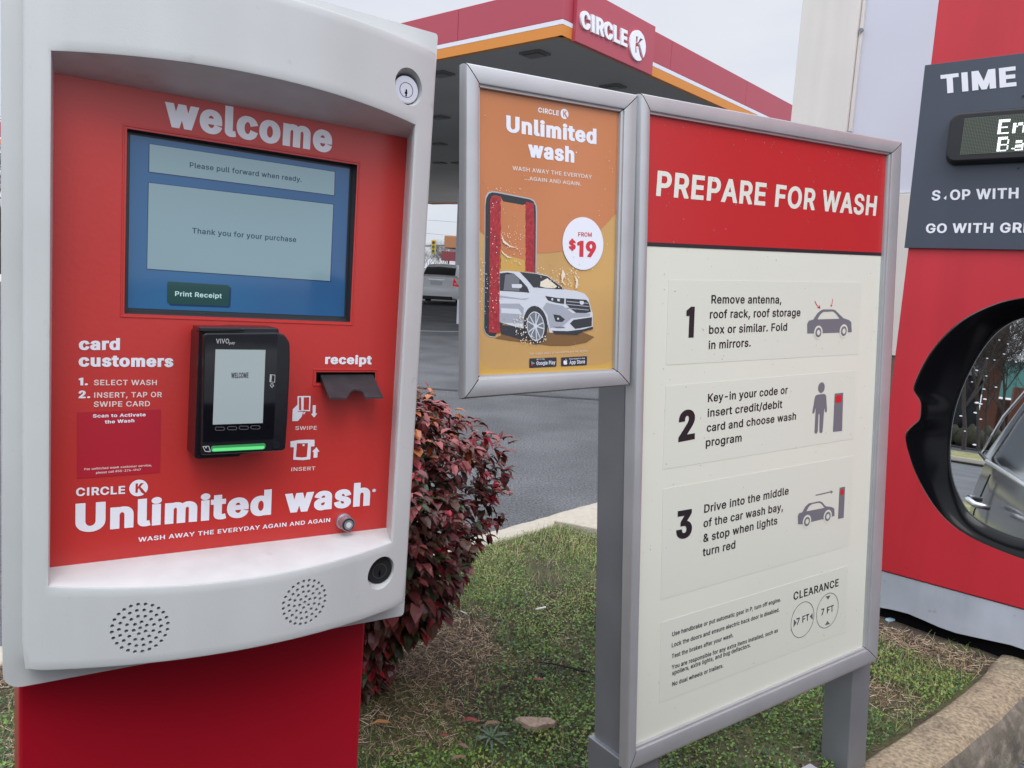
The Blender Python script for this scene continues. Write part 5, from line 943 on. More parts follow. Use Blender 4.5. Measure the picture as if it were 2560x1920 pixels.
def car_icon(z, L, win, wheels):
    b = MB()
    flat(b, SF, tp_(z, L), w9, 0, holes=[tp_(z, win)])
    for (x, y, r) in wheels:
        c_ = t9(z, x, y); q = (Vector(t9(z, x, y - r)) - Vector(c_)).length
        flat(b, SF, circ(c_, q * 1.42, 28), w9 + .0003, 2); flat(b, SF, circ(c_, q, 24), w9 + .0006, 0); flat(b, SF, circ(c_, q * .55, 20), w9 + .0009, 2)
    b.build('car_pictogram', ICM, pos)
car_icon(A, [(1385, 1528), (1384, 1455), (1396, 1428), (1432, 1418), (1462, 1372), (1492, 1345), (1512, 1338), (1588, 1338), (1608, 1345), (1640, 1378), (1672, 1408), (1715, 1422), (1733, 1440), (1736, 1518), (1700, 1520), (1430, 1528)],
         [(1466, 1417), (1488, 1378), (1512, 1358), (1588, 1354), (1612, 1372), (1640, 1412)], [(1471, 1520, 38), (1672, 1510, 38)])
car_icon(Bq, [(1312, 1392), (1310, 1325), (1320, 1305), (1345, 1298), (1368, 1255), (1395, 1228), (1480, 1210), (1500, 1216), (1530, 1250), (1580, 1256), (1598, 1268), (1601, 1325), (1575, 1335), (1345, 1392)],
         [(1378, 1290), (1400, 1250), (1425, 1232), (1480, 1222), (1498, 1232), (1522, 1262)], [(1381, 1370, 36), (1545, 1330, 36)])
for cx_, cy_, d in ((1497, 313, 0),): c_ = t9(Bq, cx_, cy_); flat(b, SF, circ(c_, (Vector(t9(Bq, cx_, cy_ - 42)) - Vector(c_)).length, 24), w9, 0)
flat(b, SF, roundpoly(tp_(Bq, [(1455, 372), (1478, 366), (1520, 362), (1534, 375), (1541, 490), (1538, 508), (1526, 508), (1520, 470), (1506, 660), (1498, 672), (1482, 670), (1480, 650), (1482, 520), (1474, 520), (1468, 660), (1460, 676), (1446, 676), (1442, 664), (1452, 470), (1440, 515), (1428, 520), (1425, 508), (1446, 385)]), .0015, 2), w9, 0)
b.build('person_pictogram', ICM, pos); b = MB()
flat(b, SF, tp_(Bq, [(1602, 360), (1669, 353), (1660, 655), (1588, 663)]), w9, 0); flat(b, SF, tp_(Bq, [(1608, 376), (1658, 370), (1655, 428), (1605, 433)]), w9 + .0003, 1)
b.build('terminal_pictogram', ICM, pos); b = MB()
flat(b, SF, tp_(Bq, [(1640, 1103), (1684, 1095), (1672, 1342), (1628, 1351)]), w9, 0); c_ = t9(Bq, 1660, 1137); flat(b, SF, circ(c_, (Vector(t9(Bq, 1660, 1113)) - Vector(c_)).length, 20), w9 + .0003, 1)
b.build('stop_light_pictogram', ICM, pos); b = MB()
flat(b, SF, tp_(Bq, [(1449, 1160), (1570, 1132), (1566, 1122), (1588, 1135), (1574, 1152), (1572, 1140), (1451, 1168)]), w9, 0)
for L in ([(1442, 1272), (1447, 1270), (1462, 1302), (1477, 1318), (1482, 1300), (1488, 1332), (1460, 1325), (1472, 1320), (1456, 1304)], [(1583, 1256), (1587, 1256), (1585, 1285), (1578, 1308), (1586, 1302), (1574, 1320), (1566, 1300), (1574, 1306), (1581, 1284)]):
    b.build('arrow_pictogram', ICM, pos); b = MB(); flat(b, SF, tp_(A, L), w9, 1)
b.build('arrow_pictogram', ICM, pos); b = MB()
for cx_, cy_, rx in ((1348, 487, 138), (1545, 415, 135)):
    c_ = t9(Cq, cx_, cy_); q = (Vector(t9(Cq, cx_, cy_ - rx)) - Vector(c_)).length; flat(b, SF, circ(c_, q, 48), w9, 3, holes=[circ(c_, q * .965, 48)])
for L in ([(1280, 485), (1301, 511), (1277, 545)], [(1405, 463), (1426, 434), (1428, 486)], [(1531, 303), (1568, 296), (1550, 329)], [(1544, 497), (1563, 520), (1525, 532)]): flat(b, SF, tp_(Cq, L), w9, 3)
b.build('clearance_symbol', ICM, pos)
# rain drops on the face
DROP = mat('water', (.80, .82, .84), .04, spec=.8); DROP.node_tree.nodes['Principled BSDF'].inputs['Transmission Weight'].default_value = .85
b = MB(); rg = random.Random(9)
def drop(mb, u, v, r, w):
    vs = []; 
    for j, (rr, h) in enumerate(((1, 0), (.8, .35), (.4, .55))): vs += [SF.at(u + r * rr * math.cos(a * 1.0472), v + r * rr * math.sin(a * 1.0472) * 1.15, w + h * r) for a in range(6)]
    vs.append(SF.at(u, v, w + .6 * r)); fs = [(j * 6 + i, j * 6 + (i + 1) % 6, j * 6 + 6 + (i + 1) % 6, j * 6 + 6 + i) for j in range(2) for i in range(6)] + [(12 + i, 12 + (i + 1) % 6, 18) for i in range(6)]
    mb.add(vs, fs)
for i in range(330):
    u = rg.uniform(-.355, .345); v = .56 - 1.1 * rg.random() ** 1.5; drop(b, u, v, rg.choice((.0006, .0008, .001, .0014)), .0008)
o = b.build('water_drops', DROP, bsn, smooth=True); o['kind'] = 'stuff'
# posts
def post(u0, u1, w0, w1, v1, parent, name='post', base=True):
    zf = lambda u, w: (.12 - SF.O.z - SF.u.z * u - SF.n.z * w) / SF.v.z
    b = MB(); prism(b, SF, [(u0, zf(u0, w0)), (u1, zf(u1, w0)), (u1, v1), (u0, v1)], w0, w1); p = b.build(name, ALUD, parent, bevel=.0025)
    return p
pl = bo[3][0]
po = post(-.378, -.300, -.105, -.029, .59, bsn)
pr = post(.374, .450, -.105, -.029, -.55, bsn)
b = MB(); prism(b, SF, [(-.388, -1.0), (-.285, -1.0), (-.285, -.602), (-.388, -.602)], -.112, -.018); b.build('post_sleeve', ALUD, bsn, bevel=.002)
cvp = SF.at(.412, -.75, -.07)
b = MB(); gp = ground_at(2050, 1962, .165); b.box((gp.x, gp.y, .160), (.09, .12, .02), 0, R(34)); b.build('base_plate', mat('galvanised', (.42, .42, .46), .4, metal=.4), bsn)

ssn = thing('side_sign', 'small framed orange wash offer sign fixed beside the tall instruction sign', 'sign', (.05, 1.15, 1.2))
W0 = -.008
so_ = [SF.px(1154, 158, W0), SF.px(1587, 239, W0), SF.px(1567, 963, W0), SF.px(1151, 997, W0)]
si_ = [SF.px(1200, 218, W0 + .007), SF.px(1552, 279, W0 + .007), SF.px(1537, 923, W0 + .007), SF.px(1199, 939, W0 + .007)]
sign_frame(ssn, so_, si_, W0, .006).build('backing', DARKGAP, ssn)
cs = Vector((sum(p[0] for p in si_) / 4, sum(p[1] for p in si_) / 4)); bg = lambda p: tuple(Vector(p) + (Vector(p) - cs).normalized() * .004)
W1 = W0
b = MB(); prism(b, SF, [bg(p) for p in si_], W1 - .0015, W1)
pst = b.build('poster', mat('poster_sand', (.52, .31, .11), .24, col2=(.60, .36, .12), c2=(.35, .65), ns2=7, det=1, bump=.02, bs=9), ssn)
D2 = zm(1140, 220, .22604); D3 = zm(1140, 560, .22604)
h = W1 + .0004
def d(z, x, y, w=None): return SF.px(*z(x, y), h if w is None else w)
def dl(z, L, w=None): return [d(z, *p, w) for p in L]
MATS = [mat('poster_orange', (.50, .175, .055), .24, col2=(.56, .21, .085), c2=(.3, .7), ns2=5, det=1), mat('poster_gold', (.58, .35, .08), .24), mat('brush_red', (.36, .025, .035), .5, noise=.45, ns=220), mat('phone_black', (.02, .025, .03), .25), mat('phone_rim', (.45, .47, .50), .3, metal=.5),
        mat('print_white', (.78, .81, .88), .3), mat('print_pale', (.74, .62, .55), .3), mat('price_red', (.60, .03, .045), .3), mat('suv_white', (.62, .66, .72), .25), mat('suv_grey', (.36, .39, .45), .25), mat('suv_dark', (.028, .03, .04), .22), mat('suv_shadow', (.20, .105, .035), .3), mat('splash', (.80, .72, .58), .25), mat('suv_mid', (.16, .175, .20), .3), mat('play_teal', (.05, .35, .35), .3)]
OR, GO, BR, PH, RM, WH, PA, PR, SW, SG, SD, SH, SP, SM, TE = range(15)
b = MB()
flat(b, SF, [bg(si_[0])] + [bg(si_[1])] + dl(D3, [(1768, -120), (1690, -30), (1600, 60), (1450, 180), (1300, 260), (1180, 298), (1040, 318), (890, 322), (700, 300), (560, 250), (430, 190), (330, 130), (258, 72)]), h, OR)
flat(b, SF, dl(D3, [(255, 1480), (300, 1560), (400, 1606), (700, 1600), (1200, 1578), (1560, 1560), (1680, 1535), (1730, 1500), (1735, 1620), (255, 1680)]), h, GO)
h1 = W1 + .0006
# phone
ph = dl(D3, [(303, 1150), (315, 200), (318, -210), (325, -300), (350, -350), (400, -364), (460, -357), (820, -285), (865, -262), (893, -200), (897, -120), (890, 545), (860, 560), (420, 1255), (370, 1250), (325, 1215)], h1)
flat(b, SF, ph, h1, RM)
h2 = W1 + .0008
flat(b, SF, dl(D3, [(312, 1150), (324, 200), (327, -210), (338, -290), (365, -335), (402, -350), (460, -343), (815, -273), (856, -250), (880, -200), (884, -120), (878, 545), (860, 560), (430, 1243), (375, 1238), (332, 1205)], h2), h2, PH)
h3 = W1 + .0010
flat(b, SF, dl(D3, [(376, -262), (392, -305), (430, -318), (495, -300), (520, -250), (740, -210), (768, -222), (780, -246), (860, -225), (868, 545), (480, 545), (466, 1205), (362, 1198)], h3), h3, OR)
h4 = W1 + .0012
flat(b, SF, dl(D3, [(500, 330), (760, 400), (760, 540), (480, 540), (488, 240)], h4), h4, GO)
rgb = random.Random(2)
def rough(x, y0, y1, n): return [(x + rgb.uniform(-5, 5), y0 + (y1 - y0) * i / n) for i in range(n + 1)]
flat(b, SF, dl(D3, [(376, -262), (392, -303), (430, -316), (492, -298)] + rough(495, -280, 540, 40) + rough(486, 545, 1200, 30) + [(466, 1207), (362, 1198)], h4), h4, BR)
flat(b, SF, dl(D3, [(860, -228), (868, 0), (866, 535)] + rough(770, 520, -225, 36) + [(780, -246)], h4), h4, BR)
h5 = W1 + .0014
# shadow and car
flat(b, SF, dl(D3, [(430, 1262), (560, 1200), (1000, 1200), (1400, 1195), (1530, 1250), (1440, 1310), (1250, 1345), (1050, 1345), (800, 1310), (600, 1290)], h2 + .00005), h2 + .00005, SH)
X = lambda L, m, w: flat(b, SF, dl(D3, L, w), w, m)
X([(482, 1085), (482, 528), (560, 518), (690, 528), (900, 545), (1010, 570), (1100, 640), (1210, 725), (1330, 740), (1420, 770), (1465, 820), (1495, 950), (1512, 985), (1510, 1140), (1400, 1170), (1180, 1190), (1035, 1203), (1020, 1120), (950, 1100), (760, 1160), (600, 1120)], SW, h5)
h6 = W1 + .0016
X([(484, 545), (570, 535), (640, 548), (720, 620), (790, 700), (812, 760), (700, 750), (484, 738)], SD, h6)
X([(545, 560), (640, 552), (700, 610), (700, 740), (525, 735)], SM, h6 + .0001)
X([(705, 530), (870, 548), (1010, 578), (1100, 645), (1200, 720), (1120, 722), (1000, 712), (855, 700), (790, 620)], SD, h6)
X([(935, 640), (1010, 600), (1120, 690), (1090, 712), (990, 705), (930, 690)], SP, h6 + .0001)
X([(615, 665), (725, 665), (733, 690), (715, 710), (620, 705)], SW, h6 + .0003)
X([(484, 790), (720, 825), (820, 820), (760, 838), (484, 812)], SG, h6); X([(484, 880), (700, 880), (750, 930), (740, 1100), (484, 1085)], SG, h6); X([(500, 930), (690, 940), (735, 1000), (500, 985)], SW, h6 + .0001)
X([(484, 1110), (640, 1135), (820, 1170), (760, 1290), (600, 1240), (500, 1215)], SD, h5 - .0001)
X([(1000, 870), (1180, 905), (1290, 985), (1490, 990), (1480, 1020), (1280, 1040), (1180, 1130), (1040, 1150), (1010, 1000), (960, 930)], SG, h6)
X([(985, 795), (1110, 815), (1200, 822), (1195, 885), (1100, 870), (1020, 845)], SD, h6 + .0001); X([(1055, 820), (1075, 822), (1072, 848), (1055, 842)], SW, h6 + .0003); X([(1120, 826), (1150, 830), (1146, 858), (1122, 852)], SW, h6 + .0003)
X([(1215, 822), (1440, 838), (1470, 870), (1492, 970), (1440, 985), (1330, 982), (1260, 930), (1215, 880)], SD, h6 + .0001)
for y in (858, 892, 932): X([(1222, y - 8), (1465, y + 16), (1470, y + 24), (1228, y + 2)], SG, h6 + .0003)
X([(1368, 850), (1410, 852), (1416, 880), (1395, 895), (1370, 885)], SW, h6 + .0005)
X([(1075, 998), (1150, 1010), (1205, 1055), (1175, 1085), (1100, 1078)], SD, h6 + .0001); X([(1120, 1035), (1140, 1040), (1138, 1060), (1118, 1056)], SW, h6 + .0003)
X([(1260, 1100), (1300, 1060), (1505, 1030), (1500, 1130), (1320, 1160)], SD, h6 + .0001)
X([(1060, 1180), (1240, 1185), (1400, 1165), (1512, 1135), (1518, 1160), (1400, 1190), (1340, 1225), (1100, 1215)], SD, h6 + .0002)
X([(1070, 1135), (1190, 1135), (1210, 1150), (1110, 1150)], SM, h6 + .0002)
def ell(cx_, cy_, rx, ry, n=36): return [(cx_ + rx * math.cos(2 * math.pi * i / n) + ry * .06 * math.sin(2 * math.pi * i / n), cy_ + ry * math.sin(2 * math.pi * i / n)) for i in range(n)]
h7 = W1 + .0022
X(ell(880, 1115, 132, 210), SD, h7); X(ell(880, 1130, 96, 160), SM, h7 + .0001)
for i in range(5):
    for da in (-.13, .13):
        a = 2 * math.pi * i / 5 - 1.3 + da
        p = (880 + 16 * math.cos(a), 1130 + 26 * math.sin(a)); q = (880 + 90 * math.cos(a + da * .7), 1130 + 152 * math.sin(a + da * .7)); nx, ny = -math.sin(a) * 5, math.cos(a) * 7
        X([(p[0] + nx, p[1] + ny), (q[0] + nx, q[1] + ny), (q[0] - nx, q[1] - ny), (p[0] - nx, p[1] - ny)], SW, h7 + .0002)
flat(b, SF, dl(D3, ell(880, 1130, 98, 162), h7 + .0002), h7 + .0002, SW, holes=[dl(D3, ell(880, 1130, 90, 152), h7 + .0002)]); X(ell(880, 1130, 20, 30, 16), SW, h7 + .0003)
# splashes
rs_ = random.Random(5)
def blob(x, y, r, m=SP, w=None):
    w = W1 + .0028 + rs_.random() * .0004
    n = 7; X([(x + r * rs_.uniform(.5, 1.2) * math.cos(2 * math.pi * i / n), y + 1.3 * r * rs_.uniform(.5, 1.2) * math.sin(2 * math.pi * i / n)) for i in range(n)], m, w)
for (x0_, y0_, x1_, y1_, n, r) in ((500, -200, 760, 300, 34, 5), (500, 60, 740, 480, 44, 7), (300, 400, 480, 1150, 46, 6), (640, 980, 800, 1240, 38, 9), (690, 1240, 1000, 1320, 34, 8), (1060, 480, 1360, 720, 60, 8), (330, -420, 850, -340, 16, 6), (1480, -900, 1740, 600, 16, 5), (380, -280, 490, 500, 18, 6), (262, 250, 312, 950, 22, 6), (900, 480, 1100, 640, 18, 6)):
    for i in range(n): blob(rs_.uniform(x0_, x1_), rs_.uniform(y0_, y1_), rs_.uniform(.4, 1) * r, SP if x0_ != 380 else WH)
for L in ([(500, 100), (530, 180), (600, 240), (680, 265), (600, 255), (520, 205)], [(500, 290), (560, 350), (620, 375), (570, 372), (510, 320)], [(1180, 500), (1210, 560), (1180, 620), (1210, 680), (1170, 640), (1165, 570)], [(1310, 560), (1350, 620), (1345, 700), (1320, 720), (1330, 640)]): X(L, SP, W1 + .0028)
pa = b.build('poster_artwork', MATS, pst)
# poster lettering and price disc
b = MB(); h8 = W1 + .0008; T8 = lambda z, x, y, w=h8: SF.px(*z(x, y), w)
text(b, SF, 'CIRCLE', T8(D2, 908, 268), T8(D2, 1138, 306), T8(D2, 910, 213), 'bold', h8, WH)
c_ = T8(D2, 1200, 287); kmark(b, SF, c_, (Vector(T8(D2, 1200, 230)) - Vector(c_)).length, h8, WH)
b.build('brand_emblem', MATS, pst); b = MB()
text(b, SF, 'Unlimited', T8(D2, 557, 484), T8(D2, 1553, 622), T8(D2, 556, 300), 'xblack', h8, WH)
text(b, SF, 'wash', T8(D2, 797, 762), T8(D2, 1308, 828), T8(D2, 797, 580), 'xblack', h8, WH)
flat(b, SF, circ(T8(D2, 1331, 712), .0012, 10), h8, WH)
b.build('offer_heading', MATS, pst); b = MB()
text(b, SF, 'WASH AWAY THE EVERYDAY', T8(D2, 625, 907), T8(D2, 1503, 1006), T8(D2, 623, 860), 'med', h8, PA)
text(b, SF, '...AGAIN AND AGAIN.', T8(D2, 757, 1016), T8(D2, 1383, 1082), T8(D2, 757, 972), 'med', h8, PA)
b.build('tagline', MATS, pst); b = MB()
h9 = W1 + .0016; c_ = T8(D3, 1408, 217, h9); rr = (Vector(T8(D3, 1408, -76, h9)) - Vector(c_)).length; flat(b, SF, circ(c_, rr, 56), h9, WH)
h10 = W1 + .0019
text(b, SF, 'FROM', T8(D3, 1353, 137, h10), T8(D3, 1502, 140, h10), T8(D3, 1353, 90, h10), 'med', h10, PR)
text(b, SF, '$', T8(D3, 1247, 282, h10), T8(D3, 1325, 284, h10), T8(D3, 1247, 175, h10), 'black', h10, PR)
text(b, SF, '19', T8(D3, 1337, 362, h10), T8(D3, 1548, 369, h10), T8(D3, 1340, 182, h10), 'black', h10, PR)
b.build('price_disc', MATS, pst); b = MB()
X2 = lambda L, m, w: flat(b, SF, dl(D3, L, w), w, m)
text(b, SF, 'Fair usage policy of two washes per day applies', T8(D3, 818, 1447), T8(D3, 1460, 1412), T8(D3, 818, 1424), 'reg', h8, PA)
for L in ([(812, 1487), (1113, 1474), (1110, 1577), (812, 1592)], [(1163, 1476), (1450, 1461), (1447, 1560), (1163, 1575)]):
    flat(b, SF, roundpoly(dl(D3, L, h8), .0015), h8, SD)
text(b, SF, 'Google Play', T8(D3, 890, 1561, h9), T8(D3, 1098, 1550, h9), T8(D3, 890, 1520, h9), 'med', h9, WH); text(b, SF, 'App Store', T8(D3, 1255, 1551, h9), T8(D3, 1426, 1541, h9), T8(D3, 1255, 1510, h9), 'med', h9, WH)
text(b, SF, 'GET IT ON', T8(D3, 890, 1506, h9), T8(D3, 978, 1502, h9), T8(D3, 890, 1490, h9), 'reg', h9, WH); text(b, SF, 'Download on the', T8(D3, 1255, 1500, h9), T8(D3, 1425, 1491, h9), T8(D3, 1255, 1484, h9), 'reg', h9, WH)
X2([(832, 1518), (876, 1542), (833, 1568)], TE, h9); X2([(833, 1545), (876, 1542), (833, 1568)], PR, h10)
X2([(1190, 1515), (1200, 1508), (1210, 1512), (1222, 1507), (1229, 1513), (1224, 1527), (1231, 1540), (1220, 1556), (1209, 1553), (1198, 1556), (1188, 1540)], WH, h9); X2([(1209, 1504), (1216, 1490), (1220, 1494), (1216, 1503)], WH, h9)
b.build('small_print', MATS, pst)
b = MB()
for i in range(60): drop(b, rg.uniform(-.695, -.43), rg.uniform(.15, .56), rg.choice((.0005, .0007, .001)), W1 + .003)
o = b.build('water_drops', DROP, ssn, smooth=True); o['kind'] = 'stuff'

# ------------------------------------------------------------------ shrub
nr = np.random.default_rng(11)
def leafmat(name, col, rough=.35, tr=.15):
    m = mat(name, col, rough, noise=.25, ns=40, spec=.5); return m
LM = [leafmat('leaf_maroon', (.155, .034, .034)), leafmat('leaf_brown', (.095, .045, .028)), leafmat('leaf_green', (.048, .068, .024)), leafmat('leaf_scarlet', (.50, .040, .065)), leafmat('leaf_copper', (.42, .13, .045)), leafmat('leaf_rose', (.33, .085, .085))]
shr = thing('nandina_shrub', 'bushy reddish purple shrub growing behind the white pay station', 'shrub', (-.42, 2.05, .15))
def leaf(mb, p, d, L, wd, m, up=Vector((0, 0, 1)), curl=.25):
    d = d.normalized(); s_ = d.cross(up)
    if s_.length < .05: s_ = Vector((1, 0, 0))
    s_.normalize(); n_ = s_.cross(d)
    c = [p, p + d * L * .3 + n_ * L * .04, p + d * L * .68 - n_ * L * curl * .25, p + d * L - n_ * L * curl]
    l1, r1 = c[1] - s_ * wd * .8 + n_ * wd * .3, c[1] + s_ * wd * .8 + n_ * wd * .3
    l2, r2 = c[2] - s_ * wd * .75 + n_ * wd * .25, c[2] + s_ * wd * .75 + n_ * wd * .25
    mb.add([c[0], c[1], c[2], c[3], l1, r1, l2, r2], [(0, 5, 1), (1, 5, 7, 2), (2, 7, 3), (0, 1, 4), (1, 2, 6, 4), (2, 3, 6)], m)
fol = MB(); stm = MB(); rg = random.Random(21)
bc = Vector((-.42, 2.05, 0))
def shrub_r(z):   # radius against height above the road
    return float(np.interp(z, (.15, .3, .45, .55, .65, .76, .87, .955, 1.01), (.06, .12, .235, .32, .36, .365, .34, .28, .13)))
for i in range(26):
    a = rg.uniform(0, 2 * math.pi); r = rg.uniform(.02, .14); p = bc + Vector((r * math.cos(a), r * math.sin(a), .12)); pts = [p]
    for j in range(6):
        z = .12 + (j + 1) * .14; rr = shrub_r(z) * rg.uniform(.3, .8) * (j + 1) / 6 + r * .5; pts.append(bc + Vector((rr * math.cos(a), rr * math.sin(a), z)))
    stm.tube(pts, [.006, .005, .005, .004, .003, .003, .002], n=5)
stm.build('stem', mat('shrub_stem', (.06, .035, .028), .8), shr)
clm = [(rg.uniform(0, 2 * math.pi), rg.uniform(.25, 1.05), rg.uniform(.06, .13), rg.choice((0, 1, 2, 0, 0, 5))) for _ in range(60)]
for i in range(3300):
    z = .17 + .83 * rg.random() ** .85; a = rg.uniform(0, 2 * math.pi); R0 = shrub_r(z); q = rg.random()
    rad = R0 * (1 - .42 * q * q) * (1 + .13 * math.sin(a * 5 + z * 9) + .09 * math.sin(a * 11 - z * 14) + .06 * math.sin(a * 3 + z * 23))
    p = bc + Vector((rad * math.cos(a), rad * math.sin(a), z))
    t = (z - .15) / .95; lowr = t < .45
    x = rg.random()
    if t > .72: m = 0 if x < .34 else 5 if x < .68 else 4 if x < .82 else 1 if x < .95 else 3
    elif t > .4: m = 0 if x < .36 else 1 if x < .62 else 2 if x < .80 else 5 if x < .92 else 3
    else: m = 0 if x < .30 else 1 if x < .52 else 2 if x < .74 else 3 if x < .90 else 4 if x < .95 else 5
    outd = Vector((math.cos(a), math.sin(a), rg.uniform(-.5, .6) - (.5 if lowr else 0)))
    for k_ in range(rg.choice((2, 3, 3, 4))):
        dv = (outd + Vector((rg.uniform(-1, 1), rg.uniform(-1, 1), rg.uniform(-.9, .7))) * .9)
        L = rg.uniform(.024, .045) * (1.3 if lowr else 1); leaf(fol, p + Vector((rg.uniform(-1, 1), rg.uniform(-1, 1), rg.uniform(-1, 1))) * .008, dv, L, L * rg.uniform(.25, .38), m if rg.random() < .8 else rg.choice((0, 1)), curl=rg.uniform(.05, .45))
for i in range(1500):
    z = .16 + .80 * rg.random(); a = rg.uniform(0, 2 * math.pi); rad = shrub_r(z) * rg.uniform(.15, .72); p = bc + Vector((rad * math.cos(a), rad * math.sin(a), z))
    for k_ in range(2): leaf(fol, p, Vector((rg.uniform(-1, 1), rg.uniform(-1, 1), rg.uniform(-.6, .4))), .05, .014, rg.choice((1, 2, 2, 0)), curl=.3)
for (dx_, dz) in ((.20, 1.03), (.12, 1.07), (.33, .93), (.42, .80), (.05, 1.09)):   # stray shoots
    p = bc + Vector((dx_, -.1, dz)); stm2 = [p - Vector((dx_ * .3, 0, .12)), p]
    for k_ in range(5): leaf(fol, p + Vector((rg.uniform(-.01, .01), 0, rg.uniform(-.04, .02))), Vector((rg.uniform(-1, 1), rg.uniform(-1, 1), rg.uniform(-.3, .8))), rg.uniform(.02, .032), .006, rg.choice((4, 3, 0)))
fol.build('foliage', LM, shr, smooth=False)

# ------------------------------------------------------------------ ground cover on the island
def inside(x, y):
    # between the two kerbs (both run at about 50 degrees)
    r_ = np.ones_like(x, bool)
    for path, sgn in ((nearc, 1), (farc, -1)):
        P = np.array(path); yi = np.interp(x, P[:, 0], P[:, 1]); r_ &= (y > yi + .012) if sgn > 0 else (y < yi - .012)
    return r_
def vnoise(x, y, sc, seed):
    g = np.random.default_rng(seed).random((64, 64)); X_, Y_ = x * sc + 31, y * sc + 17
    xi, yi = np.floor(X_).astype(int), np.floor(Y_).astype(int); fx, fy = X_ - xi, Y_ - yi; fx = fx * fx * (3 - 2 * fx); fy = fy * fy * (3 - 2 * fy)
    a = g[xi % 64, yi % 64]; b_ = g[(xi + 1) % 64, yi % 64]; c = g[xi % 64, (yi + 1) % 64]; d_ = g[(xi + 1) % 64, (yi + 1) % 64]
    return a * (1 - fx) * (1 - fy) + b_ * fx * (1 - fy) + c * (1 - fx) * fy + d_ * fx * fy
SP_ = [(ground_at(1120, 1600), .20, 1.0), (ground_at(1060, 1690), .20, .9), (ground_at(960, 1760), .24, 1.0), (ground_at(1000, 1650), .22, 1.0), (ground_at(2215, 1750), .10, .9), (ground_at(2260, 1590), .14, 1.), (ground_at(2400, 1640), .16, 1.), (ground_at(2330, 1620), .12, 1),
       (ground_at(2490, 1650), .07, .8), (ground_at(20, 1620), .35, 1.), (ground_at(30, 1850), .2, .6), (ground_at(1430, 1610), .08, .7), (ground_at(1300, 1380), .16, .5), (ground_at(1050, 1830), .12, .7)]
def dry(x, y):
    s_ = np.zeros_like(x)
    for c_, r, k_ in SP_: s_ = np.maximum(s_, k_ * np.exp(-(((x - c_.x) ** 2 + (y - c_.y) ** 2) / r ** 2) ** 1.5))
    return np.clip(s_ + (vnoise(x, y, 5, 3) - .5) * .5 + (vnoise(x, y, 17, 4) - .5) * .45, 0, 1.2)
def scatter(n, x0=-1.9, x1=2.3, y0=.9, y1=4.6):
    x = nr.uniform(x0, x1, n); y = nr.uniform(y0, y1, n); a = np.arctan2(x, y)
    ok = inside(x, y) & (a > R(-36)) & (a < R(37)); d_ = np.hypot(x, y); ok &= (d_ > 1.35)
    ok &= ~((np.abs(x + .36) < .32) & (np.abs(y - 1.2) < .3))
    ok &= ~((x > .22) & (x < 1.35) & (y > 3.55 - (x - .27) * .46))
    ok &= ((x - 1.38) * npn.x + (y - 2.69) * npn.y > .03)
    return x[ok], y[ok]
def quads(name, V, F, mi, mats):
    me = bpy.data.meshes.new(name); nv = len(V); nf = len(F); kf = F.shape[1]
    me.vertices.add(nv); me.vertices.foreach_set('co', V.astype(np.float32).ravel())
    me.loops.add(nf * kf); me.loops.foreach_set('vertex_index', F.astype(np.int32).ravel())
    me.polygons.add(nf); me.polygons.foreach_set('loop_start', np.arange(0, nf * kf, kf, dtype=np.int32)); me.polygons.foreach_set('loop_total', np.full(nf, kf, dtype=np.int32))
    for m in mats: me.materials.append(m)
    me.polygons.foreach_set('material_index', mi.astype(np.int32)); me.update(calc_edges=True); me.validate()
    o = bpy.data.objects.new(name, me); C.objects.link(o); o['kind'] = 'stuff'; return o
def leaves(name, x, y, z, L, Wd, tilt, mi, mats, cup=.2):
    n = len(x); a = nr.uniform(0, 2 * np.pi, n); t = tilt
    d_ = np.stack([np.cos(a) * np.cos(t), np.sin(a) * np.cos(t), np.sin(t)], 1); s_ = np.stack([-np.sin(a), np.cos(a), nr.uniform(-.4, .4, n)], 1)
    s_ /= np.linalg.norm(s_, axis=1)[:, None]; p = np.stack([x, y, z], 1); L = L[:, None]; Wd = Wd[:, None]
    V = np.stack([p, p + d_ * L * .4 + s_ * Wd, p + d_ * L, p + d_ * L * .4 - s_ * Wd], 1).reshape(-1, 3)
    return quads(name, V, np.arange(4 * n).reshape(n, 4), mi, mats)
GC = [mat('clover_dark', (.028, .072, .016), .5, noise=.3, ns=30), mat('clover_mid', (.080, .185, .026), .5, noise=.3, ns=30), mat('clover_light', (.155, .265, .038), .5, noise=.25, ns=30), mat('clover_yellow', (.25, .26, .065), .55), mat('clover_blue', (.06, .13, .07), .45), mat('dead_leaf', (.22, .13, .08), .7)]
x, y = scatter(330000); D_ = dry(x, y); far = np.clip((np.hypot(x, y) - 2.2) / 1.2, 0, 1)
keep = (nr.random(len(x)) > D_ * 1.5) & (nr.random(len(x)) > far * .35); x, y, D_, far = x[keep], y[keep], D_[keep], far[keep]
n = len(x); tint = vnoise(x, y, 6, 8) * .6 + vnoise(x, y, 21, 9) * .4; q = nr.random(n) + (tint - .5) * 1.3 + far * .45 - .16  # far cover yellower; near mix darker, with kiosk and shrub shade in its colour
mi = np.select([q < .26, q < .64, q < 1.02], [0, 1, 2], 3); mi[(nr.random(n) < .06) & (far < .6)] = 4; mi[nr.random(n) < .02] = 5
mound = .010 + .022 * vnoise(x, y, 14, 5)
leaves('clover', x, y, .150 + mound * nr.uniform(.2, 1, n), nr.uniform(.006, .012, n) * (1 - .25 * far), nr.uniform(.0025, .0048, n), nr.uniform(-.3, 1.0, n), mi, GC)
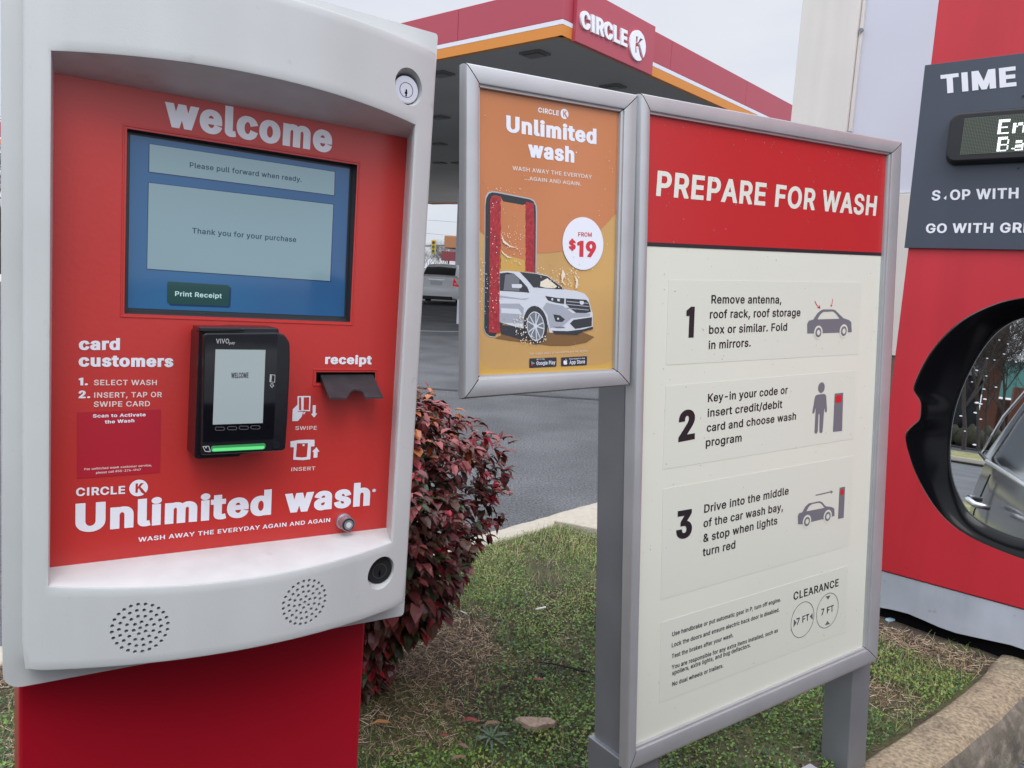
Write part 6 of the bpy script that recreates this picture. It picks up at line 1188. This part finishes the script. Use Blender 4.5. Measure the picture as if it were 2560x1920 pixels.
# grass blades
x, y = scatter(150000); D_ = dry(x, y); far = np.clip((np.hypot(x, y) - 2.0) / 1.2, 0, 1); keep = (nr.random(len(x)) > D_ * .95) & (nr.random(len(x)) < .35 + far * .65); x, y, far, D_ = x[keep], y[keep], far[keep], D_[keep]
n = len(x); a = nr.uniform(0, 2 * np.pi, n); h_ = nr.uniform(.018, .045, n); ln = nr.uniform(.2, 1.4, n); p = np.stack([x, y, np.full(n, .148)], 1)
s_ = np.stack([-np.sin(a), np.cos(a), np.zeros(n)], 1) * .0011; d_ = np.stack([np.cos(a) * ln, np.sin(a) * ln, np.ones(n)], 1) * h_[:, None]
V = np.stack([p - s_, p + s_, p + d_ * .95 + s_ * .3, p + d_], 1).reshape(-1, 3)
q = nr.random(n) + far * .3; mi = np.select([q < .35, q < .75, q < 1.05], [0, 1, 2], 3)
quads('grass_blades', V, np.arange(4 * n).reshape(n, 4), mi, [mat('blade_green', (.085, .15, .035), .5), mat('blade_light', (.165, .215, .055), .5), mat('blade_olive', (.25, .245, .095), .6), mat('blade_straw', (.46, .38, .22), .7)])
# dry straw
x, y = scatter(420000); D_ = dry(x, y); keep = nr.random(len(x)) < np.clip(D_ - .14, .02, 1) * 1.1; x, y = x[keep], y[keep]
n = len(x); a = nr.uniform(0, 2 * np.pi, n); L = .008 + .035 * nr.random(n) ** 1.8; el_ = nr.uniform(-.05, .35, n); p = np.stack([x, y, .150 + nr.uniform(0, .012, n)], 1)
d_ = np.stack([np.cos(a) * np.cos(el_), np.sin(a) * np.cos(el_), np.sin(el_)], 1) * L[:, None]; s_ = np.stack([-np.sin(a), np.cos(a), nr.uniform(-.8, .8, n)], 1) * .0008
V = np.stack([p - s_, p + s_, p + d_ + s_ * .5, p + d_ - s_ * .5], 1).reshape(-1, 3)
quads('dry_straw', V, np.arange(4 * n).reshape(n, 4), nr.choice(4, n, p=(.26, .14, .36, .24)), [mat('straw_tan', (.42, .31, .19), .8), mat('straw_pale', (.56, .47, .34), .8), mat('straw_brown', (.24, .155, .10), .8), mat('straw_dark', (.11, .075, .055), .85)])
# small loose things on the ground
def at_ground(x, y, z=.17): p = ground_at(x, y, z); return p
p = at_ground(1337, 1808); b = MB(); rg = random.Random(3)
ol = [(-.056, .004), (-.040, .013), (-.012, .016), (.020, .013), (.036, .016), (.056, .007), (.050, -.003), (.022, -.012), (.004, -.019), (-.014, -.018), (-.034, -.008)]
top_ = [(p.x + a, p.y + c_ * 1.3, .176 + rg.uniform(-.002, .002)) for a, c_ in ol]; bot_ = [(p.x + a * 1.05, p.y + c_ * 1.4, .165) for a, c_ in ol]; n = len(ol)
b.add(top_ + bot_, [tuple(range(n))[::-1]] + [(i, (i + 1) % n, n + (i + 1) % n, n + i) for i in range(n)])
st_ = b.build('stone', mat('sandstone', (.33, .25, .19), .9, noise=.2, ns=80, bump=.4, bs=200), None); tag(st_, 'flat tan stone lying in the clover between shrub and sign', 'stone')
bm = bmesh.new(); bm.from_mesh(st_.data); bmesh.ops.recalc_face_normals(bm, faces=bm.faces); bm.to_mesh(st_.data); bm.free()
a_, c_ = at_ground(1338, 1654, .175), at_ground(1475, 1680, .175); b = MB()
b.tube([a_, a_.lerp(c_, .3) + Vector((0, 0, .004)), a_.lerp(c_, .6) + Vector((.0, .006, .0)), a_.lerp(c_, .85), c_], [.0015, .0025, .003, .0045, .003], n=6)
tag(b.build('stick', mat('dark_bark', (.03, .026, .024), .9), None), 'dark thin stick lying on the grass near the left sign post', 'stick')
for (x_, y_, x2, y2, lab) in ((1340, 1523, 1364, 1518, 'white cigarette butt on the grass right of the shrub'), (1152, 1528, 1166, 1534, 'white scrap of litter in grass close to the red shrub')):
    a_, c_ = at_ground(x_, y_, .185), at_ground(x2, y2, .185); b = MB(); b.tube([a_, c_], .0036 if x_ == 1340 else .002, n=8); tag(b.build('cigarette_butt' if x_ == 1340 else 'litter', mat('paper_white', (.72, .72, .70), .7), None), lab, 'litter')
FLM = [mat('fallen_red', (.22, .035, .03), .5), mat('fallen_brown', (.20, .11, .075), .6), mat('fallen_orange', (.42, .20, .07), .5)]
FL = [(1178, 1802, .05, 0, 'dark red fallen leaf in the clover left of the tan stone'), (1232, 1815, .05, 1, 'brown fallen leaf lying beside the tan stone'), (1347, 1700, .035, 0, 'small red leaf in grass below the dark stick'), (1112, 1842, .03, 0, 'small red leaf low in the dark clover near the pedestal'), (1160, 1862, .035, 1, 'curled brown leaf on clover near the bottom edge'), (954, 1810, .05, 2, 'orange dry leaf beside the red pedestal'), (1148, 1900, .04, 1, 'brown leaf at the very bottom of the clover patch')]
for (x_, y_, L, m, lab) in FL:
    b = MB(); p = at_ground(x_, y_, .185); leaf(b, p - Vector((L / 2, 0, 0)), Vector((1, rg.uniform(-.6, .6), .1)), L, L * .2, 0, curl=.1)
    tag(b.build('fallen_leaf', FLM[m], None), lab, 'leaf', 'fallen leaves on the island')
b = MB(); p = at_ground(1228, 1850, .165)
for i in range(16):
    a = 2 * math.pi * i / 16 + rg.uniform(-.2, .2); leaf(b, p, Vector((math.cos(a), math.sin(a), rg.uniform(.25, .9))), rg.uniform(.035, .06), .0042, 0, curl=.35)
tag(b.build('onion_grass', mat('strap_leaf', (.085, .13, .085), .45), None), 'tuft of blue green strap leaves in the clover below the stone', 'plant')
b = MB(); p = at_ground(2228, 1548, .16)
b.box((p.x, p.y, .158), (.045, .02, .012), 0, .4); tag(b.build('plastic_scrap', mat('scrap_blue', (.32, .45, .55), .4, noise=.5, ns=60), None, bevel=.005), 'pale blue plastic scrap under the bottom edge of the red portal', 'litter')

# ------------------------------------------------------------------ silver saloon on the forecourt
def loft(mb, secs, m=0, close=True):
    n = len(secs[0]); vs = [p for s_ in secs for p in s_]
    fs = [(i * n + j, i * n + (j + 1) % n, (i + 1) * n + (j + 1) % n, (i + 1) * n + j) for i in range(len(secs) - 1) for j in range(n if close else n - 1)]
    if close: fs += [tuple(range(n))[::-1], tuple((len(secs) - 1) * n + j for j in range(n))]
    mb.add(vs, fs, m)
def xf(o, ang):
    ca, sa = math.cos(ang), math.sin(ang)
    return lambda x, y, z: (o[0] + x * sa + y * ca, o[1] + x * ca - y * sa, o[2] + z)      # x forward along azimuth ang, y to its right
car = thing('silver_car', 'silver saloon with red tail lamps parked beyond the canopy column', 'car', (-2.95, 28.2, 0))
T = xf((-2.95, 28.2, 0), R(2)); sil = mat('silver_paint', (.93, .95, .97), .3, metal=.0, coat=.5)
def sec(x, hw, zb, zm_, zt, tw):  # half width, sill, shoulder, top, top half width
    P = [(-hw * .92, zb), (-hw, zb + .16), (-hw, zm_ - .10), (-hw * .965, zm_), (-tw, zt), (0, zt + .015), (tw, zt), (hw * .965, zm_), (hw, zm_ - .10), (hw, zb + .16), (hw * .92, zb)]
    return [T(x, a, c_) for a, c_ in P]
b = MB(); loft(b, [sec(0, .70, .34, .62, .66, .60), sec(.04, .80, .28, .70, .74, .64), sec(.10, .84, .24, .92, 1.02, .66), sec(.22, .865, .20, .98, 1.09, .66), sec(.75, .87, .18, 1.0, 1.08, .66), sec(1.6, .87, .18, .99, 1.02, .7), sec(3.0, .87, .18, .95, .98, .72), sec(3.6, .86, .18, .88, .93, .70), sec(4.1, .82, .2, .78, .82, .62), sec(4.35, .72, .28, .62, .66, .55)])
b.build('body', sil, car, smooth=True, sharp=40)
b = MB(); S2 = lambda x, hw, z0, z1, tw: [T(x, a, c_) for a, c_ in ((-hw, z0), (-tw, z1), (0, z1 + .03), (tw, z1), (hw, z0))]
loft(b, [S2(.72, .66, 1.03, 1.06, .6), S2(1.35, .74, .98, 1.38, .56), S2(1.6, .76, .98, 1.44, .56), S2(2.6, .76, .97, 1.46, .55), S2(3.3, .72, .93, .98, .6)]); b.build('cabin_glass', GLASS, car, smooth=True, sharp=30)
b = MB(); loft(b, [S2(1.33, .57, 1.375, 1.40, .5), S2(1.6, .575, 1.43, 1.475, .5), S2(2.6, .565, 1.45, 1.49, .5), S2(2.75, .56, 1.40, 1.44, .5)]); b.build('roof', sil, car, smooth=True)
for s_ in (-1, 1):
    b = MB(); L = [(.05, .60, .72), (.10, .62, .98), (.16, .80, 1.0), (.32, .872, .96), (.26, .873, .80), (.07, .815, .70)]
    vs = [T(x_ - .03, s_ * (y_ + .008), z_) for x_, y_, z_ in L]; vs2 = [T(x_ + .03, s_ * (y_ - .02), z_) for x_, y_, z_ in L]; n = 6
    b.add(vs + vs2, [tuple(range(n)), tuple(range(2 * n - 1, n - 1, -1))] + [(i, (i + 1) % n, n + (i + 1) % n, n + i) for i in range(n)]); b.build('tail_lamp', mat('lamp_red', (.75, .02, .04), .15, coat=.5, emit=.35), car)
    b = MB(); c0 = T(.035, s_ * .70, .80); b.box(c0, (.10, .04, .07), 0, -R(2)); b.build('reversing_lamp', mat('lamp_clear', (.7, .68, .66), .2), car, bevel=.01)
b = MB(); b.box(T(.045, 0, .80), (.42, .03, .16), 0, -R(2)); b.build('number_plate', mat('plate', (.66, .67, .68), .5), car, bevel=.01)
b = MB(); b.box(T(.055, 0, .925), (.62, .05, .025), 0, -R(2)); b.build('chrome_strip', CHROME, car)
b = MB(); b.box(T(.03, 0, .27), (1.2, .05, .14), 0, -R(2)); b.build('lower_bumper', BLKM, car, bevel=.02)
for x_ in (.80, 3.35):
    for s_ in (-1, 1):
        b = MB(); a_ = Vector(T(x_, s_ * .67, .31)); c_ = Vector(T(x_, s_ * .88, .31)); b.tube([a_, c_], .31, n=24); wh = b.build('wheel', RUB, car)
        b = MB(); b.tube([a_.lerp(c_, .9), a_.lerp(c_, 1.02)], .20, n=20); b.build('rim', STEEL, wh)

# far things seen through the gap beyond the canopy
YEL = mat('signal_yellow', (.45, .33, .04), .5)
g_ = lambda x, y, D: CAM + ray(x, y) / ray(x, y).y * D
tl = thing('traffic_signal', 'yellow traffic signal hanging from a grey mast arm far down the road', 'traffic signal', g_(1084, 617, 60))
c_ = g_(1084, 617, 60); b = MB(); b.box(c_, (.34, .3, 1.05)); b.build('signal_head', YEL, tl, bevel=.04)
for i, cl in enumerate(((.10, .02, .02), (.10, .08, .02), (.02, .09, .04))):
    b = MB(); b.tube([c_ + Vector((0, -.15, .32 - .32 * i)), c_ + Vector((0, -.2, .32 - .32 * i))], .11, n=14); b.build('lens', mat('signal_lens', cl, .3), tl)
b = MB(); a_ = g_(1010, 616, 60.3); d_ = g_(1131, 611, 60.3); b.tube([a_, d_], [.07, .11], n=8); b.tube([d_, Vector((d_.x, d_.y, 0))], .14, n=10); b.build('mast_arm', mat('mast_grey', (.25, .27, .28), .5), tl)
fb_ = thing('roadside_kiosk', 'small white building with an orange brown eave beyond the silver car', 'building', g_(1150, 640, 48))
c_ = g_(1162, 640, 48); b = MB(); b.box((c_.x + .35, c_.y + 1.5, 1.2), (2.6, 3, 2.7)); b.build('wall', CANW, fb_)
b = MB(); b.box((c_.x + .35, c_.y + 1.3, 2.95), (3.2, 3.6, .72)); b.build('eave', mat('eave_orange', (.36, .16, .07), .6), fb_, bevel=.03)
c_ = g_(1122, 640, 45); b = MB(); b.box((c_.x, c_.y, c_.z), (.85, .3, .55)); b.tube([(c_.x, c_.y, 0), (c_.x, c_.y, c_.z)], .05, n=8)
tag(b.build('road_sign', mat('sign_maroon', (.22, .05, .06), .5), None, bevel=.05), 'small dark red sign on a post beside the white far building', 'sign')
upl = thing('power_line', 'thin overhead wires crossing the pale sky behind the canopy', 'power line', (0, 70, 0))
WIR = mat('wire', (.07, .07, .08), .7)
for x_, y_, x2, y2 in ((0, 310, 1146, 505), (0, 318, 1146, 516), (0, 365, 1146, 566), (0, 370, 1146, 606)):
    a_ = g_(x_ - 600, y_ + 10, 70); d_ = g_(x2 + 300, y2 + 12, 70); b = MB(); pts = []
    for i in range(25): t = i / 24; q_ = a_.lerp(d_, t); q_.z -= 1.0 * math.sin(math.pi * t) * (1 if y_ < 340 else .6); pts.append(q_)
    b.tube(pts, .014, n=4); b.build('wire', WIR, upl)
for x_, yb in ((-620, 320), (1460, 550)):
    p = g_(x_, yb, 70); b = MB(); b.tube([(p.x, p.y + .2, 0), (p.x, p.y + .2, p.z + 2.5)], [.16, .11], n=8); b.box((p.x, p.y, p.z + .6), (.12, 2.2, .12)); b.build('utility_pole', BARK, upl)
hd_ = 95
for i, (x_, s_) in enumerate(((1040, .62), (1058, .5), (1072, .58), (1088, .52), (1101, .6), (1118, .55), (1134, .6), (1150, .5))):
    p = g_(x_, 690, hd_ + (i % 3) * 6); tree((p.x, p.y, 0), s_ * 1.15, i % 2, ('first', 'second', 'third', 'fourth', 'fifth', 'sixth', 'seventh', 'eighth')[i] + ' leafless tree from the pay station in the distant row behind the silver car', i * 1.3, 'distant row of bare trees')
for i, (x_, D, s_) in enumerate(((-25, 42, 1.35), (6, 46, 1.25), (-60, 44, 1.3))):
    p = g_(x_, 700, D); tree((p.x, p.y, 0), s_, i % 2, ['bare tree by the road at the far left beyond the kiosk', 'bare tree just clear of the pay station edge', 'bare roadside tree mostly out of the picture'][i], i)
p = g_(0, 640, 36); b = MB(); b.box((p.x - 4, p.y, .55), (8.6, .12, 1.1)); 
for i in range(5): b.box((p.x - 8 + i * 2, p.y - .1, .65), (.12, .12, 1.3))
tag(b.build('board_fence', mat('dark_fence', (.06, .055, .055), .8), None), 'low dark fence along the road beyond the kiosk', 'fence')

# ------------------------------------------------------------------ our own car: body beside the camera, with the door mirror
gd = mat('graphite_paint', (.030, .032, .038), .25, metal=.2, coat=.6)
own = thing('dark_car', 'black door mirror and dark grey car body in the foreground beside the portal', 'car', (hd.x * -1 + lf.x * -1, hd.y * -1 + lf.y * -1, 0))
def OC(s_, l_, z_): return Vector((hd.x * s_ + lf.x * l_, hd.y * s_ + lf.y * l_, z_))      # s forward, l to the left of the flank's datum
WD = 1.86; FL_ = -.075
def osec(s_, inset, zb, zs, zt, tin):
    l0, l1 = FL_ - inset, FL_ - WD + inset; tuck = .05
    P = [(l0 - .10, zb), (l0 - .01, zb + .12), (l0, zb + .36), (l0 - .012, zs - .14), (l0 - .04, zs), (l0 - tin, zt), ((l0 + l1) / 2, zt + .02), (l1 + tin, zt), (l1 + .04, zs), (l1 + .012, zs - .14), (l1, zb + .36), (l1 + .01, zb + .12), (l1 + .10, zb)]
    return [tuple(OC(s_, a, c_)) for a, c_ in P]
b = MB(); loft(b, [osec(-3.05, .30, .45, .75, .80, .40), osec(-2.95, .16, .30, .98, 1.04, .30), osec(-2.6, .055, .24, 1.06, 1.10, .20), osec(-1.9, .012, .22, 1.07, 1.09, .14), osec(-.9, .0, .22, 1.06, 1.07, .10), osec(.4, .0, .22, 1.03, 1.04, .10), osec(.75, .005, .22, 1.02, 1.06, .20), osec(1.3, .04, .24, .96, 1.02, .30), osec(1.7, .14, .30, .84, .90, .40), osec(1.85, .32, .42, .66, .72, .5)])
b.build('body', gd, own, smooth=True, sharp=38)
def g2(s_, z0, z1, tin, ins=.075): return [tuple(OC(s_, a, c_)) for a, c_ in ((FL_ - ins, z0), (FL_ - tin, z1), ((FL_ * 2 - WD) / 2, z1 + .03), (FL_ - WD + tin, z1), (FL_ - WD + ins, z0))]
b = MB(); loft(b, [g2(-2.50, 1.05, 1.11, .090, .070), g2(-2.42, 1.05, 1.41, .212, .070), g2(-2.1, 1.05, 1.55, .268, .068), g2(-1.5, 1.05, 1.61, .278, .068), g2(-.75, 1.04, 1.63, .278, .066)]); b.build('rear_cabin_glass', GLASS, own, smooth=True, sharp=30)
b = MB(); loft(b, [g2(-2.5, 1.52, 1.56, .36, .30), g2(-1.9, 1.60, 1.65, .34, .265), g2(-.5, 1.63, 1.68, .34, .26), g2(.15, 1.60, 1.65, .34, .27)]); b.build('roof', gd, own, smooth=True, sharp=40)
b = MB(); b.tube([OC(s_, FL_ - .052, z_) for s_, z_ in ((-2.45, 1.085), (-2.2, 1.07), (-1.5, 1.067), (-.6, 1.06), (.35, 1.05))], .008, n=8)
b.tube([OC(s_, FL_ - i_, z_) for s_, i_, z_ in ((-2.45, .058, 1.085), (-2.50, .12, 1.25), (-2.40, .21, 1.44), (-2.1, .262, 1.56), (-1.5, .272, 1.61), (-.75, .272, 1.63))], .006, n=8); b.build('window_trim', CHROME, own, smooth=True)
for s_ in (-.86, -1.02): 
    b = MB(); b.tube([OC(-.78, FL_ - .055, 1.06), OC(-.78, FL_ - .25, 1.60)], .03, n=8)
b.build('door_pillar', BLKM, own)
for s_, z_ in ((-1.62, .965), (-.55, .95)):
    b = MB(); P = [OC(s_ - .10, FL_ + .002, z_), OC(s_ - .09, FL_ + .040, z_), OC(s_, FL_ + .052, z_ + .003), OC(s_ + .10, FL_ + .040, z_), OC(s_ + .115, FL_ + .002, z_)]
    b.tube(P, [.008, .010, .010, .010, .008], n=10); dh = b.build('door_handle', CHROME, own, smooth=True)
for s_ in (-.80, -1.92):
    b = MB(); b.tube([OC(s_, FL_ - .035, 1.04), OC(s_, FL_ - .004, .9), OC(s_, FL_ + .0015, .6), OC(s_, FL_ - .004, .38)], .0030, n=6); b.build('door_seam', BLKM, own)
for s_ in (-2.15, 1.05):
    b = MB(); b.tube([OC(s_, FL_ - .23, .35), OC(s_, FL_ - .012, .35)], .35, n=32); wh = b.build('wheel', RUB, own)
    b = MB(); b.tube([OC(s_, FL_ - .03, .35), OC(s_, FL_ - .006, .35)], .24, n=28); b.build('rim', STEEL, wh)
# mirror: glass normal looks back along the flank
_ma, _me = R(217.95), R(3.6)
mn = Vector((math.sin(_ma) * math.cos(_me), math.cos(_ma) * math.cos(_me), math.sin(_me)))
MC = CAM + ray(2640, 1085).normalized() * .66
mu = Vector((0, 0, 1)).cross(mn).normalized(); mv = mn.cross(mu).normalized()
# roll the housing to sit level in the photograph
MF = Fr(MC, mu, mv, mn)
HOUS = [(2560, 741), (2495, 753), (2419, 786), (2369, 824), (2327, 871), (2297, 921), (2278, 968), (2279, 978), (2297, 1001), (2299, 1008), (2297, 1046), (2292, 1053), (2262, 1077), (2258, 1090), (2263, 1120), (2280, 1175), (2305, 1225), (2335, 1272), (2377, 1316), (2436, 1352), (2495, 1377), (2560, 1402), (2660, 1432), (2760, 1440), (2860, 1400), (2930, 1290), (2970, 1150), (2985, 1000), (2960, 880), (2880, 790), (2760, 745), (2640, 735)]
GLS = [(2560, 791), (2521, 807), (2487, 833), (2453, 875), (2424, 926), (2398, 985), (2381, 1044), (2374, 1111), (2374, 1162), (2381, 1204), (2398, 1246), (2419, 1284), (2462, 1314), (2512, 1335), (2560, 1352), (2700, 1378), (2800, 1345), (2880, 1240), (2920, 1100), (2930, 960), (2900, 860), (2800, 800), (2680, 778)]
def resamp(P, N, c):
    out = []
    for i in range(N):
        a = 2 * math.pi * i / N; best = None; dx_, dy_ = math.cos(a), math.sin(a)
        for j in range(len(P)):
            p, q_ = P[j], P[(j + 1) % len(P)]; ex, ey = q_[0] - p[0], q_[1] - p[1]; den = dx_ * ey - dy_ * ex
            if abs(den) < 1e-12: continue
            t = ((p[0] - c[0]) * ey - (p[1] - c[1]) * ex) / den; s_ = ((p[0] - c[0]) * dy_ - (p[1] - c[1]) * dx_) / den
            if t > 0 and -1e-6 <= s_ <= 1 + 1e-6: best = t if best is None or t > best else best
        out.append((c[0] + dx_ * best, c[1] + dy_ * best))
    return out
MBK = mat('mirror_black', (.004, .004, .005), .16, spec=.12)
def chaikin(P):
    o = []
    for i in range(len(P)):
        a, c_ = P[i], P[(i + 1) % len(P)]; o += [(a[0] * .75 + c_[0] * .25, a[1] * .75 + c_[1] * .25), (a[0] * .25 + c_[0] * .75, a[1] * .25 + c_[1] * .75)]
    return o
HOUS = chaikin(chaikin(HOUS)); GLS = chaikin(chaikin(GLS))
N = 300; H0 = [MF.px(x_, y_, 0) for x_, y_ in HOUS]; G0 = [MF.px(x_, y_, -.014) for x_, y_ in GLS]
cc_ = MF.px(2640, 1085, 0); Hn = resamp(H0, N, cc_); Gn = resamp(G0, N, cc_)
# smooth outline of the housing without the notch, for the inner lip
def smooth(P, k): 
    for _ in range(k): P = [((P[i - 1][0] + 2 * P[i][0] + P[(i + 1) % len(P)][0]) / 4, (P[i - 1][1] + 2 * P[i][1] + P[(i + 1) % len(P)][1]) / 4) for i in range(len(P))]
    return P
lp = lambda A, B, t: [(a[0] + (c_[0] - a[0]) * t, a[1] + (c_[1] - a[1]) * t) for a, c_ in zip(A, B)]
sc_ = lambda A, k_: [(cc_[0] + (a[0] - cc_[0]) * k_, cc_[1] + (a[1] - cc_[1]) * k_) for a in A]
b = MB(); Gn = smooth(Gn, 6); Hn = smooth(Hn, 1)
rings = [(sc_(Hn, .30), -.125), (sc_(Hn, .62), -.112), (sc_(Hn, .85), -.080), (sc_(Hn, .955), -.045), (sc_(Hn, .992), -.020), (Hn, -.006), (lp(Hn, Gn, .025), -.002), (lp(Hn, Gn, .07), -.0006), (lp(Hn, Gn, .14), -.0008), (lp(smooth(Hn, 10), Gn, .40), -.0040), (lp(smooth(Hn, 10), Gn, .70), -.0085), (lp(smooth(Hn, 10), Gn, .93), -.0130), (Gn, -.0150), (lp(Gn, [cc_] * N, .02), -.022)]
vs = [MF.at(p[0], p[1], w) for P, w in rings for p in P]
b.add(vs, [(i * N + j, i * N + (j + 1) % N, (i + 1) * N + (j + 1) % N, (i + 1) * N + j) for i in range(len(rings) - 1) for j in range(N)] + [tuple(range(N))[::-1]])
hm = b.build('mirror_housing', MBK, own, smooth=True, sharp=50)
b = MB(); flat(b, MF, Gn, -.0155); gm = mat('mirror_silver', (.80, .83, .84), .01, metal=1); b.build('mirror_glass', gm, hm)
b = MB(); b.tube([MF.at(cc_[0] + .05, cc_[1] - .05, -.07), MF.at(cc_[0] + .13, cc_[1] - .085, -.05), MF.at(cc_[0] + .19, cc_[1] - .10, -.03)], [.03, .028, .035], n=12); b.build('mirror_arm', MBK, hm, smooth=True)
b = MB()
ringpoly(b, MF, Gn, lp(Gn, [cc_] * N, .008), -.0152); b.build('glass_edge', mat('glass_edge', (.22, .23, .24), .2, metal=.5), hm)
b = MB()
for x_, y_, r_ in ((2442, 926, 2), (2468, 896, 1.5), (2460, 973, 2), (2466, 940, 1.4), (2510, 885, 1.6), (2490, 968, 1.6), (2462, 998, 2.4), (2442, 1007, 3), (2452, 1010, 2.4), (2438, 1032, 2.4), (2402, 1040, 2), (2452, 1048, 1.8), (2486, 900, 1.4), (2540, 905, 1.5), (2436, 1112, 2.6), (2412, 1078, 1.5), (2500, 996, 1.6), (2520, 860, 1.4), (2498, 850, 1.3), (2430, 955, 1.4)):
    p = MF.px(x_, y_, -.0150); q_ = r_ * .66 / 1922 * .95; flat(b, MF, circ(p, q_ * 1.6, 8, q_ * .8), -.0150); prism(b, MF, circ(p, q_ * 1.2, 8, q_ * .55), -.0150, -.0150 + q_ * .5)
o = b.build('rain_drops', mat('drop_bright', (.85, .87, .90), .15, spec=.9), hm)
# what the mirror sees behind: verge, brick building, bare trees
bk = lambda s_, l_: (hd.x * s_ + lf.x * l_, hd.y * s_ + lf.y * l_)
BD = math.atan2(hd.y, hd.x)
for nm, s0_, s1_ in (('rear_verge', -6.3, -9.6), ('rear_lawn', -18.8, -22.0)):
    P = [bk(s0_, -12), bk(s0_, 12), bk(s1_, 12), bk(s1_, -12)]
    o = sheet(nm, P, .12, mat('verge_grass', (.17, .18, .06), .9, noise=.35, ns=30, col2=(.28, .25, .11), c2=(.4, .6), ns2=3))
    kerb('kerb_' + nm, [bk(s0_, 12), bk(s0_, -12)], 1, [(0, .05), (0, .14), (.14, .14), (.18, -.01)], CONC2)
brk = thing('brick_building', 'brick columned building with grey roof edge, showing only in the door mirror', 'building', (*bk(-28, -2), 0))
BRK = mat('brick', (.21, .085, .055), .85, noise=.25, ns=60)
def bbox(nm, m, s_, l_, z0, z1, ds, dl_): q_ = bk(s_, l_); b = MB(); b.box((q_[0], q_[1], (z0 + z1) / 2), (ds, dl_, z1 - z0), 0, BD); b.build(nm, m, brk)
bbox('brick_column', BRK, -28, -2.92, 0, 5.2, .5, .42); bbox('brick_column', BRK, -28, 1.6, 0, 5.2, .5, .42); bbox('brick_column', BRK, -30.5, -4.1, 0, 2.2, .5, .5)
bbox('fascia', mat('far_grey', (.34, .36, .40), .7), -29, .4, 2.35, 5.0, 2, 6.3)
bbox('dark_glazing', mat('far_glass', (.02, .025, .03), .1), -29.2, .4, 0, 2.34, 1.6, 6.2)
bbox('low_wall', mat('far_brick', (.10, .05, .035), .85, noise=.4, ns=8), -31.5, -5.5, 0, 1.75, .5, 4.6)
bbox('green_glazing', mat('green_glass', (.13, .34, .30), .3), -36, -4.9, 1.9, 3.4, .5, 3.0)
for i, (s_, l_, k_) in enumerate(((-24, -2.4, .72), (-25, -3.1, .80), (-24, -3.5, .70), (-26, -4.1, .85), (-23.5, -2.0, .7), (-25.5, -2.7, .75))):
    q_ = bk(s_, l_); tree((q_[0], q_[1], .1), k_, 2 if i % 2 else i % 3, ('first', 'second', 'third', 'fourth', 'fifth', 'sixth')[i] + ' bare tree before the brick building, seen in the door mirror', i * 1.7, 'bare trees reflected in the mirror')
b = MB(); rg = random.Random(8)
for i in range(26):
    q_ = bk(-26.6 + rg.uniform(-.3, .3), -5.5 + i * .22); b.tube([(q_[0], q_[1], .05), (q_[0], q_[1], .25), (q_[0] + rg.uniform(-.1, .1), q_[1], .42 + rg.uniform(0, .2)), (q_[0], q_[1], .62 + rg.uniform(0, .2))], [.15, .32, .25, .04], n=7)
tag(b.build('clipped_hedge', mat('hedge', (.06, .058, .035), .9, noise=.5, ns=40, bump=1, bs=45), None, smooth=True), 'low dark hedge in front of the brick building, in the mirror', 'hedge')
